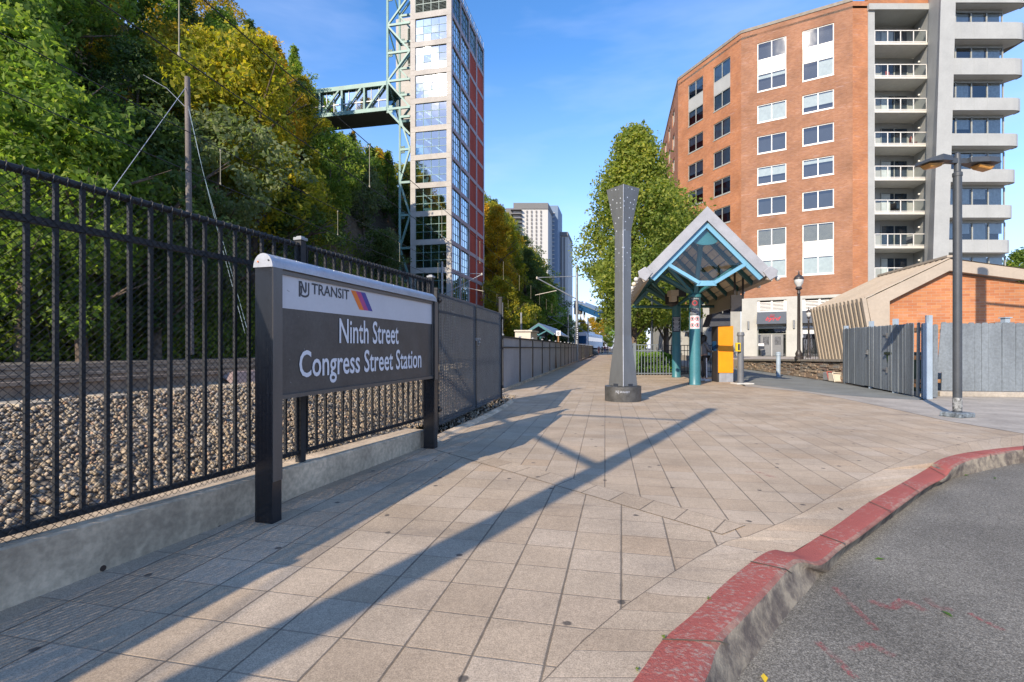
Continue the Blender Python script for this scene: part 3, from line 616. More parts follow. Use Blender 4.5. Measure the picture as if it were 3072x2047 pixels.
def mesh_wires(name, A, B, z0, z1, pitch, r, mat, parent, seed=1):
    """chain link between two plan points"""
    A, B = Vector((A[0], A[1], 0)), Vector((B[0], B[1], 0)); Ln = (B-A).length; d = (B-A)/Ln; nrm = Vector((d.y, -d.x, 0)); H_ = z1-z0; rr = random.Random(seed)
    V = []
    s_ = -H_
    while s_ < Ln:
        for sg in (1, -1):
            a0, a1 = (s_, s_+H_); za, zb = (z0, z1) if sg == 1 else (z1, z0)
            t0, t1 = max(0, (0-a0)/H_), min(1, (Ln-a0)/H_)
            if t1 <= t0: continue
            p = A+d*(a0+H_*t0)+Vector((0,0,za+(zb-za)*t0))+nrm*(.0015*sg); q = A+d*(a0+H_*t1)+Vector((0,0,za+(zb-za)*t1))+nrm*(.0015*sg)
            # slightly wavy strand
            n_ = max(2, int((q-p).length/.35)); pr = p
            for i_ in range(1, n_+1):
                x_ = p.lerp(q, i_/n_)+nrm*rr.uniform(-.002, .002)+Vector((0,0,rr.uniform(-.0022,.0022))) if i_ < n_ else q
                V.append((pr, x_)); pr = x_
        s_ += pitch
    A0 = np.array([tuple(a) for a, b in V]); B0_ = np.array([tuple(b) for a, b in V]); D_ = B0_-A0; D_ /= np.linalg.norm(D_, axis=1)[:,None]
    N1 = np.array(tuple(nrm))[None]*np.ones((len(V),1)); N2 = np.cross(D_, N1)
    out = []
    ang = [0, 2.094, 4.189]; off_ = [r*(N1*math.cos(a)+N2*math.sin(a)) for a in ang]
    for k_ in range(3):
        o1, o2 = off_[k_], off_[(k_+1) % 3]
        out.append(np.stack([A0+o1, A0+o2, B0_+o2, B0_+o1], 1))
    Q = np.concatenate(out, 0).reshape(-1, 3)
    return npmesh(name, Q, 4, mat, parent, off=tuple(wloc(parent)))
a_, b_ = P(F0, 0, .024), P(F1, 0, .024)
mesh_wires('chain_link_mesh', a_, b_, .30, TOP, .0430, .0018, M['wire'], fence)
# ---- double gate
gate = thing('chain_link_gate', (-.7, 9.4, 0), 'closed double gate of black pickets and dense grey chain link', 'gate')
gd = Vector((.19, 1, 0)).normalized(); G0 = Vector((-1.12, 7.35, 0)); G1 = Vector((-.27, 11.8, 0)); gn = Vector((gd.y, -gd.x, 0))
gL = (G1-G0).length
def gp(s, z, o_=0): q = G0+(G1-G0)*(s/gL)+gn*o_; q.z = z; return q
for s_, e_ in ((.10, 2.18), (2.26, gL-.1)):
    m = MB()
    for z in (.13, 1.80, 2.05): m.bar(gp(s_, z), gp(e_, z), .03, .035)
    for q in (s_, e_): m.bar(gp(q, .12), gp(q, 2.06), .035, .035)
    lf = m.build('gate_leaf', M['black_metal'], gate)
    m = MB(); x = s_+.08
    while x < e_-.04: m.bar(gp(x, .13, -.02), gp(x, 2.04, -.02), .020, .020); x += .085
    m.build('pickets', M['black_metal'], lf)
    A_, B_ = gp(s_, 0, .025), gp(e_, 0, .025); mesh_wires('chain_link_mesh', A_, B_, .10, 2.06, .045, .0019, plain('galv_wire', (.20,.20,.19), .45, .3), lf, 5)
for q, h_ in ((0, 2.10), (gL, 2.42)):
    m = MB(); m.box((*gp(q, 0)[:2], h_/2), (.07,.07,h_), math.atan2(gd.y, gd.x)); m.box((*gp(q, 0)[:2], h_+.01), (.09,.09,.03), math.atan2(gd.y, gd.x)); m.build('post', M['black_metal'], gate)
for q, z in ((.05,.35),(.05,1.95),(gL-.05,.35),(gL-.05,1.95)):
    m = MB(); m.sphere(gp(q, z, .05), .035, 6); m.tube(gp(q, z-.05, .03), gp(q, z+.05, .03), .018); m.build('hinge', M['black_metal'], gate)
m = MB(); m.box(gp(2.22, 1.42, .05), (.05,.12,.04), 1.3); m.tube(gp(2.12,1.40,.05), gp(2.38,1.36,.06), .012); m.sphere(gp(2.25,1.36,.07), .03, 5); m.build('latch', M['steel'], gate)
m = MB(); m.path([gp(2.18,1.40,.05), gp(2.2,1.30,.06), gp(2.3,1.30,.06), gp(2.3,1.42,.05)], .008); m.build('padlock_chain', M['steel'], gate)
# sloped kerb edging beside the gate
ke = MB()
pp = [(-1.12,6.55),(-.98,7.3),(-.62,8.6),(-.30,10.1),(-.05,11.7),(-.20,12.6),(-.55,13.6),(-.42,14.4)]
for a, b in zip(pp[:-1], pp[1:]):
    a, b = Vector((*a, 0)), Vector((*b, 0)); d = (b-a).normalized(); n_ = Vector((d.y, -d.x, 0))
    ke.hexa([a, a+n_*.10, b+n_*.10, b, a+Vector((0,0,.045)), a+n_*.07+Vector((0,0,.028)), b+n_*.07+Vector((0,0,.028)), b+Vector((0,0,.045))])
tag(ke.build('kerb_edging', M['wall_concrete']), kind='structure')
# ---- far slatted fence
ff = thing('slatted_fence', (-.3, 14.4, 0), 'long grey slatted fence with black posts running beside the tracks', 'fence')
fl = lambda Y: Vector((-3.13+.196*Y, Y, 0)); sd_ = Vector((.196, 1, 0)).normalized(); sn_ = Vector((sd_.y, -sd_.x, 0)); sa = math.atan2(sd_.y, sd_.x)
m = MB(); m.bar(fl(13.2)+Vector((0,0,.02)), fl(92)+Vector((0,0,.02)), .16, .12); m.build('base_kerb', M['wall_concrete'], ff)
Ys = [14.55+2.82*i for i in range(28)]
for i, Y in enumerate(Ys):
    m = MB(); q = fl(Y); m.box((q.x, q.y, .84), (.055,.055,1.56), sa); pm = m.build('post', M['black_metal'], ff)
    m = MB(); m.box((q.x, q.y, 1.635), (.09,.09,.035), sa); m.box((q.x, q.y, 1.66), (.05,.05,.02), sa); m.build('post_cap', M['slat_grey'], pm)
for nm, z, h in (('top_rail', 1.575, .05), ('middle_rail', 1.27, .035)):
    m = MB(); m.bar(fl(13.2)+Vector((0,0,z)), fl(Ys[-1])+Vector((0,0,z)), .04, h); m.build(nm, M['black_metal'], ff)
for i in range(len(Ys)-1):
    m = MB(); y = Ys[i]+.05; open_ = i >= 14 and i < 16 or i > 20
    while y < Ys[i+1]-.03:
        q = fl(y)-sn_*.02; m.box((q.x, q.y, .82), (.088 if not open_ else .02, .012, 1.5), sa); y += .098 if not open_ else .11
    m.build('slat_panel', M['slat_grey'] if not open_ else M['black_metal'], ff)
m = MB(); q = fl(28.2)+sn_*.03; m.extr([q+Vector((0,0,.1)), q+sd_*.75+Vector((0,0,.1)), q+sd_*.45+Vector((0,0,.75)), q+sd_*.25+Vector((0,0,.78))], sn_*.01); m.build('rust_patch', plain('rust', (.13,.075,.05), .9, amt=.3), ff)

# ================= STATION SIGN =================
sg = thing('station_sign', (-1.40, 4.95, 0), 'station name board Ninth Street Congress Street Station between two black posts', 'sign')
S0 = Vector((-1.84, 3.60, 0)); S1 = Vector((-1.075, 6.34, 0)); sdv = (S1-S0).normalized(); snv = Vector((sdv.y, -sdv.x, 0)); SL = (S1-S0).length
# S0..S1 runs along the BACK of the posts ; thickness toward the pavement
def sp(s, z, o_=0.): q = S0+sdv*s+snv*o_; return Vector((q.x, q.y, z))
TH = .15; PW = .095
for nm, s_ in (('post', 0.), ('post', SL-PW)):
    m = MB(); m.obox(sp(s_, 0), sdv*PW, snv*TH, (0,0,1.825)); m.build('post', M['black_gloss'], sg, bevel=.004)
    m = MB(); a = s_+.0; m.obox(sp(a, .30 if s_ == 0 else .86, TH+.0025), sdv*PW, snv*.004, (0,0,1.525 if s_ == 0 else .965)); m.build('post_face', M['sign_frame'], sg)
# rounded cap rail
m = MB(); pr = []
for i in range(13):
    t_ = math.pi*i/12; pr.append((TH/2+(TH/2+.008)*math.cos(t_), 1.825+.10*math.sin(t_)))
def cap_ring(s_, k=1.): return [sp(s_, 1.822+(z-1.822)*k, TH/2+(o_-TH/2)*k) for o_, z in pr]
rings = [cap_ring(-.006), cap_ring(.01), cap_ring(SL-.06), cap_ring(SL-.02, .9), cap_ring(SL+.006, .62)]
n_ = len(pr)
for r_ in rings: m.v += [tuple(q) for q in r_]
for a in range(len(rings)-1):
    for j in range(n_): j2 = (j+1) % n_; m.f.append((a*n_+j, a*n_+j2, (a+1)*n_+j2, (a+1)*n_+j))
m.f.append(tuple(range(n_))); m.f.append(tuple((len(rings)-1)*n_+j for j in range(n_))[::-1]); m.build('cap_rail', M['alu'], sg, smooth=True)
for o_, z in ((.035, 1.865), (.125, 1.872)):
    m = MB(); m.tube(sp(-.012, z, o_), sp(0, z, o_), .006, n=8); m.build('screw', M['orange'] if o_ < .1 else M['ink'], sg)
# panel
p0, p1 = PW+.012, SL-PW-.012; zb, zt, zs = .905, 1.79, 1.545
m = MB(); m.obox(sp(p0, zb, .03), sdv*(p1-p0), snv*.085, (0,0,zt-zb)); m.build('panel', M['sign_dark'], sg)
m = MB(); m.obox(sp(p0, zs, .115), sdv*(p1-p0), snv*.003, (0,0,zt-zs-.0)); m.build('white_band', M['sign_white'], sg)
m = MB()
for (a, b, za, zz) in ((p0-.012, p1+.012, zb-.03, zb), (p0-.012, p1+.012, zt, zt+.03), (p0-.012, p0, zb, zt), (p1, p1+.012, zb, zt)):
    m.obox(sp(a, za, .02), sdv*(b-a), snv*.115, (0,0,zz-za))
m.build('frame', M['sign_frame'], sg)
# lettering: fractions of panel width; sc maps photo x to s
def s_of(u): # distance along the board where photo column u hits its face
    r_ = (u-1536)/F; q = S0+snv*.118; return (r_*q.y-q.x)/(sdv.x-r_*sdv.y)
cz = lambda x: 860+x/4.611
up = (0,0,1)
def zf(u, v): s_ = s_of(u); q = sp(s_, 0, .118); return EYE-(v-HV)/F*q.y
def lettering(name, s, xa, xb, vb, vt, mat, bold=0.):   # crop coords: left x / right x ; baseline & cap-top v at left
    a, b = s_of(cz(xa)), s_of(cz(xb)); v_ = lambda y: 840+y/4.611
    z0 = zf(cz(xa), v_(vb)); z1 = zf(cz(xa), v_(vt)); text_obj(name, s, mat, sg, sp(a, z0, .1185), sdv, up, z1-z0, b-a, bold)
lettering('lettering', 'Ninth Street', 727, 1545, 868, 528, M['letter'], .012)
lettering('lettering', 'Congress Street Station', 172, 1860, 1345, 975, M['letter'], .012)
lettering('lettering', 'TRANSIT', 343, 862, 190, 42, M['ink'], .012)
# interlocked NJ mark
a, b = s_of(cz(165)), s_of(cz(316)); z1 = zf(cz(165), 840+12/4.611); z0 = zf(cz(165), 840+232/4.611); W_, H_ = b-a, z1-z0
def stroke(m, pts, wd, o_=.1185):
    n = len(pts); Lp, Rp = [], []
    for i, p in enumerate(pts):
        p = Vector(p); d = (Vector(pts[min(i+1, n-1)])-Vector(pts[max(i-1, 0)])).normalized(); q = Vector((-d.y, d.x))*wd/2; Lp.append(p+q); Rp.append(p-q)
    for i in range(n-1): m.poly([sp(a+x*W_, z0+y*H_, o_) for x, y in (Lp[i], Lp[i+1], Rp[i+1], Rp[i])])
arc = [(.52+.40*math.cos(t_), .30+.24*math.sin(t_)) for t_ in [math.radians(k) for k in range(0, -150, -18)]]
m = MB(); stroke(m, [(.09, 0), (.09, 1.)], .17); stroke(m, [(.10, .93), (.24, .95), (.36, .7), (.50, .42), (.60, .33), (.66, .42), (.66, .98)], .155); stroke(m, [(.92, .98)]+[(.92, .35)]+arc+[(.27, .30), (.24, .72)], .135)
m.build('logo', M['ink'], sg)
# three slanted colour bars
a0, a1 = s_of(cz(885)), s_of(cz(1085)); c0, c1 = s_of(cz(1005)), s_of(cz(1188)); zt_ = zf(cz(885), 840+142/4.611); zb_ = zf(cz(1005), 840+412/4.611)
for i, mt in enumerate(('orange', 'magenta', 'navy')):
    m = MB(); f0, f1 = i/3, (i+1)/3; m.poly([sp(c0+(c1-c0)*f0, zb_, .1195), sp(c0+(c1-c0)*f1, zb_, .1195), sp(a0+(a1-a0)*f1, zt_, .1195), sp(a0+(a1-a0)*f0, zt_, .1195)]); m.build('colour_bar', M[mt], sg)

rs_ = random.Random(12)
for i in range(16):
    a = p0+.1+rs_.random()*(p1-p0-.2)*(.5 if i < 9 else 1); z = zb+.05+rs_.random()*(zs-zb-.1); w_ = rs_.uniform(.002,.006); h_ = rs_.uniform(.002,.012) if i != 3 else .06
    m = MB(); m.poly([sp(a,z,.1156), sp(a+w_,z+.001,.1156), sp(a+w_*.8,z+h_,.1156), sp(a-.001,z+h_*.9,.1156)]); m.build('scratch', M['slat_grey'], sg)
m = MB(); a = s_of(cz(15)); z = zf(cz(15), 840+150/4.611)
for i in range(9): x = a+rs_.uniform(-.02,.02); y = z+rs_.uniform(-.008,.012); m.poly([sp(x,y,.1186), sp(x+.008,y+.001,.1186), sp(x+.007,y+.005,.1186), sp(x+.001,y+.004,.1186)])
m.build('smudge', M['slat_grey'], sg)
# ================= APARTMENT BUILDING =================
def facade(name, p0, p1, z0, z1, ops, mat, parent, depth=.16, uoff=0., zfun=None):
    """wall plane p0->p1 (left to right seen from outside) with openings (s0,s1,za,zb); adds reveals"""
    p0, p1 = Vector((*p0[:2], 0)), Vector((*p1[:2], 0)); Ln = (p1-p0).length; d = (p1-p0)/Ln; n = Vector((d.y, -d.x, 0))
    xs = sorted({0., Ln, *[o[0] for o in ops], *[o[1] for o in ops]}); zs = sorted({z0, z1, *[o[2] for o in ops], *[o[3] for o in ops]})
    m = MB(); q = lambda s, z, o_=0: (p0.x+d.x*s+n.x*o_, p0.y+d.y*s+n.y*o_, z)
    for a, b in zip(xs[:-1], xs[1:]):
        for c_, e in zip(zs[:-1], zs[1:]):
            mx_, mz_ = (a+b)/2, (c_+e)/2
            if any(o[0] < mx_ < o[1] and o[2] < mz_ < o[3] for o in ops): continue
            m.poly([q(a,c_), q(b,c_), q(b,e), q(a,e)])
    for s0, s1, za, zb in ops:
        m.poly([q(s0,za), q(s0,zb), q(s0,zb,-depth), q(s0,za,-depth)]); m.poly([q(s1,za), q(s1,zb), q(s1,zb,-depth), q(s1,za,-depth)])
        m.poly([q(s0,zb), q(s1,zb), q(s1,zb,-depth), q(s0,zb,-depth)]); m.poly([q(s0,za), q(s1,za), q(s1,za,-depth), q(s0,za,-depth)])
    o = m.build(name, mat, parent, recalc=False, uv=lambda c: ((c.x-p0.x)*d.x+(c.y-p0.y)*d.y+uoff, c.z)); return o, d, n, q
rw = random.Random(11)
def window(q, s0, s1, za, zb, parent, frame, style=None, depth=.13, cols_=2, sill=True, thick=.07):
    m = MB(); B = lambda a, b, c_, e, f0=-.12, f1=-.06: m.hexa([q(a,c_,f0), q(b,c_,f0), q(b,c_,f1), q(a,c_,f1), q(a,e,f0), q(b,e,f0), q(b,e,f1), q(a,e,f1)])
    t_ = thick; B(s0,s1,za,za+t_*1.5); B(s0,s1,zb-t_,zb); B(s0,s0+t_,za+t_*1.5,zb-t_); B(s1-t_,s1,za+t_*1.5,zb-t_)
    for i in range(1, cols_): x = s0+(s1-s0)*i/cols_; B(x-t_*.55,x+t_*.55,za+t_*1.5,zb-t_,-.118,-.062)
    w_ = m.build('window', frame, parent)
    if sill: 
        m = MB(); a, b = s0-.02, s1+.02; m.hexa([q(a,za-.07,-.02), q(b,za-.07,-.02), q(b,za-.07,.04), q(a,za-.07,.04), q(a,za-.002,-.02), q(b,za-.002,-.02), q(b,za-.012,.04), q(a,za-.012,.04)]); m.build('sill', frame, w_)
    m = MB(); m.poly([q(s0+.02,za+.02,-.092), q(s1-.02,za+.02,-.092), q(s1-.02,zb-.02,-.092), q(s0+.02,zb-.02,-.092)]); m.build('pane', M['glass'], w_, recalc=False)
    if style is None: style = rw.choice(['dark','dark','half','blind','curtain','half'])
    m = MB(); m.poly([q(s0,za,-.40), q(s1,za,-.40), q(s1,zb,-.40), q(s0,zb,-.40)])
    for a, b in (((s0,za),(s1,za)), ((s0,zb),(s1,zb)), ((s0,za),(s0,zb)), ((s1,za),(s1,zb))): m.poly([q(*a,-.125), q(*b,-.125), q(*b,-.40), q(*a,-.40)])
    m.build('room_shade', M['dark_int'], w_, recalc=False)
    if style != 'dark':
        m = MB(); xm = (s0+s1)/2; hz = zb-za
        parts = {'half': [(s0+.03, s1-.03, za+hz*rw.choice([.35,.5,.62,.75]), zb)], 'blind': [(s0+.03, s1-.03, za+.03, zb)], 'right': [(xm+.03, s1-.03, za+.03, zb)], 'curtain': [(s0+.03, s0+(s1-s0)*rw.uniform(.3,.55), za, zb)], 'slat': [(s0+.04, s1-.04, za+.12+.085*i, za+.18+.085*i) for i in range(int((hz-.15)/.085))]}[style]
        for a, b, c_, e in parts: m.poly([q(a,c_,-.2), q(b,c_,-.2), q(b,e,-.2), q(a,e,-.2)])
        m.build('blind', M['blind_tan'] if style == 'slat' else M['curtain'] if style == 'curtain' else M['blind'], w_, recalc=False)
    return w_
BD = thing('apartment_building', (24, 46, .5), 'tall orange brick apartment block with grey balconies and a ground floor awning', 'building')
cC = Vector((.8595, -.5111, 0)); cB = Vector((.36, -.933, 0)); cA = Vector((-.2, -.98, 0))
PBC = Vector((21.4, 47, 0)); PCD = PBC+cC*8.64; PAB = PBC-cB*8.84; PA0 = PAB-cA*40
ZT, ZL, ZG = 30.6, 5.85, .5
rows_z = [(29.24-2.85*k-1.62, 29.24-2.85*k) for k in range(8)]
# face C
ops = []; pan = []
for s0, s1 in ((1.36,3.70),(4.96,7.30)):
    for k, (za, zb) in enumerate(rows_z):
        if k in (0, 6): pan.append((s0, s1, rows_z[k+1][1], za)); 
        if k in (0, 6): ops.append((s0, s1, rows_z[k+1][0], zb))
        elif k not in (1, 7): ops.append((s0, s1, za, zb))
_, dC, nC, qC = facade('brick_wall', PBC, PCD, ZL, ZT, ops, M['brick'], BD)
stC = {(0,0):'dark',(1,0):'dark',(0,1):'half',(1,1):'right',(0,2):'blind',(1,2):'half',(0,3):'dark',(1,3):'dark',(0,4):'half',(1,4):'half',(0,5):'dark',(1,5):'dark',(0,6):'slat',(1,6):'slat',(0,7):'blind',(1,7):'blind'}
for c_, (s0, s1) in enumerate(((1.36,3.70),(4.96,7.30))):
    for k, (za, zb) in enumerate(rows_z): window(qC, s0, s1, za, zb, BD, M['white_frame'], stC[(c_, k)], sill=k not in (0, 6))
for s0, s1, za, zb in pan:
    m = MB()
    for a, b in ((s0, (s0+s1)/2-.006), ((s0+s1)/2+.006, s1)): m.hexa([qC(a,za+.01,-.12), qC(b,za+.01,-.12), qC(b,za+.01,-.05), qC(a,za+.01,-.05), qC(a,zb-.01,-.12), qC(b,zb-.01,-.12), qC(b,zb-.01,-.05), qC(a,zb-.01,-.05)])
    m.build('spandrel_panel', M['white_panel'], BD)
# face B
colsB = ((8.84-7.23, 8.84-4.99), (8.84-3.55, 8.84-1.33)); ops = []; pan = []
for s0, s1 in colsB:
    for k, (za, zb) in enumerate(rows_z):
        if k == 0: pan.append((s0, s1, rows_z[1][1], za)); ops.append((s0, s1, rows_z[1][0], zb))
        elif k > 1: ops.append((s0, s1, za, zb))
_, dB, nB, qB = facade('brick_wall', PAB, PBC, ZL, ZT, ops, M['brick_dark'], BD)
for s0, s1 in colsB:
    for k, (za, zb) in enumerate(rows_z): window(qB, s0, s1, za, zb, BD, M['grey_frame'], rw.choice(['blind','half','blind','half','blind']), sill=k > 0)
for s0, s1, za, zb in pan:
    m = MB(); m.hexa([qB(s0,za+.01,-.12), qB(s1,za+.01,-.12), qB(s1,za+.01,-.05), qB(s0,za+.01,-.05), qB(s0,zb-.01,-.12), qB(s1,zb-.01,-.12), qB(s1,zb-.01,-.05), qB(s0,zb-.01,-.05)])
    m.build('spandrel_panel', M['grey_clad'], BD)
# face A
ops = []; 
for j in range(4):
    for za, zb in rows_z: ops.append((40-3.4-j*4.6-2.0, 40-3.4-j*4.6, za, zb))
_, dA, nA, qA = facade('brick_wall', PA0, PAB, ZL, ZT, ops, M['brick_dark'], BD)
for o_ in ops[:32]: window(qA, *o_, BD, M['grey_frame'], sill=False)
# face D: strip left of the balconies, and the band above them
PD1 = Vector((30.1, PCD.y, 0)); facade('brick_wall', PCD, PD1, ZL, ZT, [], M['brick_dark'], BD)
# coping
m = MB()
for a, b, n_ in ((PA0, PAB, nA), (PAB, PBC, nB), (PBC, PCD, nC)):
    a, b = a.copy(), b.copy(); d = (b-a).normalized(); m.hexa([(*(a+n_*.06)[:2], ZT+.002), (*(b+n_*.06)[:2], ZT+.002), (*(b-n_*.3)[:2], ZT+.002), (*(a-n_*.3)[:2], ZT+.002), (*(a+n_*.06)[:2], ZT+.28), (*(b+n_*.06)[:2], ZT+.28), (*(b-n_*.3)[:2], ZT+.28), (*(a-n_*.3)[:2], ZT+.28)])
m.build('coping', M['stone_cap'], BD)
m = MB(); m.prism([tuple(PA0[:2]), tuple(PAB[:2]), tuple(PBC[:2]), tuple(PCD[:2]), (PD1.x, PD1.y), (48, PD1.y+3.2), (48, 100)], ZT-.6, ZT-.4); m.build('roof', M['stone_cap'], BD)
m = MB(); m.obox((PD1.x, PD1.y-.004, 30.25), (5.4,0,0), (0,.4,0), (0,0,3.2)); m.build('brick_wall', M['brick_dark'], BD)
# ground floor
facade('stone_base', PA0+nA*.06, PAB+nA*.06, -.3, ZL, [], M['limestone'], BD)
Z1 = ZL
opsC = [(1.35,3.72,ZG,5.60),(4.95,7.55,ZG,5.60)]
_, _, _, qg = facade('stone_base', PBC+nC*.06, PCD+nC*.06, ZG, Z1, opsC, M['limestone'], BD, depth=.5)
facade('stone_base', PAB+nB*.06, PBC+nB*.06, ZG, Z1, [(1.6,3.9,ZG,5.3),(5.3,7.6,ZG,5.3)], M['limestone'], BD, depth=.5)
for s0, s1 in ((1.6,3.9),(5.3,7.6)):
    m = MB(); m.hexa([qB(s0,2.9,-.3), qB(s1,2.9,-.3), qB(s1,2.9,.7), qB(s0,2.9,.7), qB(s0,4.4,-.3), qB(s1,4.4,-.3), qB(s1,4.4,.0), qB(s0,4.4,.0)]); m.build('awning', plain('awning_b', (.075,.085,.10), .8, amt=.08), BD)
    window(qB, s0, s1, ZG, 5.3, BD, M['grey_frame'], 'dark', sill=False)
for c_, (s0, s1, za, zb) in enumerate(opsC):
    # louvres
    m = MB(); lz0, lz1 = 4.55, 5.60
    for a, b in ((s0+.22, (s0+s1)/2-.07), ((s0+s1)/2+.07, s1-.22)):
        z = lz0+.10
        while z < lz1-.1: m.hexa([qg(a,z,-.25), qg(b,z,-.25), qg(b,z-.04,-.16), qg(a,z-.04,-.16), qg(a,z+.045,-.25), qg(b,z+.045,-.25), qg(b,z+.02,-.16), qg(a,z+.02,-.16)]); z += .125
    lv = m.build('louvre', M['white_frame'], BD); m = MB()
    for a, b, c2, e in ((s0,s0+.22,lz0,lz1),(s1-.22,s1,lz0,lz1),((s0+s1)/2-.07,(s0+s1)/2+.07,lz0+.1,lz1-.02),(s0+.22,s1-.22,lz1-.03,lz1),(s0+.22,s1-.22,lz0,lz0+.06)): m.hexa([qg(a,c2,-.27), qg(b,c2,-.27), qg(b,c2,-.14), qg(a,c2,-.14), qg(a,e,-.27), qg(b,e,-.27), qg(b,e,-.14), qg(a,e,-.14)])
    m.build('frame', M['white_frame'], lv); m = MB(); m.poly([qg(s0,lz0,-.30), qg(s1,lz0,-.30), qg(s1,lz1,-.30), qg(s0,lz1,-.30)]); m.build('backing', M['dark_int'], lv)
    # awning
    m = MB(); m.hexa([qg(s0-.0,3.42,-.1), qg(s1,3.42,-.1), qg(s1,3.42,.75), qg(s0,3.42,.75), qg(s0,4.50,-.1), qg(s1,4.50,-.1), qg(s1,4.50,.0), qg(s0,4.50,.0)]); aw = m.build('awning', plain('awning_%d' % c_, (.085,.097,.115), .8, amt=.05), BD)
    if c_ == 0:
        nrm = Vector((nC.x*1.08, nC.y*1.08, .75)).normalized(); ax = dC; upv = nrm.cross(ax)*1; upv = upv if upv.z > 0 else -upv
        text_obj('lettering', 'byrd', M['red'], aw, Vector(qg(s0+.72, 3.73, .53)), ax, upv, .42, 1.22, .012, .012, .35)
        text_obj('lettering', 'the', M['red'], aw, Vector(qg(s0+1.05, 4.18, .25)), ax, upv, .13, .4, .0, .012)
        m = MB(); 
        for i in range(3): m.obox(Vector(qg(s0+1.0+.05*i, 4.05+.03*i+.0, .36-.03*i)), ax*(.45-.1*i), upv*.02, nrm*.006)
        m.build('emblem', M['red'], aw)
    # shop front
    z = 3.2; m = MB()
    B = lambda a, b, c2, e, f0=-.42, f1=-.30: m.hexa([qg(a,c2,f0), qg(b,c2,f0), qg(b,c2,f1), qg(a,c2,f1), qg(a,e,f0), qg(b,e,f0), qg(b,e,f1), qg(a,e,f1)])
    B(s0,s1,3.02,3.14,-.42,-.05); B(s0,s0+.06,ZG,3.02); B(s1-.06,s1,ZG,3.02); B(s0+.06,s1-.06,2.50,2.56)
    sf = m.build('shop_front', M['grey_frame'] if c_ == 0 else M['alu'], BD)
    m = MB(); m.poly([qg(s0,ZG,-.36), qg(s1,ZG,-.36), qg(s1,3.1,-.36), qg(s0,3.1,-.36)]); m.build('pane', M['glass'], sf, recalc=False)
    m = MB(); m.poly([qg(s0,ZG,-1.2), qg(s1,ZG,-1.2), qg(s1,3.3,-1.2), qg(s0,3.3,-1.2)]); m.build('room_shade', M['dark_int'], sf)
    m = MB(); m.poly([qg(s0,3.14,-.42), qg(s1,3.14,-.42), qg(s1,4.55,-.42), qg(s0,4.55,-.42)]); m.build('header', M['soffit'], sf)
    if c_ == 0:
        for a, b in ((s0+.26, (s0+s1)/2-.02), ((s0+s1)/2+.02, s1-.26)):
            m = MB(); B(a,b,ZG+.04,ZG+1.05,-.34,-.26); B(a,a+.2,ZG+1.05,2.48,-.34,-.26); B(b-.2,b,ZG+1.05,2.48,-.34,-.26); B(a+.2,b-.2,2.28,2.48,-.34,-.26)
            for i in range(6): x = a+.2+(b-a-.4)*i/5; B(x-.02,x+.02,ZG+1.05,2.28,-.33,-.28)
            m.build('door', plain('door_grey', (.16,.165,.17), .5, amt=.1), BD)
        m = MB(); B((s0+s1)/2-.018,(s0+s1)/2+.018,ZG,2.48,-.26,-.22); m.build('door_bar', M['white_frame'], BD)
        for x in (s0+1.6, s0+2.1):
            m = MB(); m.sphere(qg(x, 2.75, -.6), .05, 6); m.build('bulb', M['globe'], sf)
    else:
        m = MB(); m.poly([qg(s0+.06,2.55,-.35), qg(s0+1.25,2.55,-.35), qg(s0+1.25,3.0,-.35), qg(s0+.06,3.0,-.35)]); m.build('blind', M['soffit'], sf)
for s_ in (.62, 4.3):
    m = MB(); q_ = qg(s_, 3.0, .09); m.tube(q_, (q_[0], q_[1], q_[2]+.72), .085, n=12); m.build('wall_light', M['steel'], BD)
m = MB()
for s_ in (1.35,): pass
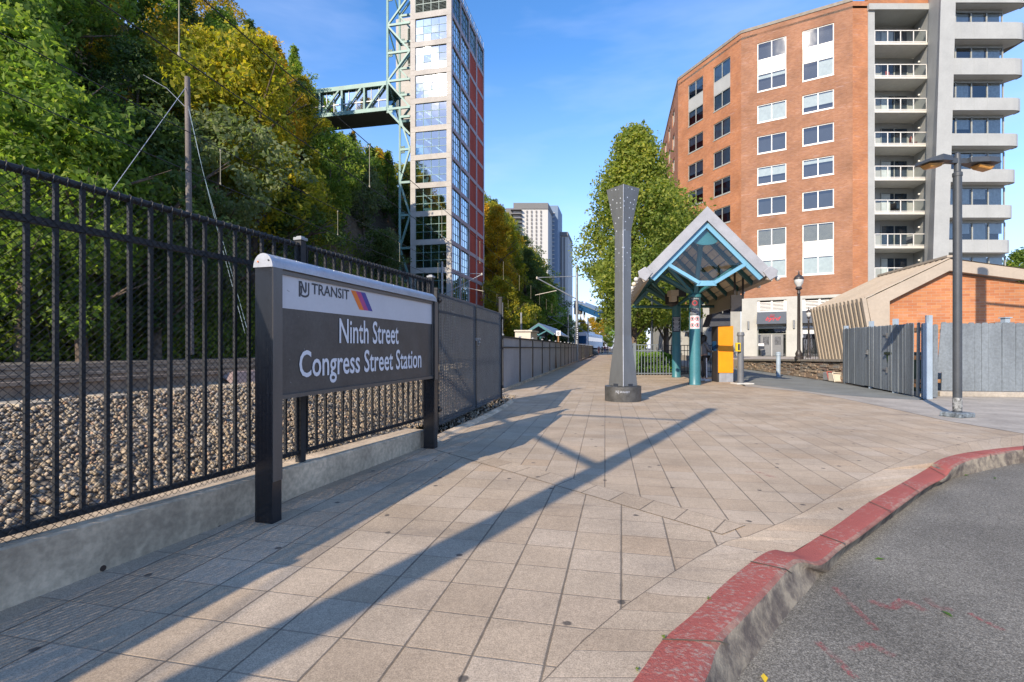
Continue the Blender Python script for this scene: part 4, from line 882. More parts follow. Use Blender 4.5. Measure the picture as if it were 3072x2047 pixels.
# right part: recessed balcony stack
YB = PCD.y; XL, XR = 30.1, 35.2
slabs = [26.9-2.87*k for k in range(9)]
m = MB(); m.obox((XL, YB-.05, ZG), (.55,0,0), (0,2.2,0), (0,0,29.6)); m.build('clad_pier', M['grey_clad'], BD)
m = MB(); m.obox((XL-.05, YB-.25, 29.75), (5.5,0,0), (0,2.5,0), (0,0,.5)); m.build('balcony_roof', M['grey_clad'], BD)
m = MB(); m.poly([(XL+.5, YB+2.05, ZG), (XR+.5, YB+2.05, ZG), (XR+.5, YB+2.05, 29.8), (XL+.5, YB+2.05, 29.8)]); m.build('recess_wall', M['grey_clad'], BD)
qz = lambda s, z, o_=0: (XL+.55+s, YB+2.03-o_, z)
cs_ = 0
for k, z in enumerate(slabs):
    m = MB(); m.obox((XL+.56, YB-.02, z), (XR-XL-.5,0,0), (0,2.0,0), (0,0,.2)); sl_ = m.build('balcony', M['white_panel'], BD)
    m = MB(); m.poly([(XL+.6, YB+.02, z-.006), (XR+.04, YB+.02, z-.006), (XR+.4, YB+2.0, z-.006), (XL+.6, YB+2.0, z-.006)]); m.build('soffit', M['soffit'], sl_)
    m = MB(); zr = z+.2; xs = [XL+.6+(XR-XL-.72)*i/4 for i in range(5)]
    m.bar((xs[0], YB+.03, zr+1.02), (xs[-1], YB+.03, zr+1.02), .06, .06); m.bar((xs[0], YB+.03, zr+.08), (xs[-1], YB+.03, zr+.08), .05, .05)
    for x in xs: m.bar((x, YB+.03, zr), (x, YB+.03, zr+1.02), .06, .06)
    m.build('railing', M['white_frame'], sl_)
    m = MB(); m.poly([(xs[0], YB+.03, zr+.1), (xs[-1], YB+.03, zr+.1), (xs[-1], YB+.03, zr+1.), (xs[0], YB+.03, zr+1.)]); m.build('glass_panel', M['clear_glass'], sl_)
    for s0, s1 in ((.05,1.25),(2.0,4.4)):
        cc = 2 if s1 > 2 else 1
        m = MB(); B2 = lambda a, b, c2, e: m.hexa([qz(a,c2,0), qz(b,c2,0), qz(b,c2,.06), qz(a,c2,.06), qz(a,e,0), qz(b,e,0), qz(b,e,.06), qz(a,e,.06)])
        z0_, z1_ = zr+.02, zr+2.25; B2(s0,s1,z1_-.07,z1_); B2(s0,s0+.07,z0_,z1_-.07); B2(s1-.07,s1,z0_,z1_-.07)
        if cc == 2: B2((s0+s1)/2-.04,(s0+s1)/2+.04,z0_,z1_-.07)
        dn = m.build('balcony_door', M['grey_frame'], sl_)
        m = MB(); m.poly([qz(s0,z0_,.03), qz(s1,z0_,.03), qz(s1,z1_,.03), qz(s0,z1_,.03)]); m.build('pane', M['glass'], BD, recalc=False) if False else None
        m = MB(); m.poly([qz(s0+.05,z0_,.012), qz(s1-.05,z0_,.012), qz(s1-.05,z1_-.05,.012), qz(s0+.05,z1_-.05,.012)])
        o_ = m.build('door_glass', M['glass_dark'] if 'glass_dark' in M else M['dark_int'], sl_, recalc=False)
        if rw.random() < .7:
            a = s0+.1 if rw.random() < .5 else (s0+s1)/2+.05; b = min(s1-.1, a+rw.uniform(.5, 1.05)); m = MB(); m.poly([qz(a,z0_,.02), qz(b,z0_,.02), qz(b,z1_-.1,.02), qz(a,z1_-.1,.02)]); m.build('curtain', M['blind'], sl_)
    m = MB(); m.sphere((XR+.12, YB+1.1, zr+1.85), .09, 6); m.build('wall_light', M['white_frame'], sl_)
# angled side wall + leaning column
m = MB(); m.poly([(XR+.42, YB+2.05, ZG), (XR, YB-.02, ZG), (XR, YB-.02, 30.3), (XR+.42, YB+2.05, 30.3)]); m.poly([(XR, YB-.02, ZG), (33.55, 40.2, ZG), (34.55, 40.2, 36), (XR, YB-.02, 36)]); m.build('side_wall', M['grey_clad'], BD)
m = MB(); m.hexa([(33.35,40.15,ZG), (34.6,40.15,ZG), (35.6,42.4,ZG), (34.6,42.4,ZG), (34.42,40.15,36), (35.6,40.15,36), (36.0,42.4,36), (35.2,42.4,36)]); m.build('leaning_column', M['grey_clad'], BD)
# right wing with solid parapets
YF, YW = 40.3, 41.2
pars = [28.25-2.83*k for k in range(11)]      # parapet bottoms measured below
pz = lambda v: EYE-(v-HV)/F*YF
tops = [pz(y/1.96) for y in (130,342,575,785,995,1205,1410)]; bots = [pz(y/1.96) for y in (228,438,648,857,1070,1280,1485)]
tops = [tops[0]+2.95]+tops+[tops[-1]-2.85*i for i in (1, 2)]; bots = [bots[0]+2.9]+bots+[bots[-1]-2.85*i for i in (1, 2)]
tipu = [3092, 3084, 3080, 3073, 3066, 3057, 3048, 3040, 3033, 3026]
for k, (zt_, zb_) in enumerate(zip(tops, bots)):
    x0_ = 34.3-.0+ (zt_-ZG)/36*1.0*.0+.25; xt = (tipu[k]-1536)/F*YF-.0; xw = 40.1+.035*k
    y1 = YF
    # polygonal plan with a rounded nose
    pl = [(x0_, YF+.35)]+[(x0_, YF), (xt-.9, YF), (xt-.45, YF+.05), (xt-.15, YF+.18), (xt, YF+.42), (xt-.02, YF+.8)]
    m = MB()
    for a, b in zip(pl[:-1], pl[1:]):
        a_, b_ = Vector((*a, 0)), Vector((*b, 0)); d = (b_-a_).normalized(); n_ = Vector((-d.y, d.x, 0))*.12
        m.hexa([(a[0],a[1],zb_), (b[0],b[1],zb_), (b[0]+n_.x,b[1]+n_.y,zb_), (a[0]+n_.x,a[1]+n_.y,zb_), (a[0],a[1],zt_), (b[0],b[1],zt_), (b[0]+n_.x,b[1]+n_.y,zt_), (a[0]+n_.x,a[1]+n_.y,zt_)])
    pr_ = m.build('parapet', M['grey_clad'], BD)
    m = MB(); m.prism([(x0_, YF+.03), (xt-.9, YF+.03), (xt-.1, YF+.3), (xt-.05, YF+.7), (xw, YW+1.6), (35.7, YW+1.6)], zb_+.02, zb_+.2); m.build('slab', M['soffit'], pr_)
    m = MB()
    for i in range(1, 4): x = x0_+1.05*i+.35; m.box((x, YF-.002, (zb_+zt_)/2), (.02,.006,zt_-zb_-.02))
    m.build('joint', M['grey_frame'], pr_)
    if k < len(tops)-1:
        wa, wb = 35.0, xw; z0_, z1_ = tops[k+1]-.9, bots[k]-.2; qw = lambda s, z, o_=0: (wa+s, YW-o_, z)
        m = MB(); n4 = 4; wd = (wb-wa)
        for i in range(n4+1): x = wd*i/n4; m.bar(qw(x,z0_,0), qw(x,z1_,0), .09, .09)
        m.bar(qw(0,z1_,0), qw(wd,z1_,0), .09, .09); wf = m.build('window_band', M['grey_frame'], BD)
        m = MB(); m.poly([qw(0,z0_), qw(wd,z0_), qw(wd,z1_), qw(0,z1_)]); m.build('pane', M['glass'], wf, recalc=False)
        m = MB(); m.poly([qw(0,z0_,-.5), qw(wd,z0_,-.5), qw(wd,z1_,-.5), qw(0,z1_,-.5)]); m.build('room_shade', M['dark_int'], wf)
        m = MB()
        for i in range(n4):
            if rw.random() < .9: 
                a = wd*i/n4+.08; b = wd*(i+1)/n4-.08; h_ = rw.choice([0,0,.5,.65]); m.poly([qw(a,z0_+(z1_-z0_)*h_,-.15), qw(b,z0_+(z1_-z0_)*h_,-.15), qw(b,z1_,-.15), qw(a,z1_,-.15)])
        if m.f: m.build('blind', rw.choice([M['blind'], M['curtain']]), wf)
        m = MB(); m.poly([qw(-.0,z1_-.0,.02), qw(wd,z1_,.02), qw(wd,bots[k]+.05,.02), qw(0,bots[k]+.05,.02)]); m.build('band_head', M['grey_frame'], wf)
m = MB(); m.obox((35.75, YW+1.5, ZG), (3.4,0,0), (0,12,0), (0,0,31)); m.build('core_wall', M['grey_clad'], BD)
# small balcony chairs, things of their own
def chair(loc, rz, mat, label):
    r_ = thing('balcony_chair', loc, label, 'chair', 'chairs on the stacked balconies', rz)
    m = MB(); m.box((0,0,.42), (.46,.44,.05)); m.build('seat', mat, r_, local=True); m = MB(); m.box((0,.22,.7), (.46,.05,.5)); m.build('backrest', mat, r_, local=True)
    for x in (-.2,.2):
        for y in (-.18,.18): m = MB(); m.tube((x,y,0), (x,y,.42), .018); m.build('leg', M['black_metal'], r_, local=True)
for k, x, mt, lb in ((0,33.6,'ink','dark chair on the topmost glass fronted balcony'),(1,32.6,'red_cloth','reddish chair on the second balcony from the top'),(3,34.6,'red_cloth','red chair at the right end of the fourth balcony from the top'),(5,33.0,'hair','dark chair in the middle of the sixth balcony from the top'),(6,34.3,'ink','dark chair at the right end of the seventh balcony from the top')):
    chair((x, YB+.8, slabs[k]+.2), .4*k, M[mt], lb)
# far high rise
HR = thing('high_rise', at(1640, 1000, 300), 'distant white high rise with dark window columns rising above the trees', 'building')
def hb(name, u0, u1, vt, Y, dep, mat, vb=1000):
    a, b = at(u0, vb, Y), at(u1, vb, Y); zt_ = at(u0, vt, Y)[2]; d = Vector((b[0]-a[0], -18*(b[0]-a[0])/26*0, 0)); m = MB(); m.obox(a, d, (dep*.22, dep, 0), (0,0,zt_-a[2])); return m.build(name, mat, HR)
def qh(u, v, Y=299.6): return at(u, v, Y)
hb('tower_block', 1540, 1644, 612, 300, 34, M['far_white']); hb('dark_cap', 1540, 1644.5, 609, 299.5, 34, M['far_grey'], 627); hb('rear_block', 1640, 1674, 617, 318, 22, M['far_blue'])
hb('low_block', 1669, 1704, 698, 330, 30, M['far_white']); hb('low_cap', 1668.5, 1704, 696, 329, 30, M['far_grey'], 708)
for u in (1564, 1581, 1595, 1609, 1623):
    for k in range(26):
        v0 = 632+k*11.5
        if v0 > 860: break
        m = MB(); m.poly([qh(u-2.3,v0), qh(u+2.3,v0), qh(u+2.3,v0+8), qh(u-2.3,v0+8)]); m.build('window', M['far_grey'], HR)
m = MB(); 
for k in range(20): v0 = 626+k*13; m.obox(qh(1532,v0,297), (6.5,0,0), (0,3,0), (0,0,-.6))
m.build('balcony_stack', M['far_grey'], HR); hb('side_wall', 1517, 1541, 625, 300.5, 20, M['far_grey'])
for u in (1674, 1682, 1691): m = MB(); m.obox(at(u,1000,329.5), (.9,0,0), (0,.3,0), (0,0,(1000-712)/F*329.5)); m.build('window_column', M['far_grey'], HR)
for k in range(24): m = MB(); m.obox(at(1652,640+k*12.5,317), (2.4,0,0), (0,.5,0), (0,0,.5)); m.build('stair_light', M['far_white'], HR)

# ================= STONE WALL, TERRACE FURNITURE =================
SW = thing('stone_wall', (13, 24.8, 0), 'low ledgestone retaining wall with a grey coping below the terrace', 'wall')
m = MB(); rs = random.Random(5)
Wd = Vector((.175, 1, 0)).normalized(); Wn = Vector((-Wd.y, Wd.x, 0))
def wtop(Y): return .853-(Y-17.9)*.0222
def wq(Y, z, o_=0): return Vector((wall_at(Y)+Wn.x*o_, Y+Wn.y*o_, z))
z = -.05
while z < .80:
    h_ = rs.uniform(.045, .10); Y = 14.5
    while Y < 31:
        l_ = rs.uniform(.18, .62)
        if z+h_ < wtop(Y)-.09: o_ = rs.uniform(.0, .06); a = wq(Y, z, o_); m.obox(a, Wd*(l_-.012), -Wn*.2, (0,0,h_-.008))
        Y += l_
    z += h_
m.build('stones', M['stone'], SW)
m = MB(); a, b = wq(14.5, 0), wq(31, 0)
m.hexa([a-Wn*.04, b-Wn*.04, b-Wn*.3, a-Wn*.3]+[Vector((p.x, p.y, wtop(p.y)-.09)) for p in (a-Wn*.04, b-Wn*.04, b-Wn*.3, a-Wn*.3)]); m.build('core', plain('mortar', (.09,.07,.05), .9), SW)
m = MB(); zs_ = lambda p, d: Vector((p.x, p.y, wtop(p.y)+d)); Yc = 14.5
while Yc < 31: 
    a, b = wq(Yc, 0, .1), wq(Yc+1.18, 0, .1); a2, b2 = wq(Yc, 0, -.35), wq(Yc+1.18, 0, -.35); m.hexa([zs_(a,-.09), zs_(b,-.09), zs_(b2,-.09), zs_(a2,-.09), zs_(a,0), zs_(b,0), zs_(b2,0), zs_(a2,0)]); Yc += 1.2
m.build('coping', M['stone_cap'], SW)
def victorian(loc, h, label):
    r_ = thing('street_lamp', loc, label, 'street lamp', 'black acorn lamps on the terrace')
    m = MB(); k = h/3.86; m.lathe((0,0,0), [(.17*k,0),(.17*k,.10*k),(.13*k,.14*k),(.145*k,.24*k),(.10*k,.34*k),(.075*k,.40*k)], 16); m.build('base', M['lamp_brown'], r_, local=True, smooth=True)
    m = MB(); m.lathe((0,0,0), [(.07*k,.38*k),(.058*k,2.85*k),(.075*k,2.87*k),(.06*k,2.92*k),(.05*k,3.02*k)], 14); m.build('pole', M['lamp_brown'], r_, local=True, smooth=True)
    m = MB(); m.lathe((0,0,0), [(.05*k,3.0*k),(.14*k,3.08*k),(.12*k,3.13*k),(.09*k,3.17*k)], 14); m.build('bracket', M['lamp_brown'], r_, local=True, smooth=True)
    m = MB(); m.lathe((0,0,0), [(.09*k,3.17*k),(.165*k,3.32*k),(.185*k,3.44*k),(.17*k,3.50*k)], 14); gl_ = m.build('globe', M['globe'], r_, local=True, smooth=True)
    m = MB(); m.lathe((0,0,0), [(.20*k,3.49*k),(.205*k,3.52*k),(.15*k,3.62*k),(.06*k,3.69*k),(.03*k,3.72*k),(.035*k,3.76*k),(.008*k,3.88*k)], 14); m.build('cap', M['lamp_brown'], r_, local=True, smooth=True)
p = wq(22.0, 0, -.12); victorian((at(2396.4, 1070, 22.0)[0], 22.0, wtop(22)), 3.86, 'larger black acorn street lamp standing on the stone wall')
victorian((at(2426, 1070, 38.8)[0], 38.8, .5), 3.86, 'smaller farther black acorn street lamp before the plain awning')
rl = thing('terrace_railing', (16, 26, .5), 'black metal railing on the terrace behind the stone wall', 'railing')
m = MB(); xa, xb = at(2409, 0, 26)[0], at(2600, 0, 26)[0]; m.bar((xa,26,1.76), (xb,26,1.76), .05, .05); m.bar((xa,26,.60), (xb,26,.60), .04, .04); x = xa
m.build('rail', M['lamp_brown'], rl); m = MB()
while x < xb: m.tube((x,26,.5), (x,26,1.76), .012 if int((x-xa)/.13+.5) % 12 else .03, n=6); x += .13
m.build('bars', M['lamp_brown'], rl)
# banner with a blurred photograph
t = NT('banner_print'); o_ = t.coord('UV'); v = t.n('ShaderNodeTexVoronoi'); t.l(o_, v.inputs['Vector']); v.inputs['Scale'].default_value = 4.2
s_ = t.n('ShaderNodeSeparateColor'); t.l(v.outputs['Color'], s_.inputs[0]); c = t.ramp(s_.outputs[0], [(0., (.20,.02,.10)), (.25, (.30,.45,.62)), (.45, (.45,.28,.24)), (.65, (.55,.60,.68)), (.82, (.10,.16,.08)), (1., (.32,.03,.20))])
t.pbr(c, .6); M['banner'] = t.m
m = MB(); a, b = at(2475, 1070, 25.8), at(2534, 1065, 25.8); m.extr([(a[0],25.8,.82), (b[0],25.8,.86), (b[0],25.8,1.52), (a[0],25.8,1.44)], (0,.01,0)); o_ = m.build('banner', M['banner'])
tag(o_, 'colourful printed photo banner hung on the terrace railing', 'banner')
# menu stand by the doors
ms_ = thing('menu_stand', (*qg(1.75, ZG, .9)[:2], ZG), 'slim menu stand with a white board beside the grey shop doors', 'sign'); bx, by, _ = qg(1.75, ZG, .9)
m = MB(); m.tube((bx,by,ZG), (bx,by,1.5), .02); m.box((bx,by,ZG+.01), (.35,.35,.02)); m.build('stand', M['lamp_brown'], ms_)
m = MB(); m.box((bx,by,1.55), (.5,.04,.22)); m.build('board', M['white_frame'], ms_); m = MB(); m.box((bx+.05,by,1.28), (.46,.05,.24)); m.build('holder', M['ink'], ms_)
# crates beside the stone wall
for (x, y, mt, mt2, lb, nm) in ((12.15,19.0,'slat_grey','red_cloth','grey bin lid edged in red leaning by the board fence','bin_lid'),(11.95,18.35,'cream','cream','dented cream crate lying by the board fence','crate')):
    r_ = thing(nm, (x,y,.02), lb, 'crate' if nm == 'crate' else 'lid', None)
    m = MB(); m.hexa([(x-.3,y-.2,.03), (x+.3,y-.2,.02), (x+.3,y+.2,.02), (x-.3,y+.2,.03), (x-.35,y-.15,.34), (x+.32,y-.18,.28), (x+.3,y+.2,.28), (x-.3,y+.2,.34)]); m.build('body', M[mt], r_, bevel=.03)
    m = MB(); m.bar((x-.33,y-.24,.03), (x-.38,y-.19,.36), .05, .03); m.bar((x-.38,y-.19,.37), (x+.3,y-.2,.31), .05, .03); m.build('rim', M[mt2], r_)
# ================= BRICK HUT =================
HT = thing('brick_hut', (15.5, 19, 0), 'low orange brick hut with a ribbed tan metal roof and mansard side', 'building')
gd_ = Vector((1, -.2, 0)).normalized(); ga = Vector((.21, 1, 0)).normalized(); gnn = -ga
A0 = Vector((16.02, 18.5, 0))                       # below the apex
def hp(t_, z, a=0.): q = A0+gd_*t_+ga*a; return Vector((q.x, q.y, z))
TL, TR = -2.72, 3.4
rz = lambda t_: 4.5+(.51*t_ if t_ < 0 else -.19*t_)
wl = -1.95                                           # brick wall starts here
wpts = [hp(wl, 0, .12), hp(TR, 0, .12), hp(TR, rz(TR)-.42, .12), hp(0, rz(0)-.45, .12), hp(wl, rz(wl)-.45, .12)]
m = MB(); m.poly(wpts); m.build('brick_wall', M['brick_hut'], HT, uv=lambda c: ((c.x-A0.x)*gd_.x+(c.y-A0.y)*gd_.y, c.z), recalc=False)
m = MB(); m.obox(hp(wl, 0, .16), gd_*(TR-wl), ga*4.2, (0,0,3.0)); m.build('core_wall', M['brick_hut'], HT)
# fascia following the gable, with the wide panel on the left
m = MB(); f_ = lambda a, b, c_, d: m.extr([hp(*a, -.12), hp(*b, -.12), hp(*c_, -.12), hp(*d, -.12)], ga*.2)
f_((TL, rz(TL)), (0, rz(0)), (0, rz(0)-.42), (wl, rz(wl)-.42)) if False else None
m.extr([hp(TL, rz(TL)-.02, -.12), hp(0, rz(0), -.12), hp(TR, rz(TR), -.12), hp(TR, rz(TR)-.36, -.12), hp(0, rz(0)-.42, -.12), hp(wl, rz(wl)-.50, -.12), hp(wl-.0, 0, -.12), hp(wl-.22, 0, -.12)], ga*.2); m.build('fascia', M['tan_metal'], HT)
# roof sheets
m = MB(); m.poly([hp(TL-.05, rz(TL), -.15), hp(0, 4.53, -.15), hp(0, 4.53, 4.9), hp(TL-.05, rz(TL), 4.9)]); m.poly([hp(0, 4.53, -.15), hp(TR, rz(TR)+.02, -.15), hp(TR, rz(TR)+.02, 4.9), hp(0, 4.53, 4.9)])
m.poly([hp(TL-.05, rz(TL), -.15), hp(TL-.05, rz(TL), 4.9), hp(wl-.1, 0, 4.9), hp(wl-.3, 0, -.15)]); m.build('roof', M['tan_metal'], HT, recalc=False)
for i in range(15):
    a = i*.36-.1; m = MB(); m.bar(hp(TL-.05, rz(TL)+.03, a), hp(0, 4.56, a), .045, .06); m.build('roof_rib', M['tan_metal'], HT)
    m = MB(); m.bar(hp(TL-.12, rz(TL)+.02, a), hp(wl-.38, 0, a), .17, .14, up=gd_); m.build('mansard_rib', M['tan_metal'], HT)
m = MB(); m.bar(hp(0, 4.6, -.15), hp(0, 4.6, 4.9), .22, .08); m.build('ridge_cap', M['tan_metal'], HT)
# ================= BOARD FENCE =================
BF = thing('board_fence', (10.5, 14, 0), 'weathered blue grey board fence with a broken corner round the bin yard', 'fence')
def board(a, b, z0, z1, th=.02, tilt=0., dog=.03, mat=None, lab=None):
    a, b = Vector((a[0], a[1], 0)), Vector((b[0], b[1], 0)); d = (b-a).normalized(); n_ = Vector((d.y, -d.x, 0)); w_ = (b-a).length
    p = [(0,z0), (w_,z0), (w_+tilt,z1-dog), (w_-dog+tilt,z1), (dog+tilt,z1), (tilt,z1-dog)]
    m = MB(); m.extr([a+d*x+Vector((0,0,z)) for x, z in p], -n_*th); return m.build('board', mat or M['fence_blue'], BF)
rb = random.Random(4)
a, b = Vector(fl0), Vector(fl1); Ln = (b-a).length; d = (b-a)/Ln; s_ = 0; i = 0
while s_ < Ln-.2:
    w_ = .142
    z1 = 1.93-.05*s_/Ln+rb.uniform(-.012, .012)
    jo = rb.uniform(-.006, .006)
    u_ = ((a+d*s_).x)/((a+d*s_).y)*F+1536
    nrm = Vector((d.y, -d.x))*-1
    p, q = a+d*s_+nrm*jo, a+d*(s_+w_-.006)+nrm*(jo+rb.uniform(-.008,.008))
    if 5.20 < s_ < 5.36: pass                  # missing board
    else: board(p, q, .05 if not 1.9 < s_ < 2.6 else .07, z1, tilt=rb.uniform(-.012,.012) if s_ < 4.6 else rb.uniform(-.03, .05))
    s_ += w_
    i += 1
for z in (.30, 1.0, 1.72):
    m = MB(); o_ = Vector((d.y, -d.x))*.045; o_ = o_ if o_.x > 0 else -o_; m.bar((*(a+o_), z), (*(b+o_), z), .04, .09); m.build('rail', M['raw_wood'], BF)
for s_, h_ in ((.1, 2.03), (2.35, 2.08), (4.05, 2.06)):
    q = a+d*s_+(Vector((d.y, -d.x))*-.0); m = MB(); o_ = Vector((d.y, -d.x))*.07; o_ = o_ if o_.x > 0 else -o_; m.box((q.x+o_.x, q.y+o_.y, h_/2), (.10,.10,h_), .25); m.build('post', M['pale_blue'], BF)
for s_, z in ((3.72,.62),(3.72,1.60)):
    q = a+d*s_; o_ = Vector((d.y, -d.x))*.02; o_ = o_ if o_.x < 0 else -o_; m = MB(); m.box((q.x+o_.x, q.y+o_.y, z), (.02,.05,.16)); m.bar((q.x+o_.x, q.y+o_.y, z), (q.x+o_.x-d.x*.28, q.y+o_.y-d.y*.28, z+.03), .012, .03); m.build('hinge', M['steel'], BF)
q = a+d*2.3; m = MB(); m.box((q.x-.03, q.y, 1.12), (.03,.06,.14)); m.tube((q.x-.03,q.y,1.08), (q.x-.1,q.y,1.08), .015); m.build('latch', M['steel'], BF)
# corner post box and loose boards
cx_, cy_ = at(2783, 0, 12.3)[0], 12.3
m = MB(); m.box((cx_, cy_, .93), (.17,.10,1.86), .1); m.build('corner_post', M['pale_blue'], BF, bevel=.004); m = MB(); m.box((cx_+.03, cy_, 1.02), (.10,.10,2.06), .1); m.build('post', M['pale_blue'], BF)
for u0, u1, Y, z0, z1, ti in ((2765,2776,12.35,.02,1.86,.0),(2799,2813,12.45,.03,1.84,.01)):
    board((at(u0,0,Y)[0],Y), (at(u1,0,Y)[0],Y), z0, z1, tilt=ti)
ra, rbb = Vector((11.22,13.15)), Vector((14.9,12.62)); dR = (rbb-ra).normalized(); LR = (rbb-ra).length; s_ = 0; i = 0
while s_ < LR:
    if i == 0: board(ra+dR*(-.10), ra+dR*.03, .62, 1.93, tilt=.10)
    p, q = ra+dR*s_, ra+dR*(s_+.150); nn_ = Vector((dR.y, -dR.x))*rb.uniform(-.004, .006); board(p+nn_, q+nn_, .14, 1.90+rb.uniform(-.01,.012), tilt=rb.uniform(-.006,.006)+(.04 if i == 0 else 0)); s_ += .156; i += 1
for z in (.38, 1.02, 1.7): m = MB(); m.bar((ra.x-.75, ra.y+.22, z), (rbb.x, rbb.y+.10, z), .04, .09); m.build('rail', M['raw_wood'], BF)
for s_ in (1.65, 3.4): q = ra+dR*s_; m = MB(); m.box((q.x, q.y+.20, 1.0), (.13,.13,2.05)); m.box((q.x, q.y+.20, 2.04), (.19,.19,.025)); m.build('post', M['pale_blue'], BF)
m = MB(); m.bar((ra.x-.15, ra.y-.03, .065), (rbb.x+4, rbb.y-.6, .065), .26, .13); tag(m.build('kerb_step', M['concrete'], bevel=.015), kind='structure')
gb = thing('green_bin', (10.95, 13.9, 0), 'dark green wheeled bin seen through the gap in the board fence', 'bin')
m = MB(); m.hexa([(10.7,13.6,.08),(11.2,13.6,.08),(11.2,14.2,.08),(10.7,14.2,.08),(10.62,13.5,1.05),(11.28,13.5,1.05),(11.28,14.3,1.05),(10.62,14.3,1.05)]); m.build('body', plain('bin_green', (.03,.06,.03), .5), gb, bevel=.02)
m = MB(); m.box((10.95,13.9,1.10), (.74,.88,.08)); m.build('lid', plain('bin_lid', (.02,.03,.02), .5), gb, bevel=.02)
for x in (10.72, 11.18): m = MB(); m.tube((x-.03,14.15,.1), (x+.03,14.15,.1), .1, n=14); m.build('wheel', M['ink'], gb)
# ================= LIGHT POLES =================
def double_lamp(loc, label, rz=0.):
    r_ = thing('light_pole', loc, label, 'light pole', 'twin headed grey light poles', rz)
    m = MB(); m.box((0,0,.045), (.40,.34,.09), .2); m.build('base_plate', plain('plate_paint', (.17,.2,.22), .7, amt=.5, scale=14), r_, local=True, bevel=.02)
    m = MB(); m.lathe((0,0,0), [(.068,.08),(.066,4.42)], 20); m.build('pole', M['lamp_grey'], r_, local=True, smooth=True)
    m = MB(); m.lathe((0,0,0), [(.066,.12),(.0705,.13),(.0703,.34),(.066,.36)], 20); m.build('worn_foot', plain('chipped_paint', (.22,.225,.22), .8, amt=1.1, scale=16), r_, local=True, smooth=True)
    m = MB(); m.lathe((0,0,0), [(.075,4.36),(.075,4.42),(.052,4.44),(.05,4.72),(.04,4.77),(.01,4.79)], 20); m.build('pole_top', M['lamp_grey'], r_, local=True, smooth=True)
    for sg_, dy in ((-1, .0), (1, .0)):
        m = MB(); m.bar((0,0,4.63), (sg_*.26,dy,4.64), .08, .09); arm = m.build('arm', M['lamp_grey'], r_, local=True)
        m = MB(); s0, s1, tz = .16, .72, -.0
        P_ = [(s0+.02,-.10),(s0+.30,-.19),(s1-.02,-.17),(s1,0),(s1-.02,.17),(s0+.30,.19),(s0+.02,.10)]
        zt0, zt1, zb0, zb1 = 4.70, 4.70, 4.585, 4.56
        def fz(x, top): return (4.70 if x < .55 else 4.70-(x-.55)*.55) if top else 4.60-(x-.2)*.09
        if sg_ == 1:
            def fz(x, top): return (4.69) if top else 4.59-(x-.2)*.02
        n7 = len(P_); m.v += [(sg_*x, y+dy, fz(x, 0)) for x, y in P_]+[(sg_*(x*.97), y*.86+dy, fz(x, 1)) for x, y in P_]
        for i in range(n7): j = (i+1) % n7; m.f.append((i, j, n7+j, n7+i))
        m.f.append(tuple(range(n7))); m.f.append(tuple(range(n7, 2*n7))); hd = m.build('lamp_head', M['lamp_grey'], r_, local=True, bevel=.008)
        m = MB(); Q = [(.34,-.10,4.575),(.66,-.11,4.55),(.66,.11,4.55),(.34,.10,4.575)]; Q2 = [(.38,-.07,4.51),(.60,-.08,4.475),(.60,.08,4.475),(.38,.07,4.51)]
        m.hexa([(sg_*x,y+dy,z) for x, y, z in Q2]+[(sg_*x,y+dy,z) for x, y, z in Q]); m.build('lens', M['amber'], r_, local=True, bevel=.02)
    return r_
double_lamp((8.07, 9.12, 0), 'tall dark grey twin headed light pole with a chipped foot on the apron', .10)
double_lamp((7.83, 28.2, 0), 'farther grey light pole seen behind the station shelter', .10)
# utility pole out at the roadside; its shadow falls on the hut
up_ = thing('utility_pole', (12.1, 10.3, 0), 'round utility pole with a box and cross arm standing on the apron', 'utility pole')
m = MB(); m.tube((12.1,10.3,0), (12.1,10.3,9.0), .19, .16, 14); m.build('pole', M['wood_pole'], up_, smooth=True)
m = MB(); m.box((12.62,10.0,7.0), (.75,.5,.42)); m.build('transformer', M['steel'], up_); m = MB(); m.bar((12.1,10.3,7.95), (15.5,9.0,7.8), .07, .07); m.build('cross_arm', M['wood_pole'], up_)
# ================= ART PYLON =================
PX, PY = 2.64, 11.98
py = thing('steel_pylon', (PX, PY, 0), 'tall flared perforated steel pylon on a round dark base in the walkway', 'pylon')
m = MB(); m.lathe((PX,PY,0), [(.425,0),(.425,.345),(.415,.352),(.20,.352),(.20,.30)], 48); pb = m.build('base', M['pylon_base'], py, smooth=True)
def ring(hw, z, ang=R(45-12)): return [(PX+hw*math.sqrt(2)*math.cos(ang+i*math.pi/2), PY+hw*math.sqrt(2)*math.sin(ang+i*math.pi/2), z) for i in range(4)]
# square shaft turned corner-on; the corner faces the camera
ca = math.atan2(-PY, -PX)+.03
def ring2(r_, z): return [(PX+r_*math.cos(ca+i*math.pi/2), PY+r_*math.sin(ca+i*math.pi/2), z) for i in range(4)]
prof = [(.335,.36),(.30,.70),(.255,1.05),(.215,1.35),(.192,1.55),(.190,2.6),(.190,4.02),(.205,4.10),(.30,4.60),(.385,5.03)]
m = MB()
for r_, z in prof: m.v += ring2(r_, z)
for a in range(len(prof)-1):
    for i in range(4): j = (i+1) % 4; m.f.append((a*4+i, a*4+j, a*4+4+j, a*4+4+i))
m.f.append((36,37,38,39)); o_ = m.build('shaft', M['pylon'], py)
m = MB()
for (ra_, za_), (rb_, zb_) in zip(prof[:-1], prof[1:]): m.tube(ring2(ra_+.002, za_)[0], ring2(rb_+.002, zb_)[0], .009, n=6)
m.build('edge_strip', M['alu'], py)  # thin pale strip run up the corner that faces the camera
bm = None
for (i, sx) in ((0, 1), (1, 1)):
    pass
m = MB()
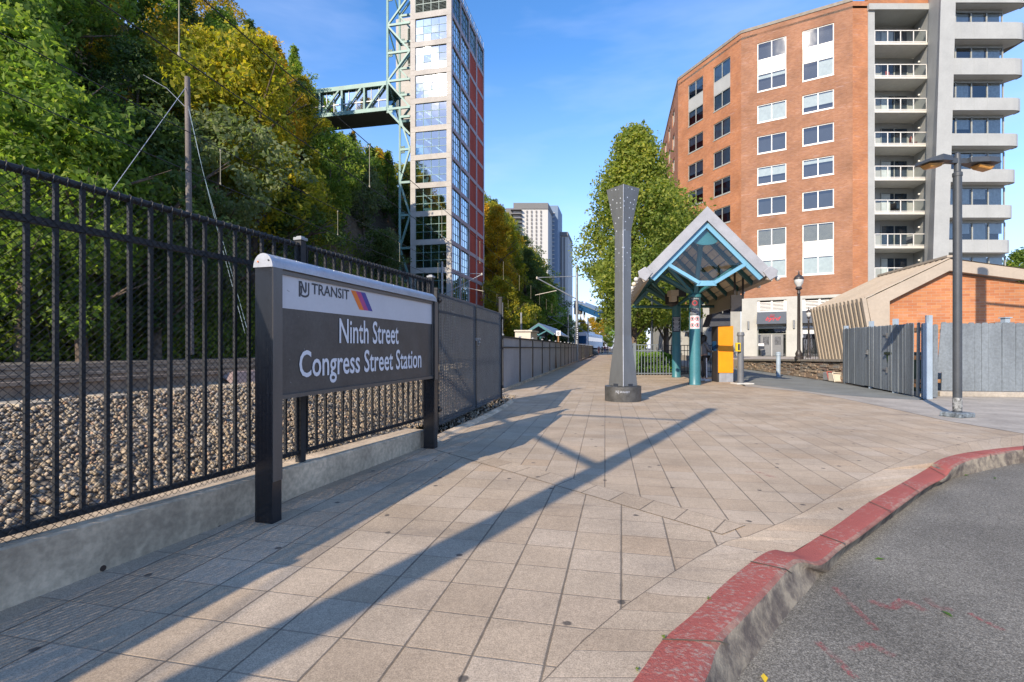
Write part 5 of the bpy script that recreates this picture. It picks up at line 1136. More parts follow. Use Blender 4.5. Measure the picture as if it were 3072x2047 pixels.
for s_ in (-1, 1):
    dx = Vector((math.cos(ca+s_*math.pi/4), math.sin(ca+s_*math.pi/4), 0)); c0 = Vector((PX, PY, 0))+dx*.215; sdx = Vector((-dx.y, dx.x, 0))
    m.obox(c0-sdx*.07+Vector((0,0,.352)), sdx*.14, dx*.03, (0,0,.06))
m.build('foot_gap', M['ink'], py)
aa = math.atan2(-PY, -PX)
for i_, (tx, w_) in enumerate((('NJ', .075), ('TRANSIT', .23))):
    # lettering wraps only a little, so lay it flat just proud of the drum
    pass
def curved_text(s, x0, wd, z, h_, mat):
    o_ = text_obj('lettering', s, mat, py, (0,0,0), (1,0,0), (0,0,1), h_, wd, .012)
    offp = wloc(py)
    for v in o_.data.vertices:
        p_ = v.co+offp; a_ = aa+(x0+p_.x)/.427; zz = z+p_.z; v.co = Vector((PX+.4275*math.cos(a_), PY+.4275*math.sin(a_), zz))-offp
    return o_
curved_text('NJ', -.165, .075, .21, .062, M['alu']); curved_text('TRANSIT', -.075, .235, .215, .045, M['alu'])
# ================= SHELTER =================
C1 = Vector((6.23, 17.15, 0)); C2 = Vector((7.02, 21.5, 0)); sa_ = (C2-C1).normalized(); st_ = Vector((1, -.05, 0)).normalized()
SH = thing('station_shelter', (6.6, 19.3, 0), 'open station shelter with teal columns and a steep pitched grey roof', 'shelter')
def sp2(s, t_, z): q = C1+sa_*s+st_*t_; return Vector((q.x, q.y, z))
S_0, S_1 = -2.05, 7.2; AP, EV, HWd = 5.38, 3.50, 1.84; sl_ = (AP-EV)/HWd
rzf = lambda t_, d=0.: AP-abs(t_)*sl_-d
for sgn in (-1, 1):
    m = MB(); m.extr([sp2(S_0,0,AP), sp2(S_0,sgn*HWd,EV), sp2(S_0,sgn*HWd,EV-.06), sp2(S_0,0,AP-.09)], sa_*(S_1-S_0)); m.build('roof_sheet', M['roof_metal'], SH)
    for e0 in (S_0, S_1):      # barge boards
        m = MB(); m.extr([sp2(e0-.05,0,AP+.12), sp2(e0-.05,sgn*(HWd+.02),EV+.10), sp2(e0-.05,sgn*(HWd-.17),EV-.13), sp2(e0-.05,0,AP-.30)], sa_*.06); m.build('barge_board', M['roof_metal'], SH)
    # underside boarding
    m = MB(); k = 9
    for i in range(k):
        a, b = HWd*i/k+.02, HWd*(i+1)/k-.014; m.extr([sp2(S_0+.06,sgn*a,rzf(a,.10)), sp2(S_0+.06,sgn*b,rzf(b,.10)), sp2(S_0+.06,sgn*b,rzf(b,.125)), sp2(S_0+.06,sgn*a,rzf(a,.125))], sa_*(S_1-S_0-.12))
    m.build('soffit_boards', M['plank'], SH)
    for s_ in [S_0+1.5+1.75*i for i in range(5)]:
        m = MB(); m.bar(sp2(s_,sgn*.06,rzf(.06,.20)), sp2(s_,sgn*(HWd-.05),rzf(HWd-.05,.20)), .13, .14); m.build('rafter', M['teal_dark'], SH)
    # gutter
    m = MB(); m.extr([sp2(S_0-.05,sgn*(HWd-.05),EV+.10), sp2(S_0-.05,sgn*(HWd+.13),EV+.06), sp2(S_0-.05,sgn*(HWd+.16),EV-.08), sp2(S_0-.05,sgn*(HWd+.05),EV-.26), sp2(S_0-.05,sgn*(HWd-.10),EV-.20)], sa_*(S_1-S_0+.1)); m.build('gutter', M['tan_metal'], SH)
    for e0 in (S_0-.09,): m = MB(); m.extr([sp2(e0,sgn*(HWd-.22),EV+.02), sp2(e0,sgn*(HWd+.0),EV+.20), sp2(e0,sgn*(HWd+.22),EV+.06), sp2(e0,sgn*(HWd+.18),EV-.12), sp2(e0,sgn*(HWd-.02),EV-.24)], sa_*.08); m.build('gutter_end', M['roof_metal'], SH, bevel=.015)
    for i in range(7 if sgn < 0 else 4):
        s_ = S_0+.1+i*(1.15 if sgn < 0 else 1.9); m = MB(); q = sp2(s_,sgn*(HWd+.26),EV-.16); m.sphere(q, .075, 7); gl_ = m.build('globe_light', M['globe'] if i != 1 else M['cream'], SH, smooth=True)
        m = MB(); m.tube(q, sp2(s_,sgn*(HWd+.08),EV-.08), .02); m.build('bracket', M['steel'], gl_)
    # gable frame legs
    for e0 in (S_0+.05, S_1-.2):
        m = MB(); m.extr([sp2(e0,0,AP-.32), sp2(e0,sgn*(HWd-.16),EV-.12), sp2(e0,sgn*(HWd-.29),EV-.21), sp2(e0,0,AP-.50)], sa_*.12); m.build('gable_frame', M['sky_blue'], SH)
        m = MB(); m.bar(sp2(e0+.06,sgn*1.14,rzf(1.14,.44)), sp2(e0+.06,sgn*.22,3.215), .10, .15, up=(st_.x*sgn,st_.y*sgn,1)); m.build('gable_frame', M['sky_blue'], SH)
for e0 in (S_0+.05, S_1-.2):
    m = MB(); m.extr([sp2(e0+.01,-.30,3.13), sp2(e0+.01,.30,3.13), sp2(e0+.01,.24,3.285), sp2(e0+.01,-.24,3.285)], sa_*.104); m.build('gable_frame', M['sky_blue'], SH)
    m = MB(); m.poly([sp2(e0+.06,0,AP-.45), sp2(e0+.06,1.08,rzf(1.08,.45)), sp2(e0+.06,.24,3.25), sp2(e0+.06,-.24,3.25), sp2(e0+.06,-1.08,rzf(1.08,.45))]); m.build('gable_glass', M['clear_glass'], SH, recalc=False)
m = MB(); n_ = 12; m.extr([sp2(S_0+.20,.36*math.cos(math.pi*i/n_),AP-.86-.0+(-.13*math.sin(math.pi*i/n_))) for i in range(n_+1)]+[sp2(S_0+.20,0,AP-.50)], sa_*.08); m.build('ridge_plate', M['teal'], SH)
m = MB(); m.bar(sp2(S_0+.8,.03,AP-.25), sp2(-.1,.0,3.1), .13, .13); m.build('king_post', M['teal'], SH)
m = MB(); m.bar(sp2(S_0+.1,0,AP-.2), sp2(S_1-.1,0,AP-.2), .14, .16); m.build('ridge_beam', M['teal_dark'], SH)
for c_, Cc, rad in (('a', 0., .19), ('b', 4.42, .18)):
    q = sp2(Cc,0,0); m = MB(); m.lathe(q, [(rad*1.06,0),(rad*1.06,.03),(rad,.05),(rad,.34),(rad*.985,.36),(rad*.985,2.95),(rad*1.12,2.98),(rad*1.12,3.05),(rad*.7,3.12)], 28); cl_ = m.build('column', M['teal'], SH, smooth=True)
    m = MB()
    for sg_ in (-1, 1):
        for ds in (-1, 1): m.tube(sp2(Cc,0,3.05), sp2(Cc+ds*1.3,sg_*1.15,rzf(1.15,.30)), .055, n=8)
        m.tube(sp2(Cc,0,3.08), sp2(Cc,sg_*1.25,rzf(1.25,.28)), .06, n=8)
    m.tube(sp2(Cc,0,3.0), sp2(Cc,0,3.35), .1, n=12); m.sphere(sp2(Cc,-.02,3.22), .12, 6); m.build('braces', M['teal'], SH)
m = MB(); m.tube(sp2(4.42,-1.85,3.02), sp2(4.42,1.85,3.02), .06, n=8); m.build('tie_tube', M['teal_dark'], SH)
for sgn in (-1, 1): m = MB(); m.tube(sp2(4.42,sgn*1.1,3.9), sp2(4.42,0,3.05), .07, n=8); m.build('brace', M['teal_dark'], SH)
m = MB(); m.box(sp2(2.9,-.35,3.42), (.30,.5,.22)); m.box(sp2(2.9,-.35,3.2), (.22,.3,.2)); m.build('floodlight', M['cream'], SH)
m = MB(); m.box(sp2(3.0,-.02,3.55), (.36,.22,.5)); m.build('display_box', M['ink'], SH); m = MB(); m.lathe(sp2(3.6,-.3,2.95), [(.05,0),(.26,.1),(.28,.5),(.1,.62)], 14); m.build('speaker_horn', M['lamp_brown'], SH)
m = MB(); m.bar(sp2(.55,1.62,2.98), sp2(5.4,1.62,2.98), .08, .5); bx_ = m.build('canopy_panel', M['tan_metal'], SH); m = MB(); m.bar(sp2(-.2,1.15,2.75), sp2(-.2,1.5,2.75), .1, .55) ; m.bar(sp2(-.2,1.28,2.8), sp2(-.2,1.28,3.8), .05, .05); m.bar(sp2(-.2,1.55,2.9), sp2(-.2,1.55,3.7), .05, .05); m.build('hanging_panel', M['lamp_brown'], SH)
# column notices
def curved_plate(name, cen, rad, ang, wd, z0, z1, mat, parent):
    m = MB(); n_ = 8; a0, a1 = ang-wd/2/rad, ang+wd/2/rad
    for i in range(n_):
        a, b = a0+(a1-a0)*i/n_, a0+(a1-a0)*(i+1)/n_; P_ = lambda t_, r_, z: (cen.x+r_*math.cos(t_), cen.y+r_*math.sin(t_), z)
        m.hexa([P_(a,rad,z0), P_(b,rad,z0), P_(b,rad+.006,z0), P_(a,rad+.006,z0), P_(a,rad,z1), P_(b,rad,z1), P_(b,rad+.006,z1), P_(a,rad+.006,z1)])
    return m.build(name, mat, parent)
def wrap_text(s, cen, rad, ang, x0, wd, z, h_, mat, parent):
    o_ = text_obj('lettering', s, mat, parent, (0,0,0), (1,0,0), (0,0,1), h_, wd, .0); offp = wloc(parent)
    for v in o_.data.vertices:
        p_ = v.co+offp; a_ = ang+(x0+p_.x)/rad; v.co = Vector((cen.x+rad*math.cos(a_), cen.y+rad*math.sin(a_), z+p_.z))-offp
q1 = sp2(0,0,0); an1 = math.atan2(-q1.y, -q1.x)
ns = thing('column_notice', (q1.x, q1.y, 2.0), 'black no smoking notice above red prohibition symbols on the front teal column', 'notice')
curved_plate('panel', q1, .190, an1, .30, 2.64, 2.98, M['ink'], ns); curved_plate('panel', q1, .190, an1, .34, 2.36, 2.62, M['ink'], ns); curved_plate('panel', q1, .190, an1, .34, 1.90, 2.35, M['sign_white'], ns)
wrap_text('No Smoking', q1, .199, an1, -.13, .26, 2.90, .045, M['letter'], ns)
for i, tx in enumerate(('No Bicycling', 'No Skateboarding', 'No Rollerblading', 'No Loitering')): wrap_text(tx, q1, .199, an1, -.155, .30, 2.555-.055*i, .036, M['letter'], ns)
def disc(cx_, cz_, r_, mat, cen, rad, ang, parent, r2=0.):
    m = MB(); n_ = 20; P_ = lambda x, z: (cen.x+rad*math.cos(ang+x/rad), cen.y+rad*math.sin(ang+x/rad), z)
    for i in range(n_):
        a, b = 6.2832*i/n_, 6.2832*(i+1)/n_
        m.poly([P_(cx_+r2*math.cos(a),cz_+r2*math.sin(a)), P_(cx_+r_*math.cos(a),cz_+r_*math.sin(a)), P_(cx_+r_*math.cos(b),cz_+r_*math.sin(b)), P_(cx_+r2*math.cos(b),cz_+r2*math.sin(b))])
    d_ = r_*.7
    m.poly([P_(cx_-d_-.008,cz_+d_), P_(cx_-d_+.008,cz_+d_), P_(cx_+d_+.008,cz_-d_), P_(cx_+d_-.008,cz_-d_)]); m.build('symbol', mat, parent)
    m = MB(); m.poly([P_(cx_-.02,cz_-.04), P_(cx_+.02,cz_-.04), P_(cx_+.015,cz_+.045), P_(cx_-.015,cz_+.045)]); m.poly([P_(cx_-.04,cz_+.0), P_(cx_+.04,cz_+.0), P_(cx_+.04,cz_+.015), P_(cx_-.04,cz_+.015)]); m.build('figure', M['ink'], parent)
disc(0, 2.77, .085, M['red'], q1, .1985, an1, ns, .062)
for x, z in ((-.082,2.235),(.082,2.235),(-.082,2.02),(.082,2.02)): disc(x, z, .072, M['red'], q1, .1985, an1, ns, .054)
q2 = sp2(4.42,0,0); an2 = math.atan2(-q2.y, -q2.x)
ns2 = thing('column_notice', (q2.x, q2.y, 2.2), 'black text notice on the rear teal column', 'notice'); curved_plate('panel', q2, .180, an2, .34, 1.93, 2.58, M['ink'], ns2)
for i in range(11): curved_plate('text_line', q2, .187, an2, (.27 if i else .31)-(.05*(i % 3)), 2.52-.052*i, 2.538-.052*i, M['letter'], ns2) 
# ================= TICKET MACHINE, POSTS, BOLLARD =================
tv = thing('ticket_machine', (7.85, 18.8, 0), 'tall orange sided ticket machine under a dark pitched hood', 'ticket machine')
x0_, x1_, y0_, y1_ = 7.55, 8.10, 18.42, 18.98
m = MB(); m.obox((x0_,y0_,.34), (x1_-x0_,0,0), (.0,y1_-y0_,0), (0,0,1.72)); m.build('body', M['tvm_orange'], tv, bevel=.006)
m = MB(); m.obox((x0_+.05,y0_+.03,0), (.24,0,0), (0,y1_-y0_-.06,0), (0,0,.34)); m.obox((x0_+.30,y0_+.03,0), (.26,0,0), (0,y1_-y0_-.06,0), (0,0,.34)); m.build('plinth', M['alu'], tv, bevel=.004)
m = MB(); m.obox((x0_-.035,y0_+.012,.0), (.032,0,0), (.0,y1_-y0_-.04,0), (0,0,2.04)); m.build('front', M['lamp_brown'], tv, bevel=.004)
m = MB(); m.obox((x0_-.045,y0_+.1,1.15), (.01,0,0), (0,.35,0), (0,0,.35)); m.build('screen', M['blue_glass'], tv)
m = MB(); m.hexa([(x0_-.36,y0_-.05,2.03),(x1_-.13,y0_-.05,2.07),(x1_-.13,y1_+.05,2.07),(x0_-.36,y1_+.05,2.03),(x0_-.20,y0_+.0,2.50),(x1_-.13,y0_+.0,2.54),(x1_-.13,y1_,2.54),(x0_-.20,y1_,2.50)]); m.build('hood', plain('hood', (.06,.06,.07), .7, amt=.08), tv)
cp = thing('call_post', (7.93, 17.5, 0), 'dark grey post with a yellow call box on a pale footing', 'post')
m = MB(); m.lathe((7.95,17.5,0), [(.105,.03),(.10,1.66),(.125,1.68),(.125,1.73),(.10,1.80)], 20); m.build('post', M['post_grey'], cp, smooth=True); m = MB(); m.box((7.98,17.45,.02), (.62,.45,.04), .1); m.build('footing', M['white_panel'], cp, bevel=.01)
m = MB(); m.box((7.80,17.38,1.28), (.145,.12,.30)); yb = m.build('call_box', M['yellow'], cp, bevel=.01); m = MB(); m.box((7.805,17.317,1.28), (.07,.01,.22)); m.build('grille', M['ink'], yb)
cp2 = thing('short_post', (8.15, 19.6, 0), 'short dark post behind the yellow call box', 'post'); m = MB(); m.lathe((8.12,19.6,0), [(.10,0),(.10,1.12),(.11,1.14),(.08,1.2)], 16); m.build('post', M['lamp_grey'], cp2, smooth=True); m = MB(); m.box((8.12,19.49,.6), (.02,.01,.9)); m.build('strip', M['slat_grey'], cp2)
bl = thing('bollard', (11.43, 21.6, 0), 'pale blue capped bollard on the grey side path', 'bollard'); m = MB(); m.lathe((11.43,21.6,0), [(.088,0),(.088,.92),(.112,.93),(.112,.96),(.10,.98),(.112,1.0),(.105,1.06),(.02,1.09)], 20); m.build('post', M['pale_blue'], bl, smooth=True)
# ================= GARDEN RAILINGS + HEDGE =================
g1 = thing('garden_railing', (6.3, 23.3, 0), 'blue grey garden railing with a stepped end before the hedge', 'railing')
def X3(u, Y=23.3): return at(u, 0, Y)[0]
gm = plain('railing_paint', (.16,.19,.21), .5, amt=.1)
m = MB(); m.bar((X3(1850),23.3,1.40), (X3(1982),23.3,1.40), .04, .04); m.bar((X3(1850),23.3,1.13), (X3(1991),23.3,1.13), .04, .04); m.bar((X3(1850),23.3,.08), (X3(2018),23.3,.08), .04, .04); m.build('rail', gm, g1)
u = 1850
while u < 2012:
    h_ = 1.40 if u < 1984 else 1.13 if u < 1993 else .86 if u < 2003 else .74; m = MB(); m.bar((X3(u),23.3,0), (X3(u),23.3,h_), .028, .028); m.build('bar', gm, g1); u += 9.3
m = MB(); m.box((X3(1903),23.3,.74), (.13,.13,1.48)); m.build('post', gm, g1)
g2_ = thing('garden_railing', (8.8, 24.6, 0), 'black garden railing behind the teal columns', 'railing')
m = MB(); 
for z in (1.38,1.12,.10): m.bar((X3(2000,24.6),24.6,z), (X3(2142,24.6),24.6,z), .035, .035)
m.build('rail', M['black_metal'], g2_); u = 2004
while u < 2142: m = MB(); m.bar((X3(u,24.6),24.6,.02), (X3(u,24.6),24.6,1.38), .022, .022); m.build('bar', M['black_metal'], g2_); u += 9.8
g3_ = thing('garden_railing', (6.5, 30, 0), 'long dark garden railing along the right edge of the walkway', 'railing')
m = MB(); gl0, gl1 = Vector((4.82,23.35,0)), Vector((18.6,93,0)); 
for z in (1.38,1.1,.08): m.bar(gl0+Vector((0,0,z)), gl1+Vector((0,0,z)), .035, .035)
m.build('rail', M['black_metal'], g3_); m = MB(); Ln = (gl1-gl0).length; s_ = 0
while s_ < Ln: q = gl0.lerp(gl1, s_/Ln); m.bar(q, q+Vector((0,0,1.38)), .03, .03); s_ += .16
m.build('bars', M['black_metal'], g3_)
sheet('garden_bed', [(4.85,23.4),(7.8,23.4),(8.9,24.4),(9.9,27),(11.2,32),(16,58),(22,92),(18.7,92)], .03, M['soil'])
# ================= LIFT TOWER =================
TW = thing('lift_tower', (-8, 60, .8), 'tall glass and precast lift tower with red panelled side by the wooded cliff', 'tower')
T0 = Vector((-6.51, 54, 0)); fdr = Vector((-.9777, .2098, 0)); sdr = Vector((.2098, .9777, 0))
def tq(t_, s_, z): q = T0+fdr*t_+sdr*s_; return (q.x, q.y, z)      # t along the front (to the left), s along the side (to the back)
TWF, TWS, TZ = 4.7, 13.4, 41.0
rowz = [(37.1-3.08*k-2.5, 37.1-3.08*k) for k in range(11)]
# front wall frame
opsF = [(.55, 4.13, a, b) for a, b in rowz]+[(.55, 4.13, 37.75, 40.45)]
m = MB()
def grid_wall(P_, Ln, z0, z1, ops, dep, inner):
    xs = sorted({0., Ln, *[o[0] for o in ops], *[o[1] for o in ops]}); zs = sorted({z0, z1, *[o[2] for o in ops], *[o[3] for o in ops]}); m = MB()
    for a, b in zip(xs[:-1], xs[1:]):
        for c_, e in zip(zs[:-1], zs[1:]):
            if any(o[0] < (a+b)/2 < o[1] and o[2] < (c_+e)/2 < o[3] for o in ops): continue
            m.poly([P_(a,c_,0), P_(b,c_,0), P_(b,e,0), P_(a,e,0)])
    for s0, s1, za, zb in ops:
        for a, b in (((s0,za),(s1,za)), ((s0,zb),(s1,zb)), ((s0,za),(s0,zb)), ((s1,za),(s1,zb))): m.poly([P_(*a,0), P_(*b,0), P_(*b,dep), P_(*a,dep)])
    return m
Pf = lambda x, z, o_: tq(x, o_, z)            # o_ = depth inward
Ps = lambda x, z, o_: tq(o_, x, z)
grid_wall(Pf, TWF, 0, TZ, opsF, .16, 1).build('front_wall', M['tower_white'], TW, recalc=False)
mj = MB()
for k in range(11):
    for z in (rowz[k][0], rowz[k][1]): mj.hexa([Pf(0,z-.012,-.004), Pf(.53,z-.012,-.004), Pf(.53,z+.012,-.004), Pf(0,z+.012,-.004), Pf(0,z-.012,.01), Pf(.53,z-.012,.01), Pf(.53,z+.012,.01), Pf(0,z+.012,.01)]); mj.hexa([Pf(4.15,z-.012,-.004), Pf(4.7,z-.012,-.004), Pf(4.7,z+.012,-.004), Pf(4.15,z+.012,-.004), Pf(4.15,z-.012,.01), Pf(4.7,z-.012,.01), Pf(4.7,z+.012,.01), Pf(4.15,z+.012,.01)])
mj.build('panel_joint', M['stone_cap'], TW)
def tower_window(P_, x0, x1, za, zb, nc, nr, frame, glass_, name='window', back=True, bw=.05):
    m = MB()
    for i in range(nc+1): x = x0+(x1-x0)*i/nc; m.bar(P_(x,za,.12), P_(x,zb,.12), bw, bw)
    for j in range(nr+1): z = za+(zb-za)*j/nr; m.bar(P_(x0,z,.12), P_(x1,z,.12), bw*.9, bw*.9)
    w_ = m.build(name, frame, TW); m = MB()
    for i in range(nc):            # each light is set at a very slightly different angle, as in the reflections
        for j in range(nr):
            a, b = x0+(x1-x0)*i/nc, x0+(x1-x0)*(i+1)/nc; c_, e = za+(zb-za)*j/nr, za+(zb-za)*(j+1)/nr; jj = [rw.uniform(-.008,.008) for _ in range(3)]
            m.poly([P_(a,c_,.13+jj[0]), P_(b,c_,.13+jj[1]), P_(b,e,.13+jj[1]+jj[2]-jj[0]), P_(a,e,.13+jj[2])])
    m.build('pane', glass_, w_, recalc=False); return w_
for a, b in rowz: tower_window(Pf, .55, 4.13, a, b, 4, 3, M['tower_green'], M['tower_glass'])
def louvre(P_, x0, x1, za, zb, nc, nr, mat):
    m = MB()
    for i in range(nc+1): x = x0+(x1-x0)*i/nc; m.bar(P_(x,za,.08), P_(x,zb,.08), .09, .09)
    for j in range(nr+1): z = za+(zb-za)*j/nr; m.bar(P_(x0,z,.08), P_(x1,z,.08), .09, .09)
    z = za
    while z < zb: m.hexa([P_(x0,z,.14), P_(x1,z,.14), P_(x1,z-.05,.05), P_(x0,z-.05,.05), P_(x0,z+.02,.14), P_(x1,z+.02,.14), P_(x1,z-.03,.05), P_(x0,z-.03,.05)]); z += .15
    w_ = m.build('louvre', mat, TW); m = MB(); m.poly([P_(x0,za,.155), P_(x1,za,.155), P_(x1,zb,.155), P_(x0,zb,.155)]); m.build('backing', M['dark_int'], w_)
lm = plain('louvre_paint', (.22,.27,.24), .6, amt=.06)
louvre(Pf, .55, 4.13, 37.75, 40.45, 4, 3, lm)
# side wall
bays = [(.44,3.23),(3.51,6.53),(6.84,9.6),(10.05,13.0)]
opsS = [(x0, x1, a-.12, b+.02) for x0, x1 in bays for a, b in rowz]+[(x0, x1, 37.6, 40.5) for x0, x1 in bays]
grid_wall(Ps, TWS, 0, TZ, opsS, .16, 1).build('side_wall', M['tower_mauve'], TW, recalc=False)
for i, (x0, x1) in enumerate(bays):
    for k, (a, b) in enumerate(rowz):
        if i < 2: tower_window(Ps, x0, x1, a-.12, b+.02, 4, 3, M['tower_green'], M['tower_glass'])
        else: m = MB(); m.poly([Ps(x0,a-.12,.06), Ps(x1,a-.12,.06), Ps(x1,b+.02,.06), Ps(x0,b+.02,.06)]); m.build('red_panel', M['tower_red'], TW)
    tower_window(Ps, x0, x1, 37.6, 40.5, 3, 3, M['tower_green'], M['glass_dark'], bw=.07)
# interior: floors and stair flights seen through the glass
m = MB(); m.poly([tq(.3,3.3,0), tq(4.5,3.3,0), tq(4.5,3.3,TZ), tq(.3,3.3,TZ)]); m.poly([tq(2.2,.3,0), tq(2.2,13,0), tq(2.2,13,TZ), tq(2.2,.3,TZ)]); m.build('core_wall', plain('core', (.07,.16,.19), .8, amt=.3, scale=1), TW)
for k, (a, b) in enumerate(rowz):
    m = MB(); m.hexa([tq(.25,.25,a-.4), tq(4.5,.25,a-.4), tq(4.5,7,a-.4), tq(.25,7,a-.4), tq(.25,.25,a-.12), tq(4.5,.25,a-.12), tq(4.5,7,a-.12), tq(.25,7,a-.12)]); m.build('floor_slab', M['soffit'], TW)
    m = MB(); m.bar(tq(.7,1.2,a), tq(3.9,1.2,b-.1), .9, .12); m.bar(tq(1.2,3.6,a), tq(1.2,6.3,b-.1), .9, .12); m.build('stair_flight', M['steel'], TW)
m = MB(); m.prism([tq(0,0,0)[:2], tq(4.7,0,0)[:2], tq(4.7,13.4,0)[:2], tq(0,13.4,0)[:2]], TZ-.3, TZ-.05); m.build('roof', M['tower_white'], TW)
m = MB()
for s_ in [0.3+1.45*i for i in range(10)]: m.bar(tq(.12,s_,TZ), tq(.12,s_,TZ+1.0), .05, .05)
for z in (.5, 1.0): m.bar(tq(.12,.3,TZ+z), tq(.12,13.2,TZ+z), .04, .04)
m.build('roof_railing', M['slat_grey'], TW)
# rear lift house on the left
m = MB(); m.poly([tq(4.72,6,28.9), tq(9.2,6,28.9), tq(9.2,6,TZ+.6), tq(4.72,6,TZ+.6)]); m.prism([tq(4.72,6.01,0)[:2], tq(9.2,6.01,0)[:2], tq(9.2,13,0)[:2], tq(4.72,13,0)[:2]], 28.9, TZ+.6); m.build('lift_house', M['tower_white'], TW)
louvre(lambda x, z, o_: tq(x, 5.85+o_*.9, z), 5.6, 7.6, 35.8, 40.2, 3, 2, lm)
# steel trusses
SC = .22
def truss(t0, t1, s_, z0, z1, first_h, step, flip=0):
    m = MB(); m.bar(tq(t1,s_,z0), tq(t1,s_,z1), SC, SC); m.build('truss_post', M['tower_green'], TW)
    z = first_h; k = flip; hs_ = []
    while z > z0-.01: hs_.append(z); z -= step
    for z in hs_: m = MB(); m.bar(tq(t0,s_,z), tq(t1,s_,z), .20, .24); m.build('truss_beam', M['tower_green'], TW)
    for a, b in zip(hs_[:-1], hs_[1:]):
        m = MB(); p, q = (tq(t1,s_,a), tq(t0,s_,b)) if k % 2 == 0 else (tq(t0,s_,a), tq(t1,s_,b)); m.bar(p, q, .18, .18); m.build('truss_brace', M['tower_green'], TW); k += 1
        m = MB(); q = tq(t1-.25, s_, b if k % 2 else a); m.box(q, (.7,.06,.8), -.21); m.build('gusset', M['tower_green'], TW)
truss(4.75, 7.42, .05, 27.5, 44, 43.0, 3.08); truss(4.75, 7.42, 3.2, 27.5, 44, 43.0, 3.08, 1)
truss(4.75, 5.95, .05, 2, 27.5, 26.6, 3.6); 
for z in (43.0, 36.84, 30.68): m = MB(); m.bar(tq(7.42,.05,z), tq(7.42,3.2,z), .18, .2); m.bar(tq(7.42,.05,z), tq(7.42,3.2,z-3.08), .12, .12); m.build('truss_beam', M['tower_green'], TW)
m = MB(); m.bar(tq(7.42,.05,27.5), tq(4.75,.05,24.6), .2, .2); m.build('knee_brace', M['tower_green'], TW)
# footbridge
BR = thing('footbridge', tq(20,1.6,27.6), 'enclosed green steel truss footbridge joining the lift tower to the cliff', 'bridge')
bt0, bt1 = 7.5, 34.; zb_, zt_ = 27.65, 30.45
for s_ in (0., 3.2):
    for z, h_ in ((zb_, .42), (zt_, .42)): m = MB(); m.bar(tq(bt0,s_,z), tq(bt1,s_,z), .25, h_); m.build('chord', M['tower_green'], BR)
    k = 0; t_ = 10.2
    while t_ < bt1: m = MB(); m.bar(tq(t_,s_,zb_), tq(t_,s_,zt_), .20, .20); m.build('truss_post', M['tower_green'], BR); t_ += 2.75
    t_ = 7.45
    while t_ < bt1-3: m = MB(); m.bar(tq(t_+.3,s_-.02,zt_-.1), tq(t_+2.5,s_-.02,zb_+.1), .18, .18); m.build('truss_brace', M['tower_green'], BR); t_ += 2.75
for s_ in (.22, 3.0):
    m = MB(); m.poly([tq(bt0,s_,zb_+.1), tq(bt1,s_,zb_+.1), tq(bt1,s_,zt_), tq(bt0,s_,zt_)]); m.build('glazing', M['tower_glass'], BR, recalc=False)
m = MB(); t_ = 7.6
while t_ < bt1: m.bar(tq(t_,.18,zb_), tq(t_,.18,zt_), .06, .06); t_ += .92
m.bar(tq(bt0,.18,zb_+1.15), tq(bt1,.18,zb_+1.15), .06, .1); m.bar(tq(bt0,.18,zb_+.3), tq(bt1,.18,zb_+.3), .06, .1); m.build('mullions', M['white_frame'], BR)
m = MB(); m.hexa([tq(bt0,-.05,zb_-.2), tq(bt1,-.05,zb_-.2), tq(bt1,3.3,zb_-.2), tq(bt0,3.3,zb_-.2), tq(bt0,-.05,zb_-.05), tq(bt1,-.05,zb_-.05), tq(bt1,3.3,zb_-.05), tq(bt0,3.3,zb_-.05)]); m.build('deck', M['far_grey'], BR)
m = MB(); m.hexa([tq(bt0,-.05,zt_+.2), tq(bt1,-.05,zt_+.2), tq(bt1,3.3,zt_+.2), tq(bt0,3.3,zt_+.2), tq(bt0,-.05,zt_+.3), tq(bt1,-.05,zt_+.3), tq(bt1,3.3,zt_+.3), tq(bt0,3.3,zt_+.3)]); m.build('roof', M['tower_green'], BR)
# ================= CATENARY =================
def catenary(base, adir, label, h_=9., cable=True):
    r_ = thing('catenary_pole', base, label, 'overhead line pole', 'poles carrying the overhead line'); b = Vector(base); a = Vector(adir).normalized()
    m = MB(); m.tube(b, b+Vector((0,0,h_)), .15, .11, 14); m.build('pole', M['steel'], r_, smooth=True)
    m = MB(); m.lathe(b, [(.25,0),(.25,.05),(.16,.08)], 14); m.build('base_plate', M['steel'], r_)
    z1 = h_-1.05; m = MB(); m.tube(b+Vector((0,0,z1)), b+a*3.75+Vector((0,0,z1-.05)), .035, n=6); m.build('top_arm', M['steel'], r_)
    m = MB(); m.tube(b+Vector((0,0,h_-3.2)), b+a*3.7+Vector((0,0,z1-.12)), .055, n=6); m.build('strut_arm', M['steel'], r_)
    q = b+a*1.9+Vector((0,0,h_-2.35)); m = MB(); m.tube(q, b+a*3.9+Vector((0,0,h_-2.75)), .03, n=6); m.build('steady_arm', M['cream'], r_)
    m = MB(); m.lathe(b+a*3.75+Vector((0,0,z1-.2)), [(.04,0),(.08,.05),(.05,.1),(.08,.16),(.04,.24)], 8); m.build('insulator', M['cream'], r_)
    return r_
catenary((-5.27, -4.72, 0), (-.93, .37, 0), 'catenary pole just behind the viewer inside the picket fence', 9.4)
p1 = catenary((6.06, 47.0, 0), (-1, .15, 0), 'tall bare steel overhead line pole with a number plate beside the slatted fence', 9.0)
m = MB(); m.box((6.06, 46.82, 2.6), (.22,.03,1.15)); m.build('number_plate', M['ink'], p1)
for i in range(6): m = MB(); m.box((6.06, 46.79, 2.16+.175*i), (.09,.02,.09)); m.build('mark', M['letter'], p1)
catenary((-6.6, 47.5, .8), (1, .1, 0), 'overhead line pole standing against the lift tower', 8.6)
catenary((10.7, 96, .5), (-1, .1, 0), 'greenish overhead line pole left of the train', 7.9)
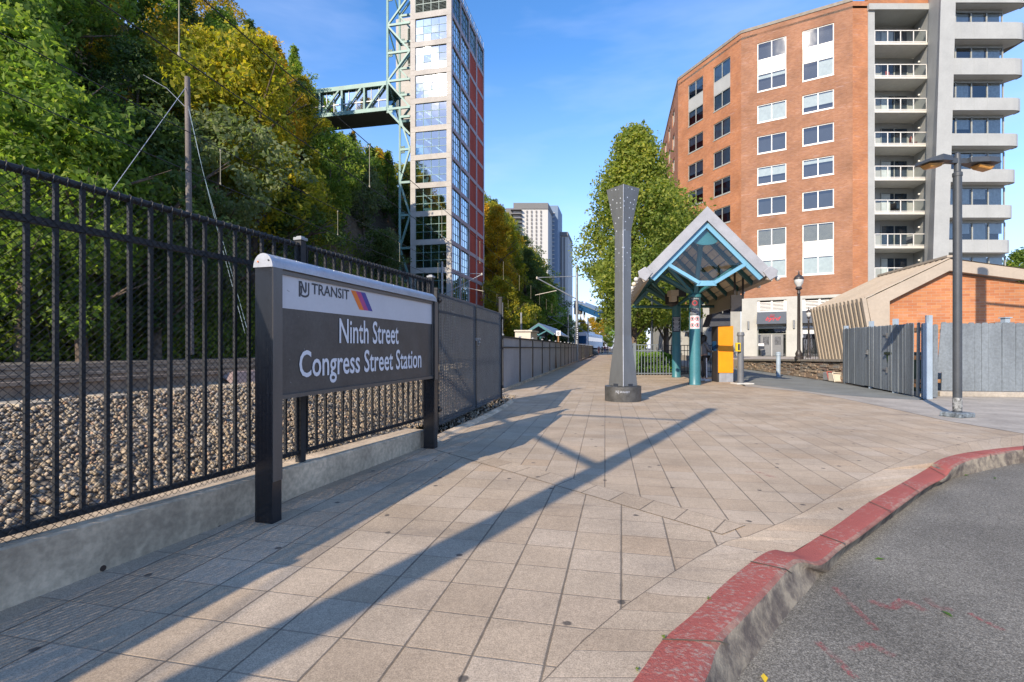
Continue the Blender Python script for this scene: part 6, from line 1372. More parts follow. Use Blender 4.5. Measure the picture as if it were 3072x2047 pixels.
catenary((16.0, 106, .5), (-1, .1, 0), 'distant overhead line pole right of the train', 7.2)
def wire(name, x0, k, z, label, y0=-26, y1=150, r=.012):
    m = MB(); n_ = 40; P_ = []
    for i in range(n_+1): y = y0+(y1-y0)*i/n_; P_.append((x0+k*y, y, z+.0))
    m.path(P_, r, 4); o_ = m.build(name, M['wire']); tag(o_, label, 'wire', 'overhead wires above the tracks'); return o_
wire('overhead_wire', -6.9, .18, 6.0, 'lower contact wire of the nearer track'); wire('overhead_wire', -6.9, .18, 7.27, 'upper messenger wire of the nearer track', r=.015)
wire('overhead_wire', -11.05, .175, 6.0, 'lower contact wire of the farther track'); wire('overhead_wire', -11.05, .175, 7.05, 'upper messenger wire of the farther track', r=.013)
for x0, k, za, zb, ys, nm in ((-6.9,.18,6.0,7.27,[8.2+6.7*i for i in range(12)],'nearer'), (-11.05,.175,6.0,7.05,[14.65+6.55*i for i in range(12)],'farther')):
    for y in ys: m = MB(); m.tube((x0+k*y,y,za), (x0+k*y,y,zb), .011, n=5); m.box((x0+k*y,y,za+.03), (.035,.035,.07)); m.box((x0+k*y,y,zb-.04), (.035,.035,.08)); o_ = m.build('wire_hanger', M['blind_tan']); tag(o_, 'pale vertical hanger between the two wires of the %s track' % nm, 'wire hanger', 'hangers of the %s overhead line' % nm)
# old timber pole with guy wires in the woods
wp = thing('timber_pole', at(565, 900, 19), 'leaning grey timber utility pole among the trees', 'utility pole'); b = Vector((at(572,900,19)[0], 19, 1.)); tpt = Vector(at(562, 232, 19)); m = MB(); m.tube(b, tpt, .12, .095, 10); m.build('pole', M['wood_pole'], wp, smooth=True)
m = MB(); g_ = at(335, 572, 15.5); m.tube(tpt-Vector((0,0,.3)), g_, .010, n=5); m.build('guy_wire', M['alu'], wp)
m = MB(); m.path([tpt-Vector((0,0,.9)), at(590,430,18.5), at(610,520,18.3), at(690,800,17), at(742,990,16)], .006, 5); m.path([tpt-Vector((0,0,1.)), at(598,470,18.4), at(655,700,17), at(735,1000,16)], .006, 5); m.build('cable', plain('cable_blue', (.20,.28,.32), .5), wp)
m = MB(); m.path([tpt-Vector((0,0,1.2)), at(500,265,21), at(430,225,23)], .011, 5); m.build('service_wire', M['alu'], wp)
# ================= THINGS BY THE TRACKS =================
cb = thing('relay_cabinet', at(1575, 1040, 32), 'cream relay cabinet standing behind the slatted fence', 'cabinet')
a, b = at(1545, 1060, 32), at(1592, 1060, 32); m = MB(); m.obox((a[0],32,.75), (b[0]-a[0],0,0), (.55,2.6,0), (0,0,1.55)); m.build('body', M['cream'], cb, bevel=.01); m = MB(); m.obox((a[0]-.06,31.9,2.3), (b[0]-a[0]+.14,0,0), (.6,2.8,0), (0,0,.09)); m.build('roof', M['cream'], cb)
gs = thing('letter_sign', at(1675, 1000, 50), 'white square sign with a black letter G on a wooden post', 'sign'); a = at(1675, 1000, 50); m = MB(); m.box((a[0],50,a[2]), (.46,.03,.50)); m.build('board', M['letter'], gs); m = MB(); m.box((a[0],50.05,1.6), (.12,.08,2.6)); m.build('post', M['raw_wood'], gs)
text_obj('lettering', 'G', M['ink'], gs, (a[0]-.10, 49.975, a[2]-.13), (1,0,0), (0,0,1), .26, .2, .03)
def canopy(x, y, rz_, k, label, group='blue roofed platform shelters'):
    r_ = thing('platform_shelter', (x,y,.9), label, 'shelter', group, rz_)
    w2, zA, zE, Ln = 1.75*k, 3.1*k, 1.95*k, 17*k
    for sg_ in (-1, 1):
        m = MB(); m.extr([(0,0,zA), (sg_*w2,0,zE), (sg_*w2,0,zE-.08), (0,0,zA-.1)], (0,Ln,0)); m.build('roof', M['roof_blue'], r_, local=True)
        m = MB(); m.extr([(0,-.05,zA-.1), (sg_*w2,-.05,zE-.1), (sg_*(w2-.15),-.05,zE-.2), (0,-.05,zA-.35)], (0,.1,0)); m.build('gable_frame', M['teal'], r_, local=True)
        m = MB(); m.bar((sg_*w2,0,zE-.05), (sg_*w2,Ln,zE-.05), .12, .14); m.build('gutter', M['alu'], r_, local=True)
    m = MB(); m.extr([(-w2*.5,.02,zE+.35), (0,.02,zE-.1), (w2*.5,.02,zE+.35), (w2*.5,.02,zE+.22), (0,.02,zE-.25), (-w2*.5,.02,zE+.22)], (0,.08,0)); m.build('gable_brace', M['teal'], r_, local=True)
    for y_ in (1.5, 6, 11, 15.5): m = MB(); m.tube((0,y_*k,-.9), (0,y_*k,zA-.3), .14, n=10); m.build('column', M['teal_dark'], r_, local=True)
canopy(2.9, 55, -.205, 1, 'blue roofed platform shelter behind the slatted fence')
canopy(22.2, 100, -.2, 1, 'distant dark platform shelter at the right of the walkway end')
for (x, y, h_, lb) in ((.9,49,3.9,'thin grey post left of the blue roofed shelter'),(-.9,46,4.6,'pale broken post behind the relay cabinet')):
    m = MB(); m.tube((x,y,.8), (x,y,.8+h_), .10, .09, 8); 
    o_ = m.build('post', M['steel']); tag(o_, lb, 'post')
# train
TR_ = thing('light_rail_train', (14.3, 105, .9), 'white light rail train with a dark windscreen approaching', 'train', None, -.30)
m = MB(); w2 = 1.32; pf = [(-w2,.35),(w2,.35),(w2,3.2),(w2*.86,3.62),(-w2*.86,3.62),(-w2,3.2)]
m.extr([(x,.0,z) for x, z in pf], (0,27,0)); m.build('body', M['letter'], TR_, local=True, bevel=.05)
m = MB(); m.extr([(x*.9,-.05,z) for x, z in ((-w2,1.25),(w2,1.25),(w2,2.9),(-w2,2.9))], (0,.06,0)); m.build('windscreen', M['blue_glass'], TR_, local=True)
m = MB(); m.box((w2+.01,13.5,2.3), (.03,24,.9)); m.box((-w2-.01,13.5,2.3), (.03,24,.9)); m.build('side_windows', M['glass_dark'], TR_, local=True)
m = MB(); m.box((0,-.03,.75), (2.2,.06,.25)); m.build('bumper', M['red_cloth'], TR_, local=True); m = MB(); m.box((0,12,3.85), (1.5,9,.4)); m.build('roof_unit', M['alu'], TR_, local=True)
for s_ in (-.85,.85): m = MB(); m.sphere((s_,-.04,1.0), .09, 6); m.build('headlight', M['globe'], TR_, local=True)
for y_ in (2, 8, 19, 25): m = MB(); m.box((0,y_,.18), (1.9,1.8,.4)); m.build('bogie', M['ink'], TR_, local=True)
# far glazed stair bridge
fb = thing('glazed_walkway', at(1760, 940, 170), 'distant blue glazed sloping walkway above the yellow trees', 'bridge')
p_, q_ = Vector(at(1735, 915, 170)), Vector(at(1812, 946, 160)); m = MB(); m.bar(p_, q_, 4, 2.0); m.build('glazing', M['blue_glass'], fb)
m = MB(); m.bar(p_+Vector((0,0,1.15)), q_+Vector((0,0,1.15)), 4.6, .4); m.build('roof', M['far_blue'], fb)
m = MB(); m.box(at(1735, 925, 169), (2.5,3,4)); m.build('stair_head', M['far_grey'], fb)
for u in (1753, 1742): 
    q = at(u, 905, 168); m = MB(); m.box((q[0], q[1], q[2]/2), (.6,.6,q[2])); m.build('column', M['letter'], fb)

# ================= PEOPLE =================
def skin_obj(name, verts, edges, mat, parent, root=0):
    me = bpy.data.meshes.new(name); me.from_pydata([v[:3] for v in verts], edges, []); me.update(); o = bpy.data.objects.new(name, me); col.objects.link(o); o.parent = parent
    md = o.modifiers.new('skin', 'SKIN'); sv = me.skin_vertices[0].data
    for i, v in enumerate(verts): sv[i].radius = (v[3], v[3] if len(v) < 5 else v[4]); sv[i].use_root = (i == root)
    md.use_smooth_shade = True; o.modifiers.new('sub', 'SUBSURF').levels = 1; o.modifiers['sub'].render_levels = 2; me.materials.append(mat); return o
def person(loc, rz_, label, top, bottom, skin='skin', hair='hair', k=1., pose='walk', hat=False, stripe=False):
    r_ = thing('person', loc, label, 'person', None, rz_); S = lambda x, y, z, a, b=None: (x*k, y*k, z*k, a*k, (b or a)*k)
    # facing -y ; index: 0 pelvis 1 waist 2 chest 3 neckbase 4 neck 5 head lower 6 head top
    st = .16 if pose == 'walk' else .03
    V = [S(0,0,.94,.14,.11), S(0,0,1.10,.13,.10), S(0,0,1.30,.15,.11), S(0,0,1.44,.10,.08), S(0,-.01,1.51,.05), S(0,-.03,1.60,.075,.085), S(0,-.01,1.71,.07,.08)]
    E = [(i, i+1) for i in range(6)]
    for sg_ in (-1, 1):
        n = len(V); yk = st*sg_
        V += [S(sg_*.10,0,.88,.085), S(sg_*.11,-yk*.6,.50,.058), S(sg_*.11,yk*.9,.09,.038), S(sg_*.11,yk*.9-.10,.04,.04,.035)]; E += [(0,n),(n,n+1),(n+1,n+2),(n+2,n+3)]
        n = len(V)
        if pose == 'reach': V += [S(sg_*.19,0,1.41,.055), S(sg_*.24,-.10,1.15,.042), S(sg_*.14,-.36,1.10,.032), S(sg_*.12,-.44,1.11,.036,.02)]
        else: V += [S(sg_*.19,0,1.41,.055), S(sg_*.25,.02-yk*.4,1.14,.042), S(sg_*.24,-.08-yk,.90,.032), S(sg_*.23,-.10-yk,.82,.036,.02)]
        E += [(3,n),(n,n+1),(n+1,n+2),(n+2,n+3)]
        h = len(V); ph = V[-1]
        dv = Vector((0,-1,.1)) if pose == 'reach' else Vector((0,-.25,-1))
        for j in range(4): a = Vector(ph[:3])+Vector(((j-1.5)*.017*k,0,0)); b = a+dv.normalized()*(.075-.01*abs(j-1.4))*k; V += [(*a, .009*k, .009*k), (*b, .007*k, .007*k)]; E += [(n+3, len(V)-2), (len(V)-2, len(V)-1)]
        a = Vector(ph[:3])+Vector((-sg_*.035*k,-.01*k,.01*k)); V.append((*a, .009*k, .009*k)); E.append((n+3, len(V)-1))
    skin_obj('body', V, E, M[skin], r_)
    m = MB(); m.sphere((0,-.105*k,1.62*k), .018*k, 5); nose = m.build('nose', M[skin], r_, local=True)
    for s_ in (-1, 1): m = MB(); m.sphere((s_*.03*k,-.098*k,1.655*k), .011*k, 5); m.build('eye', M['ink'], r_, local=True)
    m = MB(); m.box((0,-.103*k,1.575*k), (.045*k,.008*k,.008*k)); m.build('mouth', M['red_cloth'], r_, local=True)
    T = [S(0,0,.93,.165,.135), S(0,0,1.10,.155,.125), S(0,0,1.30,.175,.135), S(0,0,1.43,.115,.095)]; Et = [(0,1),(1,2),(2,3)]
    for sg_ in (-1, 1):
        i0 = 11 if sg_ < 0 else None
        base = [v for v in V]
    idx = 7
    arms = [(11, 12, 13), (7+4+4+9+4, 7+4+4+9+5, 7+4+4+9+6)]
    for a_, b_, c_ in arms:
        n = len(T)
        for q in (a_, b_, c_): v = V[q]; T.append((v[0], v[1], v[2], v[3]*1.28, v[3]*1.28))
        Et += [(3,n),(n,n+1),(n+1,n+2)]
    skin_obj('top', T, Et, M[top], r_)
    legs = [(7,8,9,10), (24,25,26,27)]; B_ = [S(0,0,.96,.16,.13)]; Eb = []
    for l_ in legs:
        n = len(B_)
        for q in l_[:3]: v = V[q]; B_.append((v[0], v[1], v[2]+(.03*k if q == l_[2] else 0), v[3]*1.32, v[3]*1.32))
        Eb += [(0,n),(n,n+1),(n+1,n+2)]
    skin_obj('trousers', B_, Eb, M[bottom], r_)
    for l_ in legs: 
        v = V[l_[3]]; m = MB(); m.box((v[0], v[1]+.03*k, .045*k), (.10*k,.27*k,.09*k)); m.build('shoe', M['white_cloth'], r_, local=True, bevel=.025)
    H_ = [S(0,.03,1.50,.075), S(0,.025,1.62,.10,.10), S(0,.0,1.73,.09,.09)] if not hat else [S(0,.06,1.36,.11), S(0,.05,1.52,.14), S(0,.03,1.66,.13), S(0,.0,1.76,.10)]
    skin_obj('hair', H_, [(i, i+1) for i in range(len(H_)-1)], M[hair], r_)
    if stripe:
        m = MB(); s_ = -1
        for l_ in legs: v1, v2 = V[l_[0]], V[l_[2]]; m.bar((v1[0]+s_*.105*k, v1[1], v1[2]), (v2[0]+s_*.055*k, v2[1], v2[2]+.05), .03, .035); s_ = 1
        m.build('side_stripe', M['letter'], r_, local=True)
    return r_
person((7.28, 19.05, 0), R(90), 'person in a grey top and striped dark trousers using the ticket machine', 'grey_cloth', 'dark_cloth', k=1.0, pose='reach', hat=True, stripe=True)
xw_ = lambda u, Y: at(u, 0, Y)[0]
person((xw_(1797,106), 106, 0), 0, 'distant person in a pink top walking at the left of the group', 'pink_cloth', 'red_cloth')
person((xw_(1807,112), 112, 0), .3, 'distant person all in dark clothes in the middle of the group', 'dark_cloth', 'dark_cloth')
person((xw_(1815,109), 109, 0), -.2, 'distant person in a red top and blue trousers in the group', 'red_cloth', 'blue_cloth', k=1.04)
person((xw_(1822,104), 104, 0), .2, 'distant person in a pale top at the right of the group', 'pink_cloth', 'grey_cloth', k=1.05)
# ================= HILL AND VEGETATION =================
def foot(Y):
    if Y >= 54: return -8+.2*(Y-54)+max(0, min(4.5, (Y-68)*.3))
    if Y >= 30: return -14+.25*(Y-30)
    t_ = 30-Y; return -14-.25*t_-.0085*t_*t_ if t_ < 40 else -37.6-.93*(t_-40)
def hill(d, Y=99): return .75 if d <= 0 else .75+min(25, 1.55*d)*max(.1, min(1, (Y+4)/24))  # near, mostly unseen slope is lowered to let the sun onto the wood
V = []; Fc = []; Ys = list(range(-60, 300, 6)); D = [-1,0,1.5,3,5,7,9,11,13,15,17,18.5,24,40,90]
rh = random.Random(8)
for Y in Ys:
    for d in D: j = rh.uniform(-.5,.5) if 0 < d < 18 else 0; V.append((foot(Y)-d*1.02+j, Y, (hill(d, Y) if Y < 220 else hill(d)*max(0, 1-(Y-220)/60)) +j*.6-(.4 if d < 0 else 0)))
nD = len(D)
for i in range(len(Ys)-1):
    for k in range(nD-1): a = i*nD+k; Fc.append((a, a+1, a+nD+1, a+nD))
me = bpy.data.meshes.new('hillside'); me.from_pydata(V, [], Fc); me.uv_layers.new(name='UVMap'); me.materials.append(M['soil']); o = bpy.data.objects.new('hillside', me); col.objects.link(o); tag(o, kind='structure')
G = np.random.default_rng(21)
def leaves(C, rad, tint, n_per, size, flat=.0):
    """C (k,3) clump centres, rad (k,), tint (k,) -> vertex array of rhombic leaves and tint array"""
    k = len(C); N_ = k*n_per
    c = np.repeat(C, n_per, 0); r = np.repeat(rad, n_per); tt = np.repeat(tint, n_per)
    d = G.normal(size=(N_,3)); d /= np.linalg.norm(d, axis=1)[:,None]; d[:,2] *= .75
    p = c+d*(r*G.random(N_)**.45)[:,None]
    nrm = d*.8+G.normal(size=(N_,3))*.75+np.array([0,0,.55]); nrm /= np.linalg.norm(nrm, axis=1)[:,None]
    a = np.cross(nrm, G.normal(size=(N_,3))); a /= np.linalg.norm(a, axis=1)[:,None]; b = np.cross(nrm, a)
    s = size*G.uniform(.6, 1.25, N_)[:,None]
    Q = np.stack([p+a*s, p+b*s*.52+nrm*s*.12, p-a*s, p-b*s*.52+nrm*s*.12], 1).reshape(-1,3)
    t_ = np.clip(tt+G.normal(size=N_)*.06, 0, 1); return Q, np.repeat(t_, 4)
def crown(H_, R_, nclump, n_per, size, shape='round', lo=.18):
    C = []; 
    lobes = [(G.uniform(0, 6.28), G.uniform(.3, .95), G.uniform(.12, .34)) for _ in range(13)]
    while len(C) < nclump:
        z = G.uniform(lo, 1.0); 
        if shape == 'round': prof = math.sqrt(max(0, 1-((z-.58)/.45)**2)) if z > .58 else (.55+.45*min(1, (z-lo)/(.58-lo+1e-6)))
        elif shape == 'linden': prof = max(0, 1-((z-.42)/.585)**2)**.62 if z > .42 else .84+.16*(z-lo)/(.42-lo+1e-6)
        elif shape == 'cone': prof = (1-((z-.35)/.66)**1.5)*1.0 if z > .35 else .72+.28*(z-lo)/(.35-lo+1e-6)
        else: prof = .9*math.sqrt(max(0, 1-((z-.5)/.52)**2))
        th = G.uniform(0, 6.283); w_ = 1.
        for t0, z0, a_ in lobes: 
            dd = math.cos(th-t0); w_ += a_*max(0, dd)**3*math.exp(-((z-z0)/.11)**2)*1.25-.05
        rr = R_*prof*w_*(G.random()**.30)*.98
        C.append((rr*math.cos(th), rr*math.sin(th), z*H_))
    C = np.array(C); rad = G.uniform(.06, .14, len(C))*R_*1.25+.12
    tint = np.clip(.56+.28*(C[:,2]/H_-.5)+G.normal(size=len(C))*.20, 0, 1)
    return leaves(C, rad, tint, n_per, size)
def trunk(H_, R_, r0, parent_mesh=False, nl=9, lean=.03):
    m = MB(); pts = [(0,0,0)]; 
    for i in range(1, 6): pts.append((G.normal()*lean*i, G.normal()*lean*i, H_*.15*i))
    for i in range(5): m.tube(pts[i], pts[i+1], r0*(1-i*.16), r0*(1-(i+1)*.16), 9, cap=(i == 4))
    for i in range(nl):
        k = 1+i % 4; p = Vector(pts[k]); th = G.uniform(0, 6.28); e = p+Vector((math.cos(th), math.sin(th), 0))*R_*.62+Vector((0,0,H_*G.uniform(.12,.28))); mid = p.lerp(e, .5)+Vector((0,0,.25)); m.tube(p, mid, r0*.42, r0*.24, 6); m.tube(mid, e, r0*.24, r0*.07, 6)
        th2 = th+G.uniform(-.8,.8); e2 = mid+Vector((math.cos(th2), math.sin(th2), .5))*R_*.4; m.tube(mid, e2, r0*.18, r0*.05, 5)
    return m
VAR = []
specs = [(10, 3.6, 250, 44, .125, 'round'), (11, 3.2, 230, 44, .12, 'cone'), (9, 4.0, 260, 44, .13, 'round'), (6, 3.0, 190, 44, .11, 'bush'), (12, 3.8, 270, 44, .13, 'round')]
for i, s_ in enumerate(specs): VAR.append((crown(*s_, lo=.16 if s_[5] != 'bush' else .02), s_[0], s_[1], trunk(s_[0], s_[1], .2)))
crown_mesh = []; trunk_mesh = []
for (Q, T), H_, R_, tm in VAR:
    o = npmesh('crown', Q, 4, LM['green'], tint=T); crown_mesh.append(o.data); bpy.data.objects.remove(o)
    o = tm.build('trunk', M['bark'], smooth=True, local=True); trunk_mesh.append(o.data); bpy.data.objects.remove(o)
def tree(loc, v, sc_, kind, label, group=None, rz_=None, sz=None, cat='tree'):
    r_ = thing('tree', loc, label, cat, group, G.uniform(0, 6.28) if rz_ is None else rz_); r_.scale = (sc_, sc_, sz or sc_)
    for nm, me_ in (('trunk', trunk_mesh[v]), ('crown', crown_mesh[v])):
        o = bpy.data.objects.new(nm, me_); col.objects.link(o); o.parent = r_
        if nm == 'crown': o.material_slots[0].link = 'OBJECT'; o.material_slots[0].material = LM[kind]
    return r_
# skyline of the wood as seen: highest row (photo px) allowed at each column
SKY = [(-9999,-9999),(815,-9999),(822,60),(860,112),(935,118),(985,215),(1010,380),(1190,385),(1191,700),(1460,690),(1461,575),(1500,610),(1560,660),(1630,745),(1700,835),(1760,900),(1810,985),(1900,1020)]
def skyv(u, Y=0):
    if Y > 62 and 1010 < u <= 1461: return 385+(u-1010)/451*190
    for (a, va), (b, vb) in zip(SKY[:-1], SKY[1:]):
        if a <= u <= b: return va+(vb-va)*(u-a)/(b-a+1e-9)
    return 1020
def fits(x, y, z, H_, R_, sc_):
    """largest scale <= sc_ that stays under the skyline"""
    if y < 3: return sc_ if y > -14 or x < -34 else 0
    for q in (1., .9, .8, .7, .6, .5, .42):
        ok = True
        for dx, hz in ((0, 1.), (.75, .82), (-.75, .82), (1.05, .55), (-1.05, .55)):
            u = 1536+F*(x+dx*R_*q*sc_)/y; v = HV-F*(z+hz*H_*q*sc_-EYE)/y
            if v < skyv(u, y): ok = False
        if ok: return q*sc_
    return 0
# named trees in front
NT_ = [ # u, Y, d(upslope), variant, scale, leaf, label
 (905, 46, 9, 4, 1.0, 'yellow', 'yellow and green tree at the skyline left of the footbridge'),
 (800, 40, 11, 0, 1.1, 'orange', 'orange topped tree high on the slope'),
 (760, 31, 6, 4, 1.05, 'yellow', 'yellowish green tree with drooping orange tips in mid slope'),
 (640, 27, 4, 2, .95, 'blue', 'grey green leafy tree right of the timber pole'),
 (470, 22, 3, 0, .85, 'dark', 'dark green tree left of the timber pole'),
 (250, 19, 2.5, 2, .85, 'green', 'bright green tree low on the slope behind the fence'),
 (60, 18, 3, 4, .8, 'green', 'broad bright green tree at the left edge of the view'),
 (120, 25, 9, 2, .9, 'green', 'light green tree above the broad tree at the left edge'),
 (1060, 66, 5, 1, 1.15, 'orange', 'orange brown tree under the footbridge'),
 (1140, 70, 6, 0, 1.25, 'yellow', 'yellow green tree between the footbridge and the lift tower'),
 (985, 44, 2.5, 2, .9, 'green', 'green tree at the foot of the slope below the footbridge'),
 (870, 33, 2, 3, 1.1, 'dark', 'low dark green bush tree at the foot of the slope'),
 (1225, 37, -3.6, 3, 1.05, 'yellow', 'small feathery yellow green tree in front of the lift tower'),
 (1490, 82, 5, 4, 1.2, 'orange', 'russet tree just right of the lift tower'),
 (1510, 66, .5, 2, .85, 'yellow', 'yellow green tree low beside the red panelled tower side'),
 (1580, 96, 4, 0, 1.25, 'dark', 'dark green tree in front of the white high rise'),
 (1640, 108, 3, 2, 1.2, 'green', 'green tree below the right corner of the high rise'),
 (1700, 125, 2, 3, 1.5, 'blue', 'dull green tree left of the tall steel pole'),
 (1775, 150, -6, 0, 1.0, 'orange', 'bright yellow tree beyond the train'),
 (1750, 140, -4, 2, .8, 'yellow', 'yellow green tree between the pole and the train'),
 (1812, 160, -10, 4, .85, 'orange', 'golden tree at the far end of the walkway'),
 (1795, 172, -12, 0, 1.1, 'yellow', 'olive yellow tree behind the golden one at the walkway end'),
 (1830, 150, -14, 2, .9, 'green', 'green tree closing the walkway at its far end'),
 (1745, 165, -8, 2, 1.1, 'orange', 'amber tree right behind the tall steel pole')]
used = []
for u, Y, d, v, sc_, kd, lb in NT_:
    x = (u-1536)/F*Y; dd = foot(Y)-x; z = hill(dd, Y) if dd > 0 else .6
    H_, R_ = specs[v][0], specs[v][1]; s2 = fits(x, Y, z, H_, R_, sc_*1.3) if v != 3 or u < 1190 else sc_
    if lb.startswith('small feathery'): s2 = .62
    if s2 <= 0: s2 = .5
    if u > 1735: s2 = sc_
    tree((x, Y, z-.2), v, s2, kd, lb, 'trees on the wooded slope'); used.append((x, Y))
# the mass of the wood
WQ = {k: ([], []) for k in ('green','dark','blue','yellow','orange','ivy')}; WT = MB()
for yi in range(-3, 34):
    for di, d in enumerate((1.2, 4.5, 8, 11.5, 15.5, 20, 27)):
        Y = yi*4.6+G.uniform(-1.6,1.6)+(2.3 if di % 2 else 0); d += G.uniform(-1,1); x = foot(Y)-d; z = hill(d, Y)
        if 50 < Y < 70 and x > -13: continue
        if any((x-a)**2+(Y-b)**2 < 5 for a, b in used): continue
        v = int(G.integers(0, 5)) if di else 3; H_, R_ = specs[v][0], specs[v][1]; s_ = G.uniform(.8, 1.15) if Y < 68 else G.uniform(1.1, 1.5)
        if di == 0: s_ *= .8
        s2 = fits(x, Y, z, H_, R_, s_)
        if s2 <= 0 or Y < 17.2: continue
        u = 1536+F*x/max(Y, 1)
        kd = G.choice(['green','dark','blue','yellow','orange'], p=[.36,.30,.14,.15,.05]) if u < 600 or Y < 2 else G.choice(['green','dark','blue','yellow','orange'], p=[.20,.24,.12,.28,.16])
        if di == 0: kd = 'ivy' if G.random() < .7 else 'green'
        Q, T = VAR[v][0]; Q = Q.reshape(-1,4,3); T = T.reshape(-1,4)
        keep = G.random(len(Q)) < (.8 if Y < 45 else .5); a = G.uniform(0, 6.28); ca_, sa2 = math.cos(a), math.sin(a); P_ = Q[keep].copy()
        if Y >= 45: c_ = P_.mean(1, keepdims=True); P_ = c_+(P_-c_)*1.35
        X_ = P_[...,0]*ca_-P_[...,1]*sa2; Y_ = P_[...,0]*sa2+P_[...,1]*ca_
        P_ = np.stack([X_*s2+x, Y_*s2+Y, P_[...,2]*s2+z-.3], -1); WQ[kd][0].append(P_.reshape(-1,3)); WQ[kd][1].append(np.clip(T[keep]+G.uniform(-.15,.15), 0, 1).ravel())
        if d < 12: WT.tube((x,Y,z-.4), (x+G.normal()*.2,Y,z+H_*s2*.7), .17*s2, .06*s2, 7)
wd_ = {'ivy':'bright yellow green bushes lining the foot of the cliff','green':'mid green foliage of the dense wood covering the cliff','dark':'dark green foliage of the dense wood covering the cliff','blue':'grey green foliage of the dense wood covering the cliff','yellow':'yellowing foliage of the dense wood covering the cliff','orange':'orange autumn foliage of the dense wood covering the cliff'}
for k, (q, t_) in WQ.items():
    o = npmesh('woodland', np.concatenate(q), 4, LM[k], tint=np.concatenate(t_)); tag(o, wd_[k], 'wood', kind='stuff')
o = WT.build('woodland_trunks', M['bark'], recalc=False); tag(o, 'shaded trunks inside the dense wood on the cliff', 'wood', kind='stuff')
# undergrowth and ivy along the foot of the slope
n = 3400; Yv = G.uniform(3, 75, n)**1.0; dv = G.random(n)**1.3*9-.2; C = np.array([(foot(y)-d+G.normal()*.25, y, hill(max(d, 0), y)*1.0+G.uniform(0,.5)+(0.3 if d > .6 else 0)) for y, d in zip(Yv, dv)])
keepm = ~((C[:,1] > 50) & (C[:,1] < 68)); C = C[keepm]
n2 = 2600; Y2 = G.uniform(14, 52, n2); d2 = G.uniform(-.6, 1.4, n2); C2_ = np.array([(foot(y)-d, y, .8+max(0,d)*1.2+G.random()**1.4*3.0*(1 if d > 0 else .5)) for y, d in zip(Y2, d2)]); C = np.concatenate([C, C2_])
Q, T = leaves(C, G.uniform(.35,.8,len(C)), np.clip(.5+G.normal(size=len(C))*.25, 0, 1), 26, .12); o = npmesh('undergrowth', Q, 4, LM['ivy'], tint=T); tag(o, 'ivy and bushes smothering the foot of the slope', 'undergrowth', kind='stuff')
# dead stems and vines
m = MB()
for i in range(260):
    Y = G.uniform(8, 45); d = G.uniform(.0, 6); p = Vector((foot(Y)-d+.8, Y, hill(d, Y)+.1)); q = p+Vector((G.normal()*.7, G.normal()*.5, G.uniform(.8, 2.6))); mid = p.lerp(q, .5)+Vector((G.normal()*.2, G.normal()*.2, 0)); m.tube(p, mid, .018, .013, 4); m.tube(mid, q, .013, .006, 4)
o = m.build('dead_stems', plain('dead_stem', (.25,.19,.13), .9, amt=.3), recalc=False); tag(o, 'bare brown stems and vines at the foot of the slope', 'undergrowth', kind='stuff')
# ---- linden by the walkway and its neighbours
def linden(loc, H_, R_, nc, label, lo=.17, size=.115, kind='linden', shape='linden'):
    r_ = thing('tree', loc, label, 'tree', 'trees in the fenced garden'); m = trunk(H_*.85, R_*.62, .22, nl=12); tk_ = m.build('trunk', M['bark'], r_, smooth=True, local=True)
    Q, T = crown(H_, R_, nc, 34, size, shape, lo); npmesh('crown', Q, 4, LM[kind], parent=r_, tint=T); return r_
linden((7.25, 30.0, 0), 14.1, 5.0, 1450, 'big conical linden tree with yellowing leaves left of the brick building', .19)
linden((10.9, 35.5, 0), 12.4, 4.6, 620, 'second linden tree half hidden behind the shelter roof', .22, .13)
linden((11.4, 47.0, 0), 11, 3.0, 300, 'third linden tree farther along the garden railing', .12, .16)
linden((15.6, 66.0, 0), 10, 3.2, 260, 'small green tree at the far end of the garden railing', .06, .2, 'green')
linden((20.5, 90.0, 0), 10, 3.2, 160, 'farthest green tree beside the walkway end', .03, .24, 'hedge')
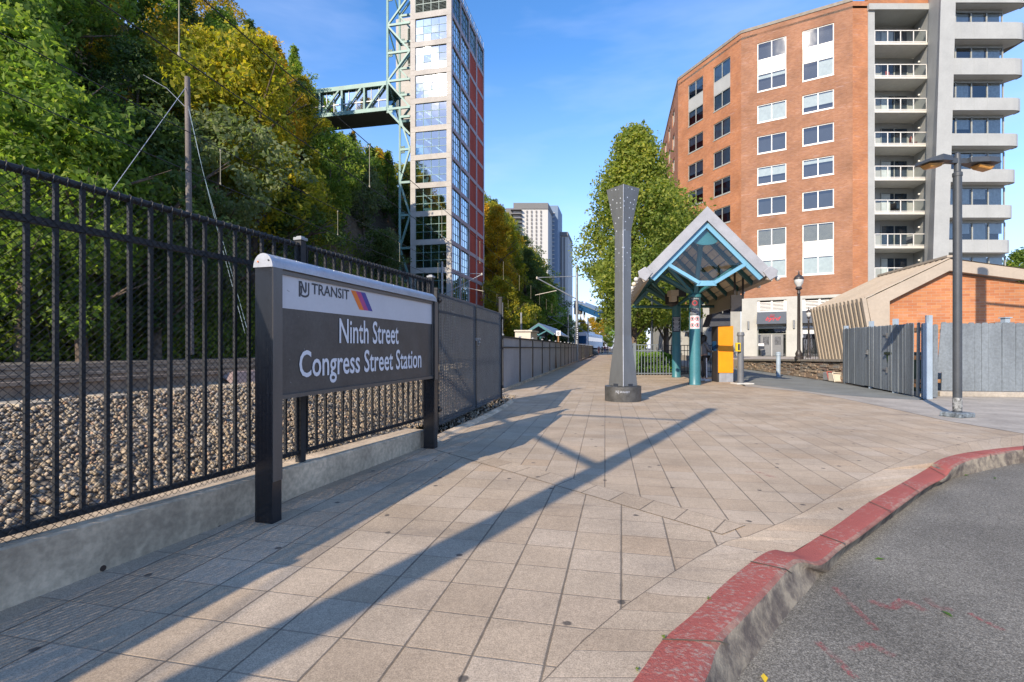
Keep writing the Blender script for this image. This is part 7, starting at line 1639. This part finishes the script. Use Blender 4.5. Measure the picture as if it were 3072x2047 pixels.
# hedge
hd = thing('hedge', (7.0, 24.6, 0), 'clipped bright green box hedge behind the blue grey railing', 'hedge')
C = []; 
for i in range(520):
    x, y, z = G.uniform(-1,1), G.uniform(-1,1), G.uniform(0,1); f_ = G.integers(0, 3)
    if f_ == 0: x = np.sign(x)*1
    elif f_ == 1: y = -1 if G.random() < .7 else 1
    else: z = 1
    C.append((6.98+x*.80*(1-.12*z*z), 24.9+y*.62*(1-.1*z*z), .10+z*.86+.04*math.sin(x*5)))
C = np.array(C); Q, T = leaves(C, np.full(len(C), .10), np.clip(.35+.3*C[:,2]+G.normal(size=len(C))*.1, 0, 1), 34, .035); npmesh('foliage', Q, 4, LM['hedge'], parent=hd, tint=T, off=(7.0,24.6,0))
m = MB(); m.box((6.98,24.9,.5), (1.45,1.1,.85)); m.build('inner_stems', plain('hedge_core', (.02,.035,.012), .95), hd)
# distant trees on the right horizon
rtree = tree((63, 62, 0), 2, 1.45, 'green', 'distant green tree top at the right edge beyond the balconies')
tree((58.5, 58, 0), 0, 1.05, 'dark', 'darker distant tree beside the balcony wing at the right edge')
# weeds in joints
m = []
C = np.array([(*gr(*c22(x, y))[:2], .015) for x, y in ((575,1330),(700,1180),(905,1000))]); Q, T = leaves(C, np.full(len(C), .010), np.full(len(C), .6), 14, .006); o = npmesh('weeds', Q, 4, LM['green'], tint=T); tag(o, 'tiny weeds growing in the paving joints', 'weeds', kind='stuff')
C = np.array([gr(*c22(x, y), RZ) for x, y in ((1690,812),(2090,425),(2220,438),(1160,1362),(2000,1065))]); C[:,2] += .006
for i, c_ in enumerate(C):
    a = .4*i; m = MB(); p = Vector(c_); d_ = Vector((math.cos(a), math.sin(a), 0))*.035; e_ = Vector((-d_.y, d_.x, 0))*.4; m.poly([p-d_, p+e_+Vector((0,0,.006)), p+d_, p-e_+Vector((0,0,.004))]); o = m.build('fallen_leaf', LM['hedge'] if i != 3 else M['yellow'], recalc=False); tag(o, ['curled green leaf lying in the middle of the road','small leaf by the far kerb left','small leaf by the far kerb right','yellow leaf at the bottom of the road','small leaf on the grey road by the chalk'][i], 'leaf', 'fallen leaves on the road')
